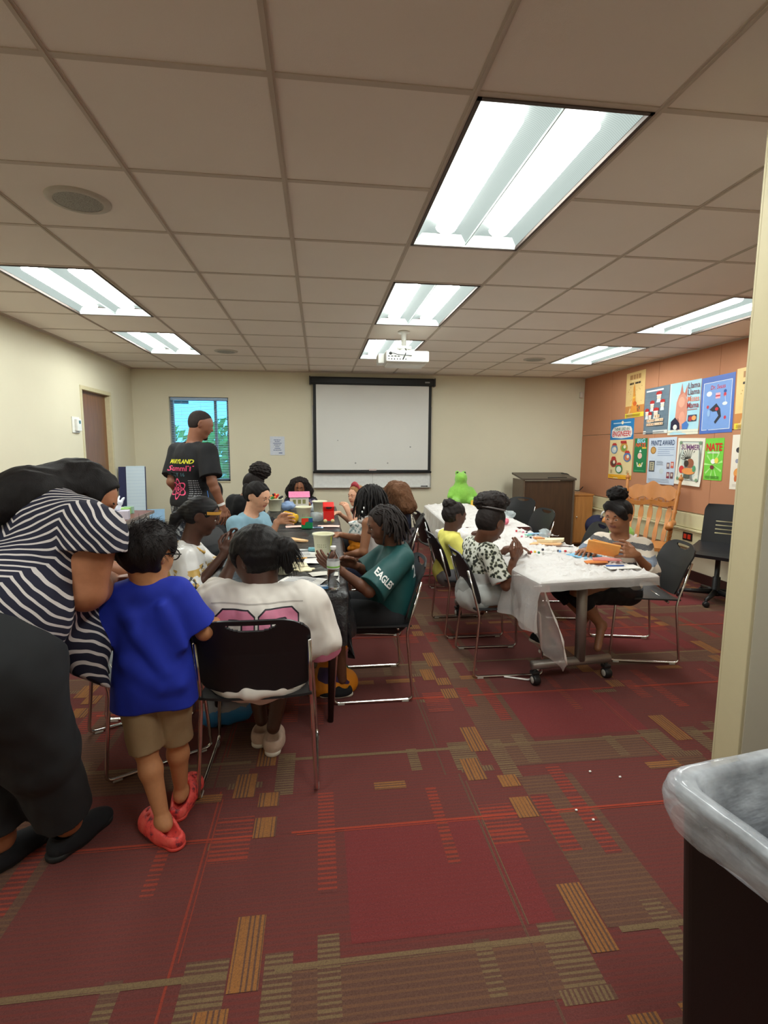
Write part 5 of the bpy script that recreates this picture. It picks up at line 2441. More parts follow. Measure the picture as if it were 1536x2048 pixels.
dark = t.math('MULTIPLY', t.math('GREATER_THAN', t.noise(19, co, detail=4), .57), t.math('MULTIPLY', t.math('LESS_THAN', z, .80), t.math('GREATER_THAN', x, .05)))
t.set(Base_Color=t.mix(dark, t.mix(gold, srgb(226, 224, 222), srgb(196, 158, 78)), srgb(40, 40, 44)), Roughness=.32)


def flat_extra(S, info):
    S.el((-.77, 3.06, .60), (.13, .165, .20), np.eye(3), .05)


o = shirt(inf, root, 'jersey', t.m, t=.018, sleeve=.92, hem=.07, h=.0055, neck=.062, flare=1.5, wr=.006, puff=1.1, fq=30, extra=flat_extra, neck_fwd=.02)
S = Sdf(.0035)
g = inf['g']
nk = g['mid'] + g['up'] * .052 + g['fwd'] * .016
ring = []
for a in np.linspace(0, 2 * pi, 25)[:-1]:
    fw = cos(a)
    ring.append(nk + g['right'] * .068 * sin(a) + g['fwd'] * .074 * fw + g['up'] * (.004 - .045 * max(0, fw) ** 2))
for i in range(24):
    S.rc(ring[i], ring[(i + 1) % 24], .0085, .0085, .006)
S.build('collar', mat('trim_gold', srgb(206, 160, 74), .5), o, None, inf['base'])
trousers(inf, root, 'shorts', M_fblack, t=.018, to=.9, h=.006)
for q, y in (('l', 3.15), ('r', 2.98)):
    shoe(inf, root, (-.50, y, 0), (1, 0, 0), .21, M_fblack, M_wht_sole)
S = hair_shell(inf, grow=.05, h=.004, low=-.0)
c, M_, H = inf['hc'], inf['M'], inf['hh']
Pw = lambda x, y, z: c + M_ @ (np.array([x, y, z]) * H)
S.rc(Pw(0, -.46, .05), Pw(.06, -.66, -.25), .032, .024, .03)
S.rc(Pw(.06, -.66, -.25), Pw(.05, -.72, -.95), .024, .018, .02)
S.rc(Pw(-.1, -.5, 0), Pw(-.12, -.66, -.70), .022, .014, .02)
S.wrinkle(.003, 60, 8, (1, 1, 3))
o = S.build('head_wrap', mat('wrap_black', srgb(24, 22, 24), .6, bump=.1, spec=.3), root, None, inf['base'])
b = B()
pts = [Pw(.37 * sin(a), .02 + .44 * cos(a), .13 + .10 * cos(a)) - inf['base'] for a in np.linspace(-1.35, 1.35, 15)]
V, Fs = [], []
for p in pts:
    for dz in (-.045, .045):
        V.append(tuple(p + M_ @ np.array([0, 0, dz * H]) + (p - (c - inf['base'])) * .02))
Fs = [(2 * i, 2 * i + 2, 2 * i + 3, 2 * i + 1) for i in range(14)]
b.add(V, Fs, 0, True)
b.build('gold_band', mat('band_gold', srgb(206, 150, 62), .4), o)

# --- man in the black printed T-shirt, standing by the window
J = dict(sl=(-1.275, 4.98, 1.41), sr=(-.97, 4.74, 1.41), el=(-1.315, 4.86, 1.14), er=(-.925, 4.66, 1.15), wl=(-1.22, 5.02, .95), wr=(-.85, 4.68, .935),
         hl=(-1.235, 4.96, .90), hr=(-1.07, 4.83, .90), kl=(-1.27, 5.0, .48), kr=(-1.10, 4.84, .48), al=(-1.29, 4.97, .09), ar=(-1.12, 4.78, .09),
         hc=(-1.05, 4.89, 1.655), hf=(.86, .30, -.32), hh=.235, af=1.25, lf=1.25,
         hands={'r': ((.2, -.1, -1), (-.7, .5, 0), None, .45, .3), 'l': ((.5, .5, -.7), (.3, 0, -.4), None, .4)})
root, inf = person('man in a black printed T-shirt and jeans standing before the window', J, skin('skin_man', srgb(140, 92, 70)), LIP_d, h=.0055, base=(-1.15, 4.9, 0), fat=1.05)
o = shirt(inf, root, 'tshirt', M_fblack, t=.02, sleeve=.82, hem=-.03, h=.0065, neck=.075, flare=1.35, wr=.005, puff=1.05, fq=24)
g = inf['g']
bd = -nv(g['fwd'] * np.array([1, 1, 0]))        # outwards from his back
xd = nv(np.cross((0, 0, 1), bd))
bc = g['mid'] + bd * .22


def back_text(s, size, dx, dz, m, width, sh=0.0, bold=0.0):
    pp = text_mesh(s, size, sh, 1.0, width, bold)
    decal(o, pp, tuple(bc + xd * dx + np.array([0, 0, dz])), xd, (0, 0, 1), m, 'print_lettering', o, .002, inf['base'])


P_yel = mat('print_yellow', srgb(226, 222, 60), .6)
P_pnk = mat('print_hot_pink', srgb(236, 84, 130), .6)
P_cyn = mat('print_cyan', srgb(84, 130, 150), .6)
P_gry = mat('print_grey', srgb(150, 150, 156), .6)
back_text('MARYLAND', .05, 0, -.085, P_yel, .27, .25, .0015)
back_text('SummIT', .065, 0, -.145, P_pnk, .27, .15, .001)
back_text('JULY 16', .045, -.045, -.20, P_cyn, .18)
for k in range(9):
    pp = gridpoly(lambda x, y: (int(x * 400) % 5) != 0, -.032, .032, -.0045, .0045, 24)
    decal(o, pp, tuple(bc + xd * .105 + np.array([0, 0, -.25 - .019 * k])), xd, (0, 0, 1), P_gry, 'print_line', o, .002, inf['base'])
ac = (-.045, -.325)
for k in range(3):
    an = pi / 2 + k * pi / 3
    pp = gridpoly(lambda x, y: abs(((x * cos(an) + y * sin(an)) / .088) ** 2 + ((-x * sin(an) + y * cos(an)) / .034) ** 2 - 1) < .17, -.095, .095, -.095, .095, 70)
    decal(o, pp, tuple(bc + xd * ac[0] + np.array([0, 0, ac[1]])), xd, (0, 0, 1), P_pnk, 'print_atom', o, .0022, inf['base'])
pp = gridpoly(lambda x, y: .008 ** 2 < x * x + y * y < .019 ** 2, -.02, .02, -.02, .02, 30)
decal(o, pp, tuple(bc + xd * ac[0] + np.array([0, 0, ac[1]])), xd, (0, 0, 1), P_pnk, 'print_atom', o, .0022, inf['base'])
t = NT('jeans_printed')
co = t.coord()
x, y, z = t.xyz(co)
f = t.noise(30, co, detail=4, rough=.7, vscale=(1, 1, .5))
side = t.math('LESS_THAN', x, -.075)
pr = t.math('MULTIPLY', t.math('GREATER_THAN', f, .54), side)
fade = t.noise(5, co, detail=2)
t.set(Base_Color=t.mix(pr, t.mix(fade, srgb(40, 46, 58), srgb(76, 84, 98)), srgb(196, 204, 212)), Roughness=.85)
trousers(inf, root, 'jeans', t.m, t=.02, to=1.97, h=.007, waist=.14, flare=1.2)
shoe(inf, root, (-1.29, 4.97, 0), (.5, .85, 0), .29, M_fblack, M_blk_sole)
shoe(inf, root, (-1.12, 4.78, 0), (.6, .8, 0), .29, M_fblack, M_blk_sole)
S = hair_shell(inf, grow=.012, h=.005, low=-.0)
S.build('hair', hair_mat('hair_stubble', srgb(46, 38, 36), .8), root, None, inf['base'])
S = Sdf(.004)
M_, c, H = inf['M'], inf['hc'], inf['hh']
Pw = lambda x, y, z: c + M_ @ (np.array([x, y, z]) * H)
S.rc(Pw(-.2, .08, -.32), Pw(0, .30, -.44), .075 * H, .075 * H, .03)
S.rc(Pw(.2, .08, -.32), Pw(0, .30, -.44), .075 * H, .075 * H, .03)
S.build('beard', MATS['hair_stubble'], root, None, inf['base'])
b = B()
w = np.array(J['wr']) + (np.array(J['er']) - np.array(J['wr'])) * .10 - inf['base']
ax = nv(np.array(J['er']) - np.array(J['wr']))
u = nv(np.cross(ax, (0, 1, 0)))
v = np.cross(ax, u)
V, Fs = [], []
for k in range(20):
    a = 2 * pi * k / 20
    for dz in (-.011, .011):
        V.append(tuple(w + (u * cos(a) + v * sin(a)) * .0315 + ax * dz))
for k in range(20):
    n2 = (k + 1) % 20
    Fs.append((2 * k, 2 * n2, 2 * n2 + 1, 2 * k + 1))
b.add(V, Fs, 0, True)
b.build('wristband', mat('band_white', srgb(232, 228, 226), .5), root)
# --- child in the dark green football shirt, in profile at the right of the black table
J = dict(sl=(.475, 2.915, .825), sr=(.445, 3.165, .825), el=(.265, 2.765, .675), er=(.29, 3.16, .69), wl=(.105, 2.76, .80), wr=(.205, 3.02, .765),
         hl=(.42, 2.95, .46), hr=(.42, 3.13, .46), kl=(.08, 2.93, .49), kr=(.08, 3.12, .49), al=(.12, 2.93, .10), ar=(.12, 3.12, .10),
         hc=(.378, 3.045, 1.005), hf=(-.95, -.12, -.28), hh=.215, af=.95, lf=.95,
         hands={'l': ((-.8, .0, .45), (.1, .55, .7), None, .25, .1), 'r': ((-.75, -.2, .35), (.1, -.6, -.6), None, .55, .5)})
root, inf = person('child in a dark green football shirt at the right of the black table', J, SK_dark, LIP_d, h=.0042, base=(.40, 3.04, 0))
M_green = mat('jersey_green', srgb(22, 74, 74), .6, var=.08, nscale=40, bump=.1, bscale=900)


def gx(S, info):
    S.el((.44, 3.04, .60), (.13, .17, .22), np.eye(3), .05)


o = shirt(inf, root, 'jersey', M_green, t=.018, sleeve=.96, hem=.07, h=.005, neck=.060, flare=1.75, wr=.005, puff=1.1, fq=26, extra=gx, neck_fwd=.02)
M_wprint = mat('print_white', srgb(228, 228, 226), .5)
sl, el = np.array(J['sl']), np.array(J['el'])
sd = nv(el - sl)
pp = text_mesh('EAGLES', .052, 0, 1.0, .125, .0015)
ctr = sl + (el - sl) * .60
decal(o, pp, tuple(ctr + np.array([-.005, -.2, .012])), nv(np.array([.55, 0, -.62])), nv(np.array([.62, 0, .55])), M_wprint, 'print_lettering', o, .002, inf['base'], direction=(0, 1, 0))
pp = text_mesh('22', .10, 0, 1.0, .11, .003)
decal(o, pp, (.75, 3.0, .73), (0, 1, 0), (0, 0, 1), M_wprint, 'print_number', o, .002, inf['base'], direction=(-1, 0, 0))
trousers(inf, root, 'shorts', M_fblack, t=.022, to=.95, h=.006, flare=1.3)
for y in (2.93, 3.12):
    shoe(inf, root, (.12, y, 0), (-1, 0, 0), .21, M_fblack, M_wht_sole)
c, M_, H = inf['hc'], inf['M'], inf['hh']
Pw = lambda x, y, z: c + M_ @ (np.array([x, y, z]) * H)
S = hair_shell(inf, grow=.05, h=.004, low=.05)
S.wrinkle(.004, 90, 8, (1, 1, .5))
parts = [S.mesh()]


def locs(info, n, seed, ln, r0, cond, out=.35, grav=2.2, grow=.05, back=0.0):
    D = rand_dirs(n, seed, cond)
    R = on_skull(info, D, grow)
    dirs = (D @ info['M'].T) * np.array([.55, .55, .2]) + np.array([0, 0, -.35]) - back * info['M'][:, 1]
    rn = np.random.RandomState(seed)
    return strands(None, R, dirs, ln * rn.uniform(.8, 1.15, n), r0, .003, grav, 9, 6, seed, 9, .8)


parts.append(locs(inf, 75, 11, .145, .0078, lambda d: d[2] > .0 and d[1] < .10, grav=2.6))
parts.append(locs(inf, 26, 13, .12, .0075, lambda d: d[2] > .62 and -.1 < d[1] < .55, grav=1.6, back=.9))
parts.append(locs(inf, 45, 12, .115, .0075, lambda d: -.45 < d[2] < .2 and d[1] < .0, grav=2.6))
add_hair(inf, root, 'hair', merge(parts), H_soft)

# --- girl with long dark locs in a white tank top
J = dict(sl=(.375, 4.03, .865), sr=(.50, 4.29, .875), el=(.335, 3.98, .645), er=(.36, 4.36, .68), wl=(.20, 4.08, .60), wr=(.17, 4.25, .74),
         hl=(.46, 4.06, .46), hr=(.54, 4.22, .46), kl=(.14, 4.06, .50), kr=(.17, 4.24, .50), al=(.2, 4.08, .10), ar=(.22, 4.25, .10),
         hc=(.415, 4.19, 1.045), hf=(-.80, .42, -.42), hh=.21, af=.98, lf=1.0,
         hands={'l': ((-1, .3, .0), (0, .3, -1), None, .5), 'r': ((-1, -.1, .1), (0, 0, -1), None, .4)})
root, inf = person('girl with long dark locs and bare shoulders in a white tank top', J, SK_brown, LIP_d, h=.005, base=(.48, 4.15, 0))
shirt(inf, root, 'tank_top', mat('cloth_white_rib', srgb(216, 210, 206), .8, bump=.3, bscale=300), t=.008, sleeve=0, hem=.07, h=.006, neck=.11, wr=.003, extra=lambda S, i: [S.el(i['j'][q], (.06, .06, .075), np.eye(3), .01, -1) for q in ('sl', 'sr')])
trousers(inf, root, 'shorts', M_fnavy, t=.024, to=1.0, h=.006, flare=1.3)
for x, y in ((.2, 4.08), (.22, 4.25)):
    shoe(inf, root, (x, y, 0), (-1, 0, 0), .22, M_fblack, M_wht_sole)
S = hair_shell(inf, grow=.05, h=.0045, low=.05)
parts = [S.mesh(), locs(inf, 90, 21, .24, .0072, lambda d: d[2] > .05 and d[1] < .3, grav=3.2), locs(inf, 20, 23, .2, .0072, lambda d: d[2] > .7 and d[1] > 0, grav=2.6, back=.5), locs(inf, 40, 22, .17, .0072, lambda d: -.4 < d[2] < .2 and d[1] < .1, grav=3.0)]
add_hair(inf, root, 'hair', merge(parts), H_black)
b = B()
for k, q in enumerate([(.33, 4.03, .955), (.345, 4.05, .985)]):
    b.lathe([(0, -.009), (.0055, -.008), (.0055, .008), (0, .009)], tuple(np.array(q) - inf['base']), 10)
b.build('hair_bead', mat('bead_white', srgb(235, 235, 235), .3), root)

# --- girl in the pale blue sweatshirt reaching for a jar
J = dict(sl=(-.475, 4.31, .865), sr=(-.645, 4.075, .865), el=(-.40, 4.20, .73), er=(-.62, 3.98, .70), wl=(-.335, 4.18, .865), wr=(-.47, 4.02, .79),
         hl=(-.62, 4.32, .46), hr=(-.70, 4.16, .46), kl=(-.30, 4.22, .48), kr=(-.34, 4.04, .48), al=(-.35, 4.22, .1), ar=(-.38, 4.05, .1),
         hc=(-.485, 4.20, 1.07), hf=(.82, -.48, -.30), hh=.215, af=1.0, lf=1.0,
         hands={'l': ((1, .05, .25), (.1, -.9, -.3), None, .55, .6), 'r': ((1, .1, 0), (0, 0, -1), None, .4)})
root, inf = person('girl in a pale blue sweatshirt with parted dark hair holding a yellow jar', J, SK_light, LIP_l, h=.0048, base=(-.62, 4.2, 0))
shirt(inf, root, 'sweatshirt', mat('cloth_pale_blue', srgb(128, 164, 182), .85, var=.06, bump=.15, bscale=500), t=.018, sleeve=1, long_sleeve=.35, hem=.06, h=.0055, neck=.062, wr=.005, puff=1.1, fq=30, seed=4)
trousers(inf, root, 'trousers', M_fnavy, t=.014, to=1.95, h=.007)
S = hair_shell(inf, grow=.05, h=.0045, low=.02)
c, M_, H = inf['hc'], inf['M'], inf['hh']
Pw = lambda x, y, z: c + M_ @ (np.array([x, y, z]) * H)
S.rc(Pw(0, .40, .44), Pw(0, -.3, .56), .005, .005, .006, -1)
S.el(Pw(-.1, -.6, -.05), (.035, .035, .07), np.eye(3), .03)
S.wrinkle(.0025, 100, 9, (1, 1, .6))
S.build('hair', H_black, root, None, inf['base'])

# --- person with a dark curly puff dressed in black
J = dict(sl=(-.86, 5.32, .91), sr=(-.62, 5.16, .91), el=(-.86, 5.2, .70), er=(-.55, 5.05, .70), wl=(-.62, 5.3, .74), wr=(-.42, 5.1, .74),
         hl=(-.86, 5.3, .46), hr=(-.70, 5.18, .46), kl=(-.50, 5.42, .48), kr=(-.42, 5.25, .48), al=(-.5, 5.4, .1), ar=(-.42, 5.25, .1),
         hc=(-.645, 5.28, 1.085), hf=(.8, .35, -.35), hh=.215, af=1.05, lf=1.1,
         hands={'l': ((1, 0, 0), (0, 0, -1), None, .4), 'r': ((1, 0, 0), (0, 0, -1), None, .4)})
root, inf = person('person dressed in black with a big dark curly puff, behind the pale blue sweatshirt', J, SK_brown, LIP_d, h=.006, base=(-.76, 5.24, 0))
shirt(inf, root, 'jacket', M_fblack, t=.02, sleeve=1, long_sleeve=.9, hem=.07, h=.007, neck=.06, wr=.005, puff=1.1)
trousers(inf, root, 'trousers', M_fblack, t=.014, to=1.95, h=.008)
S = hair_shell(inf, grow=.06, h=.006)
pc = inf['hc'] + np.array([.06, .02, .135])
add_hair(inf, root, 'hair', merge([S.mesh(), puff(pc, (.118, .11, .10), 1400, 31)]), H_soft)

# --- girl with loose curly hair at the far end, facing us
J = dict(sl=(-.105, 6.76, .735), sr=(-.395, 6.76, .735), el=(-.07, 6.60, .60), er=(-.43, 6.60, .60), wl=(-.14, 6.45, .76), wr=(-.36, 6.45, .76),
         hl=(-.17, 6.80, .43), hr=(-.33, 6.80, .43), kl=(-.16, 6.45, .45), kr=(-.34, 6.45, .45), al=(-.16, 6.5, .1), ar=(-.34, 6.5, .1),
         hc=(-.255, 6.74, .95), hf=(.02, -.92, -.26), hh=.215, af=.95, lf=.9,
         hands={'l': ((-.5, -.6, .3), (-.5, 0, -1), None, .5), 'r': ((.5, -.6, .3), (.5, 0, -1), None, .5)})
root, inf = person('girl with loose dark curls in a navy patterned top, facing us', J, SK_mid, LIP_l, h=.005, base=(-.25, 6.76, 0))
t = NT('navy_floral')
f = t.noise(34, detail=3)
t.set(Base_Color=t.ramp(f, [(.50, srgb(30, 36, 66)), (.60, srgb(120, 110, 140)), (.66, srgb(190, 150, 160))]), Roughness=.8)
shirt(inf, root, 'blouse', t.m, t=.014, sleeve=1, long_sleeve=.4, hem=.06, h=.006, neck=.06, wr=.004)
trousers(inf, root, 'trousers', M_fnavy, t=.014, to=1.95, h=.008)
S = hair_shell(inf, grow=.08, h=.005, low=.12)
c, M_, H = inf['hc'], inf['M'], inf['hh']
Pw = lambda x, y, z: c + M_ @ (np.array([x, y, z]) * H)
for s in (-1, 1):
    S.rc(Pw(.30 * s, -.05, .22), Pw(.52 * s, .0, -.28), .055, .062, .04)
    S.rc(Pw(.52 * s, 0, -.28), Pw(.50 * s, .05, -.62), .062, .045, .04)
S.rc(Pw(0, -.35, 0), Pw(0, -.4, -.5), .09, .08, .04)
S.wrinkle(.007, 80, 12, (1, 1, 1))
V1 = S.mesh()
D = rand_dirs(1000, 41, lambda d: d[1] < .35)
R = on_skull(inf, D, .08)
dirs = (D @ M_.T) * np.array([.8, .8, .25]) + np.array([0, 0, -.45])
v2 = strands(None, R, dirs, .20, .0018, .005, 2.0, 8, 3, 4, 22)
add_hair(inf, root, 'hair', merge([V1, v2]), H_soft)

# --- fair girl with a red headband on the right of the far table
J = dict(sl=(.40, 5.30, .79), sr=(.47, 5.55, .79), el=(.345, 5.20, .64), er=(.36, 5.6, .63), wl=(.285, 5.22, .80), wr=(.2, 5.5, .76),
         hl=(.47, 5.33, .45), hr=(.50, 5.50, .45), kl=(.16, 5.30, .47), kr=(.18, 5.48, .47), al=(.2, 5.3, .1), ar=(.2, 5.48, .1),
         hc=(.385, 5.42, .955), hf=(-.75, -.55, -.08), hh=.205, af=.85, lf=.9,
         hands={'l': ((-.3, .2, 1), (-.6, .5, 0), None, .8, .6), 'r': ((-1, 0, 0), (0, 0, -1), None, .4)})
root, inf = person('fair girl with a dark red headband and raised fist', J, SK_light, LIP_l, h=.005, base=(.47, 5.42, 0))
shirt(inf, root, 'top', mat('cloth_rust', srgb(128, 74, 62), .8), t=.010, sleeve=0, hem=.06, h=.006, neck=.085, wr=.003, extra=lambda S, i: [S.el(i['j'][q], (.055, .055, .07), np.eye(3), .01, -1) for q in ('sl', 'sr')])
S = Sdf(.004)
g = inf['g']
q0 = g['mid'] + g['fwd'] * .075 + g['up'] * .02
S.chain([q0 + g['right'] * .05 + g['up'] * .03, q0 + g['right'] * .035 - g['up'] * .05, q0 - g['up'] * .12 + g['fwd'] * .03], [.012, .014, .018], .01)
S.chain([q0 - g['right'] * .05 + g['up'] * .03, q0 - g['right'] * .035 - g['up'] * .05, q0 - g['up'] * .12 + g['fwd'] * .03], [.012, .014, .018], .01)
S.build('halter_tie', M_wprint, root, None, inf['base'])
trousers(inf, root, 'shorts', M_fblack, t=.02, to=.8, h=.008)
S = hair_shell(inf, grow=.045, h=.0045, low=.06)
S.wrinkle(.003, 100, 3, (1, 1, .5))
S.build('hair', hair_mat('hair_sandy', srgb(150, 112, 74)), root, None, inf['base'])
c, M_, H = inf['hc'], inf['M'], inf['hh']
Pw = lambda x, y, z: c + M_ @ (np.array([x, y, z]) * H)
S = Sdf(.004)
pts = [Pw(.42 * sin(a), .06, .12 + .44 * cos(a)) for a in np.linspace(-1.5, 1.5, 12)]
S.chain(pts, [.010] * 4 + [.018] * 4 + [.010] * 4, .01)
S.el(Pw(.05, .02, .58), (.035, .02, .028), M_, .02)
S.build('headband', mat('headband_red', srgb(150, 40, 52), .7), root, None, inf['base'])

# --- person with brown curls, seen from behind
J = dict(sl=(.72, 5.0, .84), sr=(.86, 5.24, .84), el=(.66, 4.95, .64), er=(.74, 5.3, .64), wl=(.55, 5.05, .68), wr=(.56, 5.22, .70),
         hl=(.80, 5.02, .45), hr=(.86, 5.2, .45), kl=(.5, 5.0, .47), kr=(.52, 5.2, .47), al=(.5, 5.0, .1), ar=(.52, 5.2, .1),
         hc=(.735, 5.08, 1.005), hf=(-.75, .6, -.3), hh=.215, af=.95, lf=1.0,
         hands={'l': ((-1, 0, 0), (0, 0, -1), None, .4), 'r': ((-1, 0, 0), (0, 0, -1), None, .4)})
root, inf = person('person with long brown curls seen from behind, beyond the dark locs', J, SK_mid, LIP_l, h=.007, base=(.80, 5.1, 0))
shirt(inf, root, 'tshirt', M_fnavy, t=.014, sleeve=.7, hem=.06, h=.008, neck=.07)
trousers(inf, root, 'trousers', M_fnavy, t=.014, to=1.95, h=.009)
S = hair_shell(inf, grow=.08, h=.005)
c, M_, H = inf['hc'], inf['M'], inf['hh']
Pw = lambda x, y, z: c + M_ @ (np.array([x, y, z]) * H)
S.rc(Pw(.05, -.4, 0), Pw(.12, -.52, -.75), .085, .075, .05)
S.rc(Pw(-.2, -.3, 0), Pw(-.2, -.42, -.7), .06, .055, .05)
S.wrinkle(.009, 70, 13, (1, 1, .7))
S.wrinkle(.005, 150, 14, (1, 1, .7))
V1 = S.mesh()
D = rand_dirs(500, 51, lambda d: d[1] < .3)
v2 = strands(None, on_skull(inf, D, .09), (D @ M_.T) * np.array([.5, .5, .15]) + np.array([0, 0, -.6]), .22, .002, .006, 2.2, 10, 3, 5, 26)
add_hair(inf, root, 'hair', merge([V1, v2]), H_brown)

# --- girl in the yellow shirt at the left of the white table
J = dict(sl=(1.02, 4.10, .745), sr=(1.03, 3.88, .74), el=(1.10, 4.16, .56), er=(1.13, 3.80, .58), wl=(1.26, 4.08, .76), wr=(1.27, 3.88, .77),
         hl=(1.0, 4.06, .45), hr=(1.0, 3.92, .45), kl=(1.32, 4.06, .46), kr=(1.32, 3.92, .46), al=(1.28, 4.06, .15), ar=(1.28, 3.92, .15),
         hc=(1.065, 4.0, .925), hf=(.96, .16, -.16), hh=.20, af=.85, lf=.85,
         hands={'l': ((1, -.1, .1), (0, 0, -1), None, .5), 'r': ((1, .1, .2), (0, 0, -1), None, .5)})
root, inf = person('girl in a yellow shirt with short dark hair at the white table', J, SK_deep, LIP_d, h=.0048, base=(1.02, 4.0, 0))
shirt(inf, root, 'tshirt', mat('cloth_yellow', srgb(222, 214, 106), .8, var=.08, bump=.15, bscale=500), t=.016, sleeve=.9, hem=.06, h=.0055, neck=.058, flare=1.4, wr=.005, puff=1.1, fq=32, neck_fwd=.02)
trousers(inf, root, 'shorts', mat('cloth_grey', srgb(120, 118, 122), .85), t=.018, to=.9, h=.007)
S = hair_shell(inf, grow=.06, h=.0045, low=.0)
S.wrinkle(.005, 110, 4)
V1 = S.mesh()
pc = inf['hc'] + inf['M'] @ np.array([0, -.30, .42]) * inf['hh']
add_hair(inf, root, 'hair', merge([V1, puff(pc, (.06, .06, .045), 500, 61, .03)]), H_soft)

# --- girl with an afro puff and patterned apron at the near left of the white table
J = dict(sl=(1.03, 3.40, .80), sr=(1.06, 3.135, .80), el=(1.14, 3.46, .635), er=(1.15, 3.05, .605), wl=(1.245, 3.30, .785), wr=(1.185, 3.03, .765),
         hl=(1.02, 3.36, .46), hr=(1.02, 3.20, .46), kl=(1.40, 3.37, .47), kr=(1.40, 3.19, .47), al=(1.50, 3.33, .20), ar=(1.49, 3.17, .16),
         hc=(1.095, 3.205, .985), hf=(.84, .46, -.26), hh=.215, af=.9, lf=.95,
         hands={'l': ((1, -.35, .15), (0, -.3, -1), None, .5, .5), 'r': ((.45, .05, .85), (-.6, .8, .1), None, .7, .5)})
root, inf = person('girl with an afro puff and a black and white patterned top at the white table', J, SK_dark, LIP_d, h=.0045, base=(1.06, 3.28, 0))
t = NT('camo_print')
co = t.coord()
v = t.n('ShaderNodeTexVoronoi')
v.inputs['Scale'].default_value = 42
t.l(co, v.inputs['Vector'])
f = t.noise(40, co, detail=3)
x, y, z = t.xyz(co)
w_ = t.math('GREATER_THAN', t.math('ADD', z, t.math('MULTIPLY', x, .0)), .66)
pat = t.ramp(t.math('ADD', t.math('MULTIPLY', v.outputs['Distance'], .6), t.math('MULTIPLY', f, .6)), [(.40, srgb(34, 36, 32)), (.52, srgb(120, 122, 100)), (.60, srgb(206, 206, 196))], 'CONSTANT')
t.set(Base_Color=t.mix(w_, srgb(186, 186, 184), pat), Roughness=.8)
o = shirt(inf, root, 'top', t.m, t=.016, sleeve=.85, hem=.06, h=.005, neck=.062, flare=1.4, wr=.005, puff=1.12, fq=34, neck_fwd=.02)
M_clear = mat('clear_film', (.9, .9, .92), .12, alpha=.28, spec=.8)
S = Sdf(.006)
S.el((1.03, 3.28, .52), (.135, .15, .12), np.eye(3), .02)
S.rc((1.05, 3.20, .50), (1.23, 3.19, .50), .088, .082, .04)
S.rc((1.05, 3.36, .50), (1.23, 3.36, .50), .088, .082, .04)
S.wrinkle(.008, 40, 5)
S.cut((0, 0, .45), (0, 0, -1))
S.build('apron', mat('film_grey', srgb(190, 192, 190), .3, alpha=.55, var=.2, nscale=14), root, None, inf['base'])
b = B()
for k, dz in enumerate((0, -.028)):
    b.box(tuple(np.array((1.13, 3.045, .665 + dz)) - inf['base']), (.10, .004, .019), 0, .001, Matrix.Rotation(-.25, 3, 'Y').to_4x4())
b.build('arm_patch', mat('patch_coral', srgb(226, 124, 108), .6), root)
for q, lf_ in (((1.50, 3.33, .11), (.9, .1, -.25)), ((1.50, 3.17, .08), (.85, -.1, -.35))):
    shoe(inf, root, q, lf_, .22, M_fblack, M_wht_sole)
S = hair_shell(inf, grow=.05, h=.0045, low=.03)
c, M_, H = inf['hc'], inf['M'], inf['hh']
Pw = lambda x, y, z: c + M_ @ (np.array([x, y, z]) * H)
S.wrinkle(.002, 120, 4)
add_hair(inf, root, 'hair', merge([S.mesh(), puff(Pw(-.05, -.12, .60), (.125, .105, .075), 2600, 71, .05, .0012)]), H_soft)
b = B()
b.tube([Pw(.36 * cos(a) * 1.08, -.10 + .40 * sin(a), .40 + .02 * sin(a)) - inf['base'] for a in np.linspace(0, 2 * pi, 25)[:-1]], .006, 6, closed=True)
b.build('hair_band', mat('hair_band_grey', srgb(110, 104, 104), .6), root)

# --- girl in the striped sweater at the right of the white table
J = dict(sl=(2.165, 3.225, .795), sr=(1.985, 3.44, .80), el=(2.13, 3.07, .665), er=(1.865, 3.46, .70), wl=(1.965, 2.985, .80), wr=(1.80, 3.245, .785),
         hl=(2.14, 3.30, .46), hr=(2.06, 3.46, .46), kl=(1.69, 3.17, .50), kr=(1.65, 3.32, .50), al=(1.85, 3.13, .29), ar=(1.78, 3.23, .32),
         hc=(2.035, 3.315, 1.0), hf=(-.84, -.52, -.20), hh=.215, af=.92, lf=.95, bare=True, tl=(1.79, 3.06, .165), tr=(1.71, 3.15, .20),
         hands={'l': ((-.92, .05, .30), (.05, .55, -.35), None, .55, .3), 'r': ((-.75, -.55, -.05), (0, -.1, -1), None, .4, .3)})
root, inf = person('girl in a blue and white striped sweater holding orange foam, right of the white table', J, SK_brown, LIP_d, h=.0042, base=(2.08, 3.36, 0))
t = NT('striped_knit')
co = t.coord()
g = inf['g']
dv = t.n('ShaderNodeVectorMath', operation='DOT_PRODUCT')
t.l(co, dv.inputs[0])
dv.inputs[1].default_value = tuple(g['up'])
wob = t.math('MULTIPLY', t.math('SUBTRACT', t.noise(30, co), .5), .022)
h_ = t.math('ADD', dv.outputs['Value'], wob)
f = t.math('FRACT', t.math('MULTIPLY', h_, 1 / .135))
rib = t.math('SINE', t.math('MULTIPLY', t.xyz(co)[0], 900))
cream = t.mix(t.noise(120, co), srgb(196, 184, 170), srgb(228, 218, 204))
stp = t.ramp(f, [(0, srgb(42, 50, 66)), (.22, srgb(212, 200, 186)), (.55, srgb(96, 116, 142)), (.78, srgb(212, 200, 186))], 'CONSTANT')
t.set(Base_Color=t.mix(t.math('MULTIPLY', t.noise(160, co), .28), stp, cream), Roughness=.95)
t.bump(t.noise(220, co, detail=2), .5, .004)
shirt(inf, root, 'sweater', t.m, t=.020, sleeve=1, long_sleeve=.28, hem=.07, h=.005, neck=.066, wr=.004, puff=1.1, fq=36, neck_fwd=.03)
trousers(inf, root, 'leggings', M_fblack, t=.017, to=1.42, h=.005)
S = Sdf(.006)
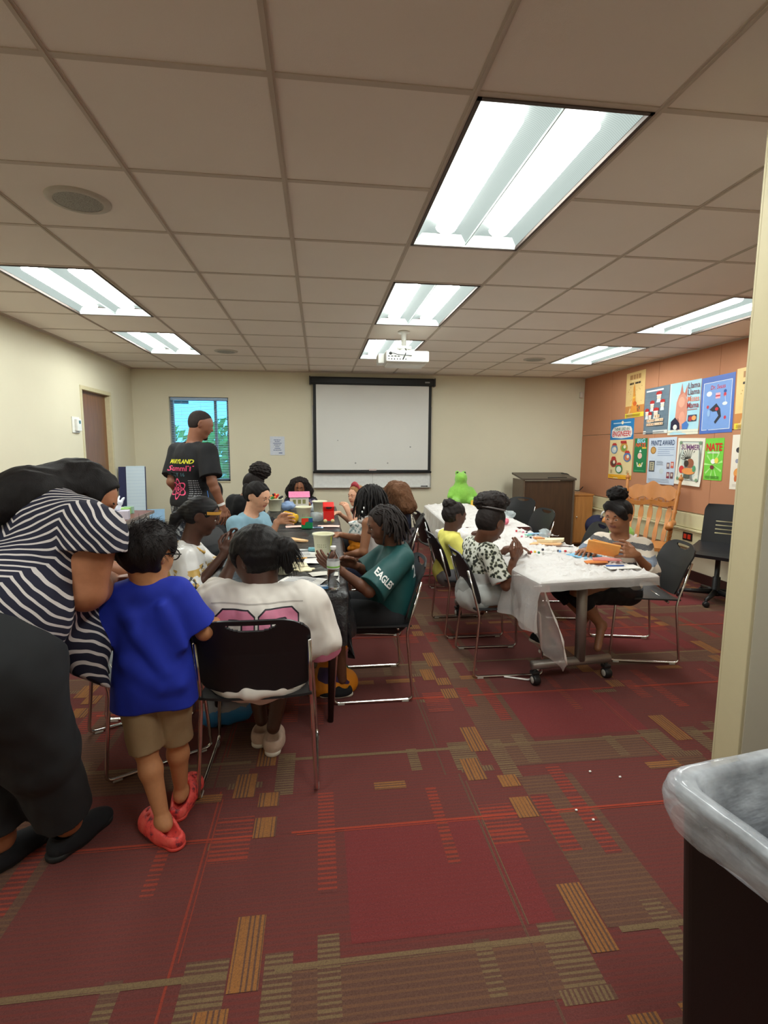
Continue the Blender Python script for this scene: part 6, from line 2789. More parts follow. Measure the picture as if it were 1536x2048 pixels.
S.el((2.04, 3.36, .50), (.19, .19, .12), np.eye(3), .02)
S.wrinkle(.010, 36, 15)
S.cut((0, 0, .45), (0, 0, -1))
S.build('apron', mat('film_dark', srgb(60, 60, 64), .15, alpha=.6, var=.5, nscale=20), root, None, inf['base'])
S = hair_shell(inf, grow=.05, h=.0042, low=.12, nape=0)
c, M_, H = inf['hc'], inf['M'], inf['hh']
Pw = lambda x, y, z: c + M_ @ (np.array([x, y, z]) * H)
S.rc(Pw(.05, .36, .46), Pw(-.26, .34, .26), .026, .028, .02)
S.rc(Pw(-.26, .34, .26), Pw(-.35, .24, .04), .028, .018, .02)
S.rc(Pw(.10, .36, .44), Pw(.30, .16, .34), .024, .02, .03)
S.rc(Pw(.10, .40, .36), Pw(.10, -.1, .54), .006, .006, .008, -1)
S.wrinkle(.0025, 110, 4, (1, 1, .6))
add_hair(inf, root, 'hair', merge([S.mesh(), puff(Pw(.12, -.22, .66), (.075, .07, .058), 900, 81, .05, .0016)]), H_black)
b = B()
g = inf['g']
q = inf['j']['sl'] + (g['mid'] - inf['j']['sl']) * .42 + g['up'] * .045 - inf['base']
b.tube([q + g['fwd'] * .06 - g['up'] * .03, q + g['up'] * .012, q - g['fwd'] * .05 + g['up'] * .02], .010, 8)
b.build('apron_strap', mat('strap_white', srgb(230, 222, 218), .6), root)
# ------------------------------------------------------------------ posters on the tack board
PXW = XR - .0225


def flat_mat(name, c, rough=.55):
    return mat(name, srgb(*c), rough, var=.05, nscale=25)


class Poster:
    """paper hung on the right wall; drawing in cm-free units: u 0..1 left to right, v 0..1 bottom to top"""

    def __init__(s, label, yl, yr, zt, zb, bg, tilt=0.0, curl=0.0):
        s.w, s.h = yl - yr, zt - zb
        s.t = thing('poster', label, 'poster', (PXW, (yl + yr) / 2, (zt + zb) / 2), 0, 'posters on the tack board')
        s.t.rotation_euler = (tilt, 0, 0)
        s.curl = curl
        s.lev = 0
        V, Fs = [], []
        nx, nz = 8, 14
        for k in (0, 1):
            for j in range(nz + 1):
                for i in range(nx + 1):
                    p = s.P(i / nx, j / nz, .0006 + .0012 * k)
                    V.append(p)
        m = (nx + 1) * (nz + 1)
        for k in (0, 1):
            for j in range(nz):
                for i in range(nx):
                    a = k * m + j * (nx + 1) + i
                    Fs.append((a, a + 1, a + nx + 2, a + nx + 1))
        npmesh('paper', V, Fs, bg, s.t, True)

    def P(s, u, v, off):
        c = s.curl * (max(0, 1 - v) ** 3) * (.4 + .6 * u) + .002 * sin(u * 5) * (1 - v)
        return (-off - abs(c), (.5 - u) * s.w, (v - .5) * s.h)

    def shape(s, name, pts, c, lev=None):
        """polygon in u,v"""
        s.lev += 1
        off = .0024 + .00022 * (lev if lev is not None else s.lev)
        bm = bmesh.new()
        f = bm.faces.new([bm.verts.new((u, v, 0)) for (u, v) in pts])
        bmesh.ops.triangulate(bm, faces=[f])
        for _ in range(3 if s.curl else 0):
            bmesh.ops.subdivide_edges(bm, edges=bm.edges[:], cuts=1)
        V = [s.P(v.co.x, v.co.y, off) for v in bm.verts]
        bm.verts.index_update()
        Fs = [tuple(v.index for v in f.verts) for f in bm.faces]
        bm.free()
        return npmesh(name, V, Fs, flat_mat('ink_%d_%d_%d' % c, c), s.t)

    def rect(s, u0, u1, v0, v1, c, name='printed_panel'):
        return s.shape(name, [(u0, v0), (u1, v0), (u1, v1), (u0, v1)], c)

    def oval(s, u, v, ru, rv, c, name='printed_shape', n=18, rot=0.0):
        return s.shape(name, [(u + ru * cos(a) * cos(rot) - rv * sin(a) * sin(rot), v + ru * cos(a) * sin(rot) + rv * sin(a) * cos(rot)) for a in [2 * pi * k / n for k in range(n)]], c)

    def text(s, body, u, v, size, width, c, shear=0.0, bold=.0, rot=0.0):
        s.lev += 1
        off = .0026 + .00022 * s.lev + (.0015 if s.curl else 0)
        V2, Fs = text_mesh(body, size, shear, 1.0, width * s.w, bold)
        V = []
        for p in V2:
            x, y = p.x * cos(rot) - p.y * sin(rot), p.x * sin(rot) + p.y * cos(rot)
            V.append(s.P(u + x / s.w, v + y / s.h, off))
        return npmesh('lettering', V, Fs, flat_mat('ink_%d_%d_%d' % c, c), s.t)

    def lines(s, u0, u1, v0, v1, n, c, fill=.4, seed=0):
        rn = random.Random(seed)
        s.lev += 1
        off = .0024 + .00022 * s.lev
        V, Fs = [], []
        for k in range(n):
            v = v1 - (v1 - v0) * (k + .5) / n
            hh = (v1 - v0) / n * fill * .5
            e = u0 + (u1 - u0) * (.7 + .3 * rn.random())
            q = len(V)
            V += [s.P(u0, v - hh, off), s.P(e, v - hh, off), s.P(e, v + hh, off), s.P(u0, v + hh, off)]
            Fs.append((q, q + 1, q + 2, q + 3))
        return npmesh('small_print', V, Fs, flat_mat('ink_%d_%d_%d' % c, c), s.t)


def paper_mat(name, c0, c1, axis=2, lo=-.3, hi=.3):
    t = NT(name)
    f = t.noise(6, detail=3)
    t.set(Base_Color=t.mix(f, srgb(*c0), srgb(*c1)), Roughness=.5)
    return t.m


YEL = paper_mat('paper_yellow_print', (222, 186, 120), (236, 208, 148))


def tower_poster(label, yl, yr, zt, zb, tilt):
    p = Poster(label, yl, yr, zt, zb, YEL, tilt)
    p.rect(0, 1, 0, .10, (232, 214, 70))
    p.rect(0, 1, .10, .26, (200, 134, 72))
    for (u0, u1, v0, v1) in ((.20, .36, .84, .94), (.39, .50, .84, .94), (.53, .62, .84, .94), (.65, .78, .84, .94)):
        p.rect(u0, u1, v0, v1, (176, 130, 84))
    p.lines(.30, .75, .795, .815, 1, (240, 220, 170), .9)
    for (u0, u1) in ((.20, .27), (.28, .34), (.36, .42), (.50, .57), (.58, .65), (.67, .78)):
        p.rect(u0, u1, .73, .77, (66, 54, 46))
    p.shape('printed_tower', [(.24, .10), (.34, .22), (.40, .40), (.42, .66), (.46, .74), (.50, .66), (.54, .40), (.62, .22), (.72, .10)], (224, 150, 58))
    p.rect(.36, .58, .26, .31, (236, 186, 76))
    p.rect(.40, .54, .42, .46, (236, 186, 76))
    p.oval(.52, .30, .10, .05, (214, 104, 44))
    for k in range(7):
        p.oval(.66 + .05 * (k % 3) + .02, .14 + .035 * (k // 2), .028, .022, ((120, 92, 60), (190, 90, 50), (90, 110, 90))[k % 3])
    for k in range(16):
        rn = random.Random(k)
        p.oval(.1 + .8 * rn.random(), .34 + .34 * rn.random(), .018, .012, (196, 160, 98))
    p.lines(.08, .9, .02, .08, 2, (180, 150, 50), .5)
    return p


tower_poster('yellow poster of an orange tower, topmost and farthest left on the tack board', 6.665, 6.257, 2.445, 1.86, radians(-1.5))

p = Poster('grey blue poster with red capped figures, left of the pale blue one', 6.24, 5.775, 2.20, 1.635, paper_mat('paper_slate', (84, 104, 124), (120, 138, 150)), radians(-1))
p.rect(0, 1, 0, .075, (226, 226, 222))
p.lines(.06, .8, .9, .97, 1, (220, 226, 232), .5)
for k in range(9):
    p.rect(0, 1, .12 + .085 * k, .125 + .085 * k, (96, 110, 122))
for (u, v, q) in ((.60, .84, .12), (.34, .66, .10), (.76, .66, .10), (.14, .50, .09), (.28, .42, .08), (.52, .50, .12)):
    p.oval(u, v - .06, q * .72, .055, (222, 206, 190))
    p.rect(u - q * .75, u + q * .75, v - .03, v - .005, (236, 232, 226))
    p.shape('printed_cap', [(u - q, v - .005), (u + q, v - .005), (u + q * .85, v + .05), (u, v + .068), (u - q * .85, v + .05)], (178, 44, 44))
    p.shape('printed_coat', [(u - q * .6, v - .10), (u + q * .6, v - .10), (u + q * .8, v - .17), (u - q * .8, v - .17)], (206, 214, 220))
for (u0, u1, v0, v1) in ((.46, .68, .34, .41), (.16, .47, .26, .32), (.50, .84, .265, .325), (.16, .47, .18, .235), (.50, .84, .185, .24)):
    p.rect(u0, u1, v0, v1, (226, 196, 164))
    n_ = int((u1 - u0) / .075)
    for k in range(n_):
        q = u0 + (u1 - u0) * (k + .5) / n_
        p.rect(q - .016, q + .012, v0 + .014, v1 - .014, (150, 96, 70))
p.lines(.05, .95, .02, .06, 1, (130, 134, 140), .5)

p = Poster('pale blue poster with a pinkish tall eared shape and dark red lettering', 5.765, 5.262, 2.207, 1.615, paper_mat('paper_skyblue', (150, 206, 226), (190, 226, 238)), radians(-.5), .004)
p.rect(0, 1, 0, .095, (228, 226, 208))
p.rect(0, 1, .045, .055, (196, 192, 176))
p.rect(0, .05, .1, 1, (196, 226, 236))
p.shape('printed_shape', [(.22, .10), (.24, .42), (.25, .62), (.32, .76), (.44, .82), (.54, .76), (.60, .62), (.62, .40), (.60, .10)], (206, 142, 122))
p.shape('printed_ear', [(.34, .74), (.40, .98), (.46, .79)], (192, 120, 104))
p.shape('printed_ear', [(.50, .77), (.58, .94), (.58, .70)], (192, 120, 104))
p.oval(.42, .62, .10, .10, (222, 162, 140))
p.oval(.46, .30, .10, .14, (218, 156, 134))
p.oval(.34, .20, .04, .12, (160, 92, 80))
p.shape('printed_cloth', [(.10, .10), (.10, .26), (.24, .34), (.40, .22), (.42, .10)], (36, 34, 60))
p.shape('printed_cloth', [(.50, .10), (.48, .20), (.62, .26), (.70, .18), (.66, .10)], (70, 120, 190))
p.oval(.26, .15, .07, .05, (232, 230, 224))
for (s_, v, c) in (('Llama', .90, (110, 44, 58)), ('Llama', .78, (110, 44, 58)), ('Misses', .655, (232, 120, 84)), ('Mama', .535, (150, 40, 48))):
    p.text(s_, .79, v, .09, .36, c, 0, .0004)
p.lines(.62, .95, .44, .48, 1, (170, 110, 110), .3)
p.rect(.66, .93, .24, .36, (60, 62, 90))
p.oval(.74, .29, .06, .045, (180, 60, 60))
p.oval(.85, .30, .07, .045, (226, 160, 96))

p = Poster('blue poster with a white border line and small red heading', 5.25, 4.795, 2.210, 1.62, paper_mat('paper_blue', (66, 98, 178), (84, 120, 200)), radians(-1.5))
p.rect(.07, .93, .06, .90, (226, 232, 240))
p.rect(.085, .915, .07, .89, (122, 160, 222))
p.text('Dr. Seuss', .52, .80, .06, .44, (190, 50, 64), .1, .001)
p.oval(.26, .70, .085, .045, (232, 236, 240))
p.rect(.46, .60, .60, .70, (232, 180, 196))
p.rect(.46, .60, .635, .66, (200, 60, 70))
p.oval(.74, .71, .045, .03, (40, 84, 160))
p.oval(.74, .655, .04, .035, (206, 54, 70))
p.oval(.75, .50, .075, .03, (230, 236, 240))
p.shape('printed_swirl', [(.30, .42), (.50, .52), (.62, .42), (.66, .28), (.50, .16), (.46, .20), (.58, .30), (.52, .38), (.40, .38)], (44, 48, 62))
p.oval(.52, .42, .05, .03, (200, 50, 60))
p.oval(.24, .47, .035, .03, (200, 60, 74))
p.oval(.28, .36, .05, .06, (150, 186, 230))
p.oval(.78, .26, .035, .03, (206, 54, 70))
p.shape('printed_string', [(.74, .64), (.75, .64), (.78, .52), (.77, .52)], (232, 236, 240))

tower_poster('yellow poster of an orange tower, mostly hidden by the jamb at right', 4.775, 4.37, 2.245, 1.655, radians(-2))

p = Poster('tall cream and blue poster headed ENGINEER in red, lower left of the board', 6.985, 6.435, 1.848, 1.04, paper_mat('paper_cream', (226, 202, 146), (238, 220, 172)), radians(-.5), .004)
p.rect(0, 1, .66, 1, (34, 124, 188))
p.lines(.12, .9, .925, .955, 1, (190, 220, 236), .5)
p.oval(.52, .945, .05, .03, (240, 226, 196))
p.shape('printed_cloud', [(.06, .74), (.10, .70), (.30, .69), (.50, .68), (.72, .69), (.90, .70), (.95, .75), (.93, .83), (.88, .87), (.66, .89), (.40, .89), (.16, .87), (.07, .82)], (238, 236, 232))
p.text('THINK LIKE AN', .5, .835, .06, .66, (70, 110, 90), 0, .001)
p.text('ENGINEER!', .5, .755, .10, .80, (204, 44, 54), .1, .002)
p.rect(0, 1, 0, .07, (236, 174, 40))
p.lines(.06, .94, .015, .055, 2, (180, 130, 30), .5)
for (u, v, c1, c2) in ((.22, .50, (110, 140, 170), (200, 210, 214)), (.64, .53, (206, 150, 70), (120, 160, 80)), (.22, .27, (170, 60, 50), (90, 50, 44)), (.80, .37, (80, 120, 180), (210, 120, 80)), (.48, .17, (70, 130, 80), (220, 224, 220))):
    p.oval(u, v, .155, .078, c1)
    p.oval(u, v - .01, .11, .05, c2)
    p.oval(u + .03, v + .01, .05, .03, (236, 226, 206))
    p.shape('printed_cap', [(u - .12, v + .065), (u + .12, v + .065), (u + .06, v + .105), (u - .06, v + .105)], (190, 52, 52))
p.rect(.5, .74, .60, .64, (190, 52, 52))
for u in (.1, .8):
    p.lines(u, u + .1, .09, .15, 3, (150, 120, 80), .4)

p = Poster('small dark green poster between the engineer and award posters', 6.40, 6.132, 1.585, 1.15, paper_mat('paper_green', (24, 110, 66), (34, 130, 80)), radians(-.5))
p.text('BIG', .52, .92, .075, .62, (150, 206, 232), .05, .002)
p.text('NATE', .5, .80, .07, .80, (222, 70, 44), .05, .002)
p.rect(.62, .95, .70, .735, (236, 200, 60))
p.shape('printed_hat', [(.40, .60), (.60, .60), (.50, .68)], (226, 236, 230))
p.oval(.48, .49, .17, .09, (232, 190, 176))
p.shape('printed_shirt', [(.24, .30), (.36, .28), (.34, .16), (.66, .16), (.64, .28), (.76, .30), (.70, .22), (.30, .22)], (226, 220, 200))
p.oval(.52, .22, .09, .045, (220, 200, 60))
p.lines(.1, .9, .03, .07, 1, (90, 170, 120), .5)

p = Poster('pale blue award poster with a gold medal and rows of small print', 6.10, 5.585, 1.588, 1.03, paper_mat('paper_award', (186, 200, 220), (206, 216, 230)), radians(-1), .010)
p.text('PRINTZ AWARD', .52, .88, .085, .84, (66, 84, 120), 0, .0018)
p.oval(.19, .73, .105, .082, (160, 116, 56))
p.oval(.19, .73, .075, .058, (196, 150, 84))
p.lines(.36, .95, .60, .80, 5, (150, 168, 200), .3, 2)
p.rect(.06, .28, .26, .50, (78, 82, 92))
p.rect(.09, .25, .29, .47, (186, 178, 150))
p.lines(.12, .22, .30, .46, 4, (90, 90, 84), .5)
p.lines(.34, .62, .40, .50, 4, (120, 130, 150), .35, 3)
p.oval(.54, .28, .08, .06, (196, 206, 214))
for (u, v, c) in ((.76, .40, (120, 100, 110)), (.90, .42, (206, 92, 74)), (.78, .20, (130, 50, 70)), (.91, .20, (110, 70, 76))):
    p.rect(u - .05, u + .05, v - .065, v + .065, c)
    p.rect(u - .03, u + .03, v - .02, v + .04, (206, 190, 180))
p.lines(.06, .9, .03, .12, 3, (150, 160, 178), .3, 5)

p = Poster('cream curling poster of a leafy headed figure with purple lettering', 5.572, 5.145, 1.575, 1.05, paper_mat('paper_ivory', (226, 222, 206), (236, 232, 220)), radians(1), .022)
p.rect(.08, .92, .10, .93, (130, 132, 126))
p.rect(.10, .90, .115, .915, (196, 206, 200))
p.rect(.13, .87, .14, .89, (222, 220, 206))
p.lines(.3, .72, .855, .885, 1, (110, 84, 110), .5)
p.text('SUMMER', .5, .80, .08, .68, (112, 68, 112), 0, .002)
for k in range(11):
    a = pi * (.02 + .96 * k / 10)
    p.oval(.5 + .20 * cos(a), .56 + .10 * sin(a), .115, .022, (52, 50, 46), rot=a, n=12)
    p.oval(.5 + .22 * cos(a), .56 + .11 * sin(a), .07, .010, (206, 206, 196), rot=a, n=10)
p.oval(.56, .47, .13, .10, (150, 92, 66))
p.oval(.42, .46, .09, .07, (60, 50, 46))
p.oval(.26, .33, .10, .08, (206, 60, 56))
p.oval(.52, .30, .24, .07, (226, 150, 84))
p.oval(.72, .36, .06, .07, (84, 150, 110))
p.rect(.36, .58, .15, .23, (84, 92, 80))
for (u, v) in ((.14, .9), (.86, .9), (.14, .13), (.86, .13)):
    p.oval(u, v, .05, .035, (120, 150, 120))

p = Poster('lime green poster with large red lettering and pale rays', 5.13, 4.872, 1.568, 1.13, paper_mat('paper_lime', (104, 196, 60), (128, 214, 76)), radians(-.8))
for k in range(9):
    a = 2 * pi * k / 9 + .2
    p.shape('printed_ray', [(.5, .36), (.5 + .5 * cos(a), .36 + .34 * sin(a)), (.5 + .5 * cos(a + .16), .36 + .34 * sin(a + .16))], (176, 232, 140))
p.text('NATE', .5, .78, .105, .86, (206, 48, 38), .0, .004)
for k in range(8):
    p.rect(.16 + .085 * k, .22 + .085 * k, .635, .68, (222, 238, 206))
p.oval(.50, .45, .12, .06, (238, 240, 234))
p.oval(.68, .47, .11, .07, (232, 212, 90))
p.oval(.46, .31, .11, .05, (120, 50, 60))
p.lines(.1, .9, .04, .11, 2, (84, 150, 50), .5)

p = Poster('cream poster with an orange creature-like blot, cut by the jamb', 4.765, 4.40, 1.60, 1.06, MATS.get('paper_ivory') or paper_mat('paper_ivory2', (228, 218, 204), (236, 228, 216)), radians(-1))
p.oval(.24, .72, .09, .05, (60, 54, 60))
p.oval(.22, .52, .07, .04, (150, 150, 170))
p.oval(.26, .30, .14, .09, (230, 156, 84))
p.oval(.2, .2, .05, .06, (206, 110, 60))
p.lines(.1, .9, .05, .1, 2, (200, 190, 176), .4)

# ------------------------------------------------------------------ things on the black tables
M_tub = mat('tub_cream', srgb(226, 224, 196), .4, var=.03)
M_lab = mat('tub_label', srgb(150, 152, 112), .6)
M_paper = mat('paper_white', srgb(232, 230, 226), .7)
M_foam = mat('foam_cream', srgb(236, 224, 188), .8)
M_foamo = mat('foam_peach', srgb(236, 190, 140), .8)
TZ = .7355


def tub(label, x, y, z, r, h, yellow=True, grp='cream tubs on the black tables', cat='tub'):
    t = thing('plastic_tub', label, cat, (x, y, z), random.Random(label).uniform(-.5, .5), grp)
    b = B()
    b.lathe([(0, .004), (r * .74, 0), (r * .76, .004), (r * .97, h * .93), (r * 1.06, h * .94), (r * 1.07, h), (r * 1.0, h), (r * .95, h * .93), (r * .72, .008), (0, .008)], n=32)
    b.build('tub', M_tub, t)
    b = B()
    for k in range(5):
        a0 = -pi / 2 - .5 + k * .22
        for zz in (.42, .52):
            w = .07 + .05 * ((k * 7 + int(zz * 10)) % 3) / 3
            rr = r * (.76 + .21 * zz) + .0008
            b.add([(rr * cos(a0), rr * sin(a0), h * zz), (rr * cos(a0 + w), rr * sin(a0 + w), h * zz), (rr * cos(a0 + w), rr * sin(a0 + w), h * (zz + .05)), (rr * cos(a0), rr * sin(a0), h * (zz + .05))], [(0, 1, 2, 3)])
    b.build('small_print', M_lab, t)
    if yellow:
        b = B()
        V = []
        for zz in (.1, .9):
            rr = r * (.76 + .21 * zz) + .001
            for a in (-.55, -.40):
                V.append((rr * cos(a), rr * sin(a), h * zz))
        b.add(V, [(0, 1, 3, 2)])
        b.build('yellow_stripe', mat('label_lime', srgb(206, 214, 60), .5), t)
    return t


tub('cream plastic tub standing alone behind the water bottle', .022, 3.47, TZ, .070, .15)
tub('cream tub half hidden behind the head of the white football shirt', -.21, 2.99, TZ, .062, .12)
tub('cream tub in the middle of the far table in front of the pink roofed box', -.155, 5.05, TZ, .075, .15, False)
tub('cream tub right of the far table, beside the red bin toy', .0, 5.47, TZ, .075, .16, False)
tt_ = tub('cream tub heaped with small coloured toys behind the pale blue sweatshirt', -.50, 5.95, TZ, .085, .14, False)
rn = random.Random(11)
for k in range(11):
    c = ((206, 44, 44), (60, 140, 70), (236, 210, 60), (40, 40, 44), (230, 130, 50))[k % 5]
    a, r = rn.uniform(0, 6.28), rn.uniform(0, .055)
    s = Sdf(.005)
    q = np.array((r * cos(a), r * sin(a), .0))
    s.rc(q, q + np.array((rn.uniform(-.03, .03), rn.uniform(-.03, .03), rn.uniform(.0, .03))), .016, .012, .01)
    o = s.build('small_toy', flat_mat('toy_%d_%d_%d' % c, c, .4), None)
    o.location = (-.50, 5.95, TZ + .142 + .012 * (k % 3))
    tag(o, 'small coloured toy in the heap on the far cream tub', 'toy', 'toys heaped in the far tub')

# bottle of water
bt = thing('water_bottle', 'clear plastic water bottle with green and white label on the near table corner', 'bottle', (.066, 2.615, TZ))
tg = NT('clear_pet')
tg.set(Base_Color=(.97, .98, 1), Roughness=.06, Transmission_Weight=1.0, IOR=1.25, Specular_IOR_Level=.7)
prof = [(0, .004), (.020, .0), (.030, .004), (.0325, .014)]
for k in range(9):
    z = .02 + k * .0105
    prof += [(.0325, z), (.0300, z + .0055)]
prof += [(.0325, .118), (.0325, .150), (.031, .160), (.024, .182), (.014, .200), (.0125, .206), (.0125, .214)]
b = B()
b.lathe(prof, n=32)
b.build('bottle', tg.m, bt)
b = B()
b.lathe([(.0332, .112), (.0332, .152)], n=32)
b.build('label', mat('bottle_label', srgb(222, 226, 226), .4, alpha=.75), bt)
b = B()
b.lathe([(.0335, .118), (.0335, .126)], n=32)
b.build('green_band', mat('label_green', srgb(120, 180, 70), .4), bt)
b = B()
b.lathe([(0, .226), (.0145, .226), (.015, .222), (.015, .208), (.0125, .207)], n=24)
b.build('cap', mat('cap_white', srgb(236, 236, 236), .4), bt)


def sheet_item(name, label, x, y, z, w, d, rz, m, cat='paper', bend=.004, grp=None, ln=None, thick=.0008):
    def f(u, v):
        n = noise.noise((u * 3 + x * 9, v * 3 + y * 9, 1))
        return ((u - .5) * w, (v - .5) * d, .001 + bend * (1 + n) * (u * (1 - u) * 2 + v * (1 - v)))
    o = sheet(name, f, 10, 10, m, None, thick)
    o.location = (x, y, z)
    o.rotation_euler = (0, 0, rz)
    tag(o, label, cat, grp)
    if ln:
        b = B()
        for k in range(5):
            yy = -d * .3 + d * .15 * k
            b.mm((-w * .35, yy - .004, .0035 + bend), (w * .3, yy + .004, .004 + bend))
        b.build('printing', ln, o)
    return o


M_ink = mat('ink_grey', srgb(150, 150, 160), .7)
sheet_item('paper_sheet', 'crumpled white paper behind the pencil on the near black table', -.15, 3.47, TZ, .26, .17, .15, M_paper, bend=.012, ln=M_ink)
sheet_item('paper_sheet', 'white paper under the open hand beside the cream tub', -.03, 3.29, TZ, .15, .16, -.1, M_paper, bend=.006)
sheet_item('paper_sheet', 'pale paper left of the bottle on the near black table', .0, 2.95, TZ, .12, .09, .3, mat('paper_grey', srgb(206, 202, 192), .7), bend=.004)
sheet_item('paper_sheet', 'large white paper at the right shoulder of the white football shirt', -.10, 2.79, TZ, .24, .16, -.35, M_paper, bend=.008, ln=M_ink)
sheet_item('paper_sheet', 'pinkish leaflet on the far table left of the green tin', -.20, 4.76, TZ, .22, .12, .1, mat('paper_pink', srgb(226, 192, 180), .7), bend=.005)
sheet_item('paper_sheet', 'pinkish leaflet at the near right corner of the far table', .08, 4.75, TZ, .20, .11, -.08, MATS['paper_pink'], bend=.005)
sheet_item('paper_sheet', 'blue and white paper strip right of the green tin', -.02, 4.68, TZ, .10, .07, .0, mat('paper_bluish', srgb(176, 196, 222), .6), bend=.004, ln=mat('ink_navy', srgb(50, 60, 90), .7))


def cutout(label, pts, x, y, z, rz, m, th=.006, name='foam_cutout', cat='foam shape', grp='cream foam cut-outs'):
    b = B()
    b.prism(pts, 0, th)
    o = b.build(name, m, None)
    o.location = (x, y, z)
    o.rotation_euler = (0, 0, rz)
    return tag(o, label, cat, grp)


flower = [(.055 * (1 + .18 * cos(6 * a)) * cos(a), .05 * (1 + .18 * cos(6 * a)) * sin(a)) for a in [2 * pi * k / 48 for k in range(48)]]
cutout('cream foam flower cut-out nearer the white football shirt', flower, -.095, 3.06, TZ, .2, M_foam)
cutout('cream foam sheet cut-out beside the half hidden tub', [(-.07, -.06), (.06, -.07), (.08, .02), (.03, .07), (-.06, .05)], -.155, 3.18, TZ, .4, M_foam)
cutout('peach foam arrow shaped piece beyond the hair bun on the black table', [(-.09, .03), (-.02, .06), (.10, -.07), (.09, -.09), (.05, -.09), (-.06, -.01)], -.19, 4.06, TZ, 0, M_foamo, .012)
pk = thing('candy_packet', 'torn blue and white packet beside the water bottle', 'packet', (-.005, 2.64, TZ), .1)
b = B()
b.prism([(-.055, -.018), (.05, -.022), (.055, .015), (.0, .024), (-.05, .018)], .001, .012)
b.build('wrapper', mat('packet_blue', srgb(96, 160, 220), .3), pk)
b = B()
b.prism([(-.03, -.010), (.045, -.014), (.03, .010), (-.02, .012)], .012, .0135)
b.build('white_print', mat('packet_white', srgb(236, 238, 240), .3), pk)
b = B()
b.prism([(-.02, -.012), (.012, -.014), (.016, .01), (-.014, .012)], 0.001, .008)
o = b.build('candy_wrapper', mat('wrapper_yellow', srgb(232, 206, 60), .35), None)
o.location = (-.065, 2.665, TZ)
tag(o, 'small yellow sweet wrapper left of the blue packet', 'wrapper')
st_ = thing('glue_stick', 'white and pale blue glue stick lying left of the lone tub', 'glue stick', (-.12, 3.60, TZ + .010), -.14)
b = B()
b.tube([(-.16, 0, 0), (.04, 0, 0)], .009, 12)
b.build('barrel', mat('stick_white', srgb(214, 214, 216), .4), st_)
b = B()
b.tube([(.04, 0, .006), (.085, 0, .006)], .016, 14)
b.build('cap', mat('cap_aqua', srgb(130, 196, 214), .4), st_)
pc_ = thing('pencil', 'orange pencil lying on the near black table before the crumpled paper', 'pencil', (-.15, 3.29, TZ + .018), .35)
b = B()
b.tube([(-.075, 0, 0), (.07, 0, 0)], .0042, 6)
b.build('shaft', mat('pencil_orange', srgb(222, 160, 70), .4), pc_)
b = B()
b.tube([(-.075, 0, 0), (-.09, 0, 0)], [.0042, .0008], 6)
b.build('tip', mat('pencil_tip', srgb(120, 70, 40), .5), pc_)

# far table
bx = thing('milk_carton_house', 'white box with pink sloping roof held before the girl at the far end', 'box', (-.245, 6.34, .73), .08)
b = B()
b.mm((-.11, -.07, .0), (.11, .07, .13), bev=.003)
b.build('walls', mat('card_white', srgb(232, 226, 214), .6), bx)
b = B()
b.prism([(-.085, .128), (.085, .128), (.03, .19), (-.01, .19)], -.125, .125, M=Matrix(((0, 0, 1, 0), (1, 0, 0, 0), (0, 1, 0, 0), (0, 0, 0, 1))))
b.build('roof', mat('card_pink', srgb(226, 130, 170), .6, var=.25, nscale=40), bx)
b = B()
for x in (-.06, .0, .055):
    b.mm((x - .018, -.0725, .05), (x + .018, -.069, .10))
b.build('window_print', mat('print_olive', srgb(150, 146, 96), .6), bx)
rb_ = thing('red_bin_toy', 'small red lidded bin with dark mouth slot on the far table', 'toy bin', (.085, 5.02, TZ), .05)
M_redp = mat('plastic_red', srgb(214, 36, 30), .35)
b = B()
b.prism([(-.05, -.045), (.05, -.045), (.05, .045), (-.05, .045)], .018, .11)
b.build('bin', M_redp, rb_)
b = B()
b.box((0, .02, .145), (.108, .09, .062), 0, .006, Matrix.Rotation(.45, 4, 'X'))
ld = b.build('lid', M_redp, rb_)
b = B()
b.prism([(-.03, .135), (-.015, .125), (.015, .125), (.03, .135), (.025, .145), (-.025, .145)], .040, .048, M=Matrix(((1, 0, 0, 0), (0, 0, -1, 0), (0, 1, 0, 0.008), (0, 0, 0, 1))))
b.build('mouth_slot', M_castb, ld)
for sx in (-1, 1):
    b = B()
    b.lathe([(0, -.008), (.018, -.008), (.018, .008), (0, .008)], (sx * .035, -.04, .018), 14, axis='y')
    b.build('wheel', mat('wheel_cream', srgb(232, 206, 150), .5), rb_)
tn = thing('square_tin', 'square tin patterned red, blue and green on the near edge of the far table', 'tin', (-.115, 4.65, TZ), .08)
b = B()
b.box((0, 0, .048), (.098, .07, .096), 0, .006)
b.build('tin', mat('tin_green', srgb(22, 140, 84), .35), tn)
b = B()
b.prism([(-.049, .040), (-.022, .034), (-.012, .062), (.012, .066), (.012, .0965), (-.049, .0965)], .0352, .0358, M=Matrix(((1, 0, 0, 0), (0, 0, -1, 0), (0, 1, 0, 0), (0, 0, 0, 1))))
b.build('red_print', mat('tin_red', srgb(232, 60, 36), .35), tn)
b = B()
b.prism([(.014, .06), (.049, .056), (.049, .0965), (.014, .0965)], .0352, .0358, M=Matrix(((1, 0, 0, 0), (0, 0, -1, 0), (0, 1, 0, 0), (0, 0, 0, 1))))
b.build('blue_print', mat('tin_blue', srgb(40, 90, 150), .35), tn)
jr = thing('yellow_jar', 'clear jar of yellow beads held tilted by the girl in pale blue', 'jar', (-.245, 4.235, .895))
jr.rotation_euler = (radians(20), radians(100), radians(-12))
b = B()
b.lathe([(0, -.05), (.038, -.05), (.042, -.044), (.042, .035), (.036, .046), (.036, .05), (0, .05)], n=24)
b.build('jar_body', mat('jar_yellow', srgb(206, 158, 24), .18, var=.45, nscale=60), jr)
b = B()
b.lathe([(0, .066), (.037, .066), (.039, .062), (.039, .048), (0, .048)], n=24)
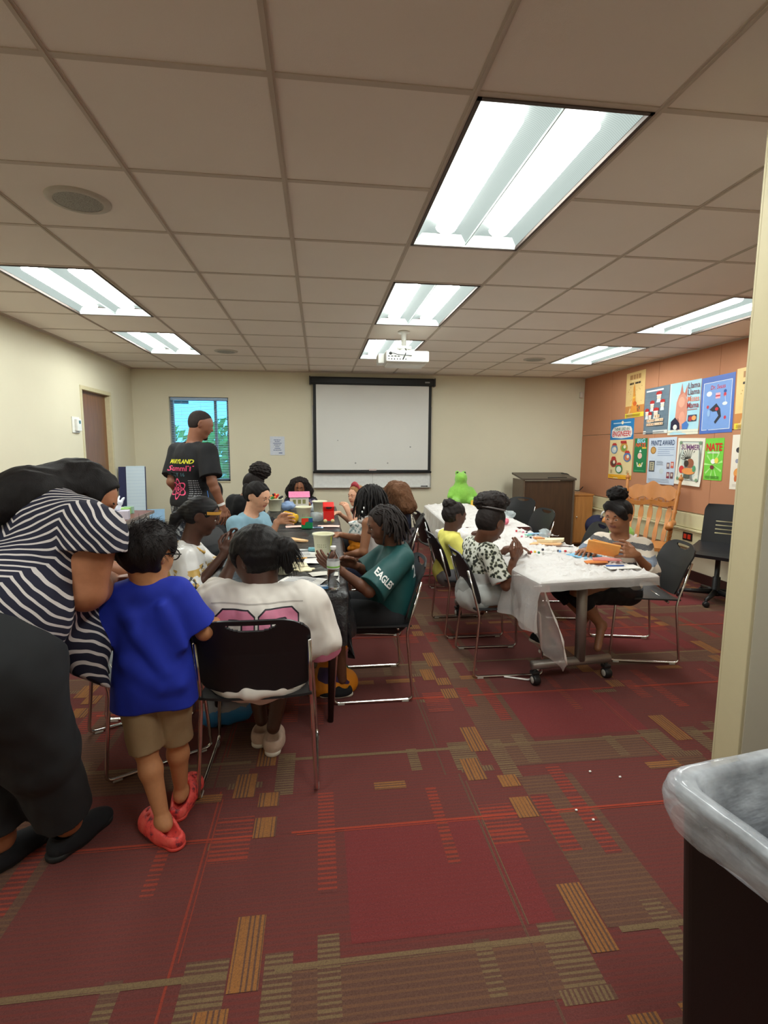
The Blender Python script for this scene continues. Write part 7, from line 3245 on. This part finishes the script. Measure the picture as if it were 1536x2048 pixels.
b.build('lid', mat('jar_lid_gold', srgb(226, 176, 30), .3), jr)


def crumple(label, x, y, z, r, m, seed, cat='crumpled paper', name='crumpled_paper', grp=None, sq=.6):
    S = Sdf(max(.004, r * .09))
    S.el((0, 0, r * sq), (r, r * .85, r * sq))
    rn = random.Random(seed)
    for k in range(4):
        a = rn.uniform(0, 6.28)
        S.rc((0, 0, r * sq * .7), (r * .9 * cos(a), r * .9 * sin(a), r * sq * rn.uniform(.2, 2.0)), r * .4, r * .12, r * .25)
    S.wrinkle(r * .16, 2.6 / r, seed)
    S.wrinkle(r * .08, 6 / r, seed + 1)
    S.cut((0, 0, 0), (0, 0, -1))
    o = S.build(name, m, None)
    o.location = (x, y, z)
    return tag(o, label, cat, grp)


crumple('crumpled white tissue left of the green tin on the far table', -.30, 4.86, TZ, .085, M_paper, 3)
M_cel = mat('cellophane', srgb(214, 226, 230), .15, alpha=.4, var=.1, nscale=30)
crumple('clear crumpled plastic bag behind the green tin', -.02, 5.12, TZ, .075, M_cel, 6, 'plastic bag', 'plastic_bag')
crumple('pale blue crumpled plastic bag left of the pink roofed box', -.36, 5.98, TZ, .085, mat('cellophane_blue', srgb(150, 176, 216), .2, alpha=.8, var=.2, nscale=30), 9, 'plastic bag', 'plastic_bag')
crumple('white and blue crumpled plastic bag between the two far tubs', -.03, 5.78, TZ, .08, mat('cellophane_pale', srgb(206, 216, 226), .2, alpha=.85, var=.2, nscale=40), 12, 'plastic bag', 'plastic_bag')
b = B()
b.box((0, 0, .03), (.09, .07, .06), 0, .008)
o = b.build('dark_box', mat('box_dark', srgb(60, 54, 60), .5, var=.4, nscale=60), None)
o.location = (-.25, 5.05, TZ)
tag(o, 'small dark box left of the middle far tub', 'box')
# snack bag held before the dark locs
sb = thing('snack_bag', 'orange and white snack bag by the lap of the fair girl', 'snack bag', (.345, 4.86, .50), .3)
S = Sdf(.006)
S.el((0, 0, .12), (.085, .035, .14))
S.rc((-.075, 0, .0), (.075, 0, .0), .02, .02, .05)
S.rc((-.07, 0, .25), (.07, 0, .25), .012, .012, .05)
S.wrinkle(.004, 60, 2)
t = NT('snack_print')
x, y, z = t.xyz(t.coord())
f = t.noise(30, detail=3)
w_ = t.math('GREATER_THAN', z, .11)
t.set(Base_Color=t.mix(w_, srgb(226, 140, 36), t.mix(t.math('GREATER_THAN', f, .55), srgb(222, 224, 220), srgb(130, 150, 150))), Roughness=.3)
S.build('bag', t.m, sb)

# ------------------------------------------------------------------ things on the white tables
WZ = .748


def ontab(tb, lx, ly):
    x, y, rz, L, Wd = tb
    return x + lx * cos(rz) - ly * sin(rz), y + lx * sin(rz) + ly * cos(rz)


def beads(label, p0, p1, cols, grp='bead strings on the white table', z=WZ, r=.009):
    t = thing('bead_string', label, 'bead string', (p0[0], p0[1], z), 0, grp)
    n = len(cols)
    d = np.array(p1) - np.array(p0)
    for k, c in enumerate(cols):
        q = d * (k / max(1, n - 1))
        b = B()
        b.lathe([(.003, -r * .8), (r * .85, -r * .7), (r, 0), (r * .85, r * .7), (.003, r * .8)], (q[0], q[1], r + .003 * sin(k * 2)), 12, axis='x')
        b.build('bead', flat_mat('bead_%d_%d_%d' % c, c, .3), t)
    b = B()
    e = d * 1.6
    b.tube(fillet([(-d[0] * .1, -d[1] * .1, .006), (d[0] * .5, d[1] * .5, r), (e[0], e[1] - .02, .006), (e[0] + .03, e[1] + .02, .006)], .02), .0014, 5)
    b.build('thread', mat('thread_white', srgb(206, 206, 206), .6), t)
    return t


R_, Y_, G_, W_, K_, BL_, PK_ = (206, 40, 50), (236, 200, 70), (60, 120, 96), (226, 222, 218), (40, 40, 60), (110, 160, 214), (222, 120, 150)
beads('red and yellow bead string nearest the patterned top', (1.425, 3.33), (1.50, 3.31), [R_, Y_, G_, W_])
beads('dark and white bead string behind the blue foam square', (1.54, 3.40), (1.63, 3.35), [K_, W_, W_, K_])
beads('blue and red bead string touching the blue foam square', (1.635, 3.335), (1.73, 3.29), [BL_, R_, W_, R_])
beads('small pink and dark beads on the farther white plastic', (1.66, 4.20), (1.72, 4.12), [R_, W_, PK_, K_])
beads('white and pink beads before the peach foam tray', (1.60, 3.93), (1.68, 3.86), [PK_, W_, K_, W_])
beads('red bead with white beads right of the green foam', (1.84, 4.02), (1.88, 3.98), [W_, R_, W_])
fp = cutout('pale blue foam square in front of the striped sweater', [(-.09, -.075), (.08, -.085), (.095, .07), (-.07, .085)], 1.735, 3.20, WZ + .004, .5, mat('foam_blue', srgb(132, 188, 222), .8), .005, 'foam_square', 'foam sheet', None)
cutout('orange foam strip under the pink foam piece at the near right', [(-.09, -.03), (.05, -.04), (.07, .0), (-.02, .035), (-.08, .02)], 1.73, 3.02, WZ + .002, .1, mat('foam_orange', srgb(226, 140, 76), .8), .006, 'foam_strip', 'foam sheet', None)
cutout('pink foam piece at the near right of the white table', [(-.08, -.02), (.09, -.05), (.10, .0), (.02, .05), (-.06, .04)], 1.795, 3.05, WZ + .009, -.1, mat('foam_pink', srgb(232, 156, 150), .8), .006, 'foam_piece', 'foam sheet', None)
cutout('white foam sheet under the blue pen at the near right corner', [(-.10, -.045), (.10, -.05), (.11, .04), (-.09, .05)], 1.80, 2.87, WZ + .002, .05, M_paper, .004, 'foam_sheet', 'foam sheet', None)
pn = thing('pen', 'bright blue pen lying on the white foam sheet', 'pen', (1.765, 2.87, WZ + .012), -.08)
b = B()
b.tube([(-.06, 0, 0), (.05, 0, 0)], .0042, 8)
b.build('barrel', mat('pen_blue', srgb(40, 96, 180), .35), pn)
b = B()
b.tube([(.05, 0, 0), (.066, 0, 0)], [.0036, .001], 8)
b.build('tip', mat('pen_tip', srgb(220, 220, 220), .3), pn)
# peach foam tray pieces in the middle of the table
ty = thing('foam_tray', 'pile of peach foam craft pieces in the middle of the white table', 'foam craft', (1.69, 3.66, WZ), .05)
for (pts, z, th, mm_) in (([(-.16, -.04), (.06, -.08), (.10, -.04), (.02, .0), (-.10, .02)], .0, .012, M_foamo), ([(-.08, .0), (.02, -.04), (.12, -.02), (.16, .04), (.02, .06), (-.06, .05)], .014, .02, M_foam), ([(-.09, .02), (-.02, .0), (-.03, .06), (-.08, .07)], .03, .014, mat('foam_tan', srgb(214, 150, 96), .8))):
    b = B()
    b.prism(pts, z, z + th)
    b.build('foam_piece', mm_, ty)
br = thing('brush', 'thin dark brush lying beside the peach foam pieces', 'brush', (1.72, 3.53, WZ + .006), -.35)
b = B()
b.tube([(-.08, 0, 0), (.07, 0, 0)], .0035, 6)
b.build('handle', mat('brush_brown', srgb(96, 60, 50), .5), br)
b = B()
b.tube([(.07, 0, 0), (.10, 0, 0)], [.005, .002], 6)
b.build('bristles', M_castb, br)
cutout('green foam scrap in the clutter beyond the peach foam', [(-.03, -.02), (.03, -.015), (.02, .02), (-.02, .02)], 1.69, 4.02, WZ + .002, .3, mat('foam_green', srgb(110, 186, 160), .8), .006, 'foam_scrap', 'foam scrap', 'foam scraps on the white table')
cutout('pale blue foam scrap beside the green foam scrap', [(-.07, -.02), (.08, -.02), (.06, .02), (-.05, .025)], 1.77, 4.08, WZ + .002, .1, mat('foam_sky', srgb(150, 190, 222), .8), .006, 'foam_scrap', 'foam scrap', 'foam scraps on the white table')
crumple('pink tissue lying beyond the afro puff on the farther white table', 1.72, 4.66, WZ - .004, .045, mat('tissue_pink', srgb(226, 120, 140), .7), 21, 'crumpled paper', 'crumpled_paper')
crumple('green film scrap on the farther white table', 1.80, 5.25, WZ - .004, .04, mat('film_green', srgb(110, 170, 110), .5), 22, 'crumpled paper', 'crumpled_paper')
crumple('clear crumpled film at the far right of the white table', 1.93, 5.10, WZ - .004, .065, M_cel, 37, 'plastic bag', 'plastic_bag')
crumple('twist of clear film sticking up at the right table edge', 1.80, 3.95, WZ - .004, .05, M_cel, 31, 'plastic bag', 'plastic_bag', None, .7)
# orange foam book in her hands
nb = thing('foam_house', 'orange foam piece held by the girl in the striped sweater', 'foam craft', (1.765, 3.02, .835))
nb.rotation_euler = (radians(-52), radians(8), radians(-28))
b = B()
b.box((0, 0, 0), (.19, .11, .012), 0, .003)
b.build('foam_panel', mat('foam_gold', srgb(226, 158, 82), .75), nb)
b = B()
for (x, y) in ((-.05, .02), (0, -.02), (.05, .015), (-.02, .035), (.03, -.035)):
    b.lathe([(0, .0072), (.008, .0068)], (x, y, 0), 10)
b.build('dots', mat('foam_dots', srgb(190, 116, 66), .75), nb)
b = B()
b.box((.0, .0, .016), (.15, .09, .006), 0, .002, Matrix.Rotation(.1, 4, 'Z'))
b.build('foam_flap', mat('foam_gold', srgb(226, 158, 82), .75), nb)
wp = sheet_item('foam_card', 'white foam card held in the hands of the patterned top girl', 1.245, 3.10, .80, .09, .07, .4, M_paper, 'foam sheet', .004)
wp.rotation_euler = (.5, -.5, .4)

# ------------------------------------------------------------------ green plush toys
t = NT('plush_green')
f = t.noise(160, detail=3)
t.set(Base_Color=t.mix(f, srgb(104, 164, 52), srgb(150, 206, 88)), Roughness=.95, Sheen_Weight=.3)
t.bump(f, .6, .006)
M_plush = t.m
M_plushd = mat('plush_black', srgb(24, 30, 24), .6)
pt = thing('plush_toy', 'tall lime green plush creature sitting at the far end of the white table', 'plush toy', (1.83, 6.55, .735))
S = Sdf(.008)
S.el((0, 0, .11), (.165, .12, .13))
S.rc((-.02, 0, .18), (-.015, -.01, .33), .085, .07, .06)
S.el((-.02, -.03, .335), (.075, .08, .065), None, .03)
for s in (-1, 1):
    S.el((-.02 + s * .045, 0, .395), (.028, .028, .03), None, .015)
    S.rc((s * .12, 0, .17), (s * .165, -.05, .10), .045, .04, .03)
    S.rc((s * .08, -.05, .05), (s * .13, -.16, .035), .055, .045, .03)
S.wrinkle(.003, 90, 3)
S.cut((0, 0, .0), (0, 0, -1))
S.build('body', M_plush, pt)
for s in (-1, 1):
    S = Sdf(.004)
    S.el((-.02 + s * .048, -.025, .40), (.014, .010, .014))
    S.build('eye', M_plushd, pt)
yb = thing('yellow_box', 'yellow and orange box beside the green plush toy', 'box', (1.96, 6.25, .735), .2)
b = B()
b.box((0, 0, .035), (.16, .09, .07), 0, .004)
b.build('carton', mat('box_yellow', srgb(236, 190, 70), .5), yb)
b = B()
for k in range(4):
    b.mm((.02 + .018 * k, -.0465, .01), (.03 + .018 * k, -.044, .06))
b.build('orange_print', mat('print_orange', srgb(226, 130, 60), .5), yb)
p2_ = thing('plush_toy', 'lime green plush toy lying on the rocking chair behind the striped sweater', 'plush toy', (3.26, 5.26, .43))
S = Sdf(.008)
S.el((0, 0, .10), (.15, .13, .11))
S.rc((-.06, -.04, .14), (-.12, -.10, .12), .075, .065, .04)
S.rc((.05, .03, .12), (.12, .10, .06), .06, .05, .04)
S.wrinkle(.003, 90, 5)
S.cut((0, 0, 0), (0, 0, -1))
S.build('body', M_plush, p2_)
S = Sdf(.005)
S.rc((-.16, -.13, .17), (-.10, -.13, .20), .018, .015, .01)
S.rc((-.05, -.13, .12), (-.02, -.14, .09), .016, .016, .01)
S.build('dark_patch', M_plushd, p2_)
# navy bag between the cabinet and the rocking chair
nvb = thing('backpack', 'navy backpack on the floor between oak cabinet and rocking chair', 'backpack', (3.72, 6.55, 0), .3)
S = Sdf(.012)
S.rc((-.08, 0, .12), (.08, 0, .12), .12, .12, .08).rc((-.07, 0, .42), (.07, 0, .42), .10, .10, .08).rc((0, 0, .1), (0, 0, .45), .13, .11, .08)
S.wrinkle(.006, 30, 3)
S.cut((0, 0, 0), (0, 0, -1))
S.build('bag', mat('cloth_deep_navy', srgb(26, 28, 58), .8), nvb)
b = B()
b.tube(fillet([(-.04, -.10, .54), (-.04, -.12, .62), (.04, -.12, .62), (.04, -.10, .54)], .03), .012, 8)
b.build('handle', M_wprint, nvb)

# ------------------------------------------------------------------ bags and scraps on the floor
bb_ = thing('tote_bag', 'orange patterned bag on the floor behind the dark table leg', 'bag', (.06, 3.0, 0), .2)
S = Sdf(.008)
S.rc((-.09, 0, .05), (.09, 0, .05), .075, .075, .05).rc((-.05, 0, .30), (.05, 0, .30), .05, .05, .08).rc((0, 0, .05), (.0, 0, .34), .10, .06, .06)
S.wrinkle(.008, 26, 4)
S.cut((0, 0, .0), (0, 0, -1))
t = NT('bag_print')
co = t.coord()
v = t.n('ShaderNodeTexVoronoi')
v.inputs['Scale'].default_value = 12
t.l(co, v.inputs['Vector'])
sp = t.n('ShaderNodeSeparateColor')
t.l(v.outputs['Color'], sp.inputs[0])
t.set(Base_Color=t.ramp(sp.outputs[0], [(0, srgb(226, 138, 28)), (.62, srgb(60, 40, 84)), (.74, srgb(40, 84, 44)), (.84, srgb(226, 138, 28))], 'CONSTANT'), Roughness=.5)
S.build('bag', t.m, bb_)
b = B()
b.tube(fillet([(-.04, -.03, .34), (-.03, -.04, .50), (.04, -.02, .52), (.06, .0, .34)], .05), .007, 6)
b.build('handle', mat('bag_strap', srgb(120, 84, 50), .6), bb_)
cb_ = thing('snack_bag', 'blue and silver crumpled bag on the floor under the front chair', 'snack bag', (-.50, 2.70, 0), .3)
S = Sdf(.007)
S.rc((-.09, 0, .05), (.09, 0, .04), .05, .045, .04).el((0, 0, .07), (.13, .07, .065), None, .03).rc((-.1, .02, .09), (.10, 0, .11), .02, .02, .03)
S.wrinkle(.010, 40, 7)
S.cut((0, 0, 0), (0, 0, -1))
t = NT('blue_bag_print')
x, y, z = t.xyz(t.coord())
f = t.noise(20, detail=3)
t.set(Base_Color=t.mix(t.math('GREATER_THAN', t.math('ADD', z, t.math('MULTIPLY', f, .06)), .125), srgb(56, 130, 190), srgb(150, 150, 156)), Roughness=.35)
S.build('bag', t.m, cb_)
for k, (x, y) in enumerate(((1.206, 2.063), (1.319, 2.01), (1.02, 1.83), (1.06, 1.77))):
    o = B().box((x, y, .006), (.010, .008, .006), 0, .002).build('paper_scrap', M_paper, None)
    tag(o, 'tiny white paper scrap on the carpet in front of the jamb', 'paper scrap', 'white scraps on the carpet')

# ------------------------------------------------------------------ things on the side table
tx = thing('tissue_box', 'tissue box with white tissues pulled up, beside the bending woman', 'tissue box', (-2.0, 5.42, .731), .2)
b = B()
b.box((0, 0, .045), (.22, .12, .09), 0, .005)
b.build('carton', mat('carton_pale', srgb(206, 200, 214), .6, var=.15, nscale=30), tx)
S = Sdf(.006)
S.rc((-.05, 0, .09), (.0, 0, .17), .045, .035, .02).rc((0, 0, .14), (.07, .02, .21), .035, .006, .02).rc((-.03, 0, .13), (-.05, -.01, .235), .035, .006, .02).rc((.0, 0, .12), (.02, .03, .23), .03, .006, .02)
S.wrinkle(.012, 70, 3)
S.build('tissue', mat('tissue_white', srgb(226, 232, 244), .8), tx)
gb = thing('card_box', 'pale green box on the side table behind the tissues', 'box', (-2.10, 5.80, .731), .1)
b = B()
b.box((0, 0, .035), (.17, .14, .07), 0, .004)
b.build('carton', mat('box_green', srgb(150, 196, 116), .6), gb)
b = B()
b.box((.06, .08, .04), (.10, .02, .08), 0, .004)
b.build('flap', mat('box_seafoam', srgb(160, 190, 178), .6), gb)
wb_ = thing('paper_stack', 'stack of papers at the far end of the side table', 'papers', (-2.27, 6.0, .731), .05)
b = B()
b.box((0, 0, .022), (.24, .30, .044), 0, .002)
b.build('papers', M_paper, wb_)
sheet_item('paper_sheet', 'white leaflet in front of the tissue box on the side table', -1.99, 5.15, .732, .2, .14, .2, M_paper, bend=.006)
ct = thing('clear_container', 'clear tray at the left edge on the side table', 'container', (-2.20, 4.05, .731), .1)
b = B()
b.box((0, 0, .05), (.30, .36, .10), 0, .01)
b.build('tray', mat('tray_white', srgb(214, 218, 222), .3), ct)
b = B()
b.box((.02, .12, .115), (.10, .08, .03), 0, .008)
b.build('lid_tab', mat('tab_red', srgb(226, 110, 96), .5), ct)
# clip and phone tag hanging by the man's hand
lyd = thing('card_lanyard', 'pale blue card hanging beside the wristband of the standing man', 'card', (-.93, 4.64, .93))
b = B()
b.box((0, 0, -.04), (.07, .006, .10), 0, .002, Matrix.Rotation(.3, 4, 'Y'))
b.build('card', mat('card_blue', srgb(150, 200, 214), .4, var=.2, nscale=70), lyd)
b = B()
b.tube([(0, 0, .0), (-.03, .03, .08), (-.05, .08, .14)], .003, 6)
b.build('cord', mat('cord_blue', srgb(60, 120, 200), .5), lyd)
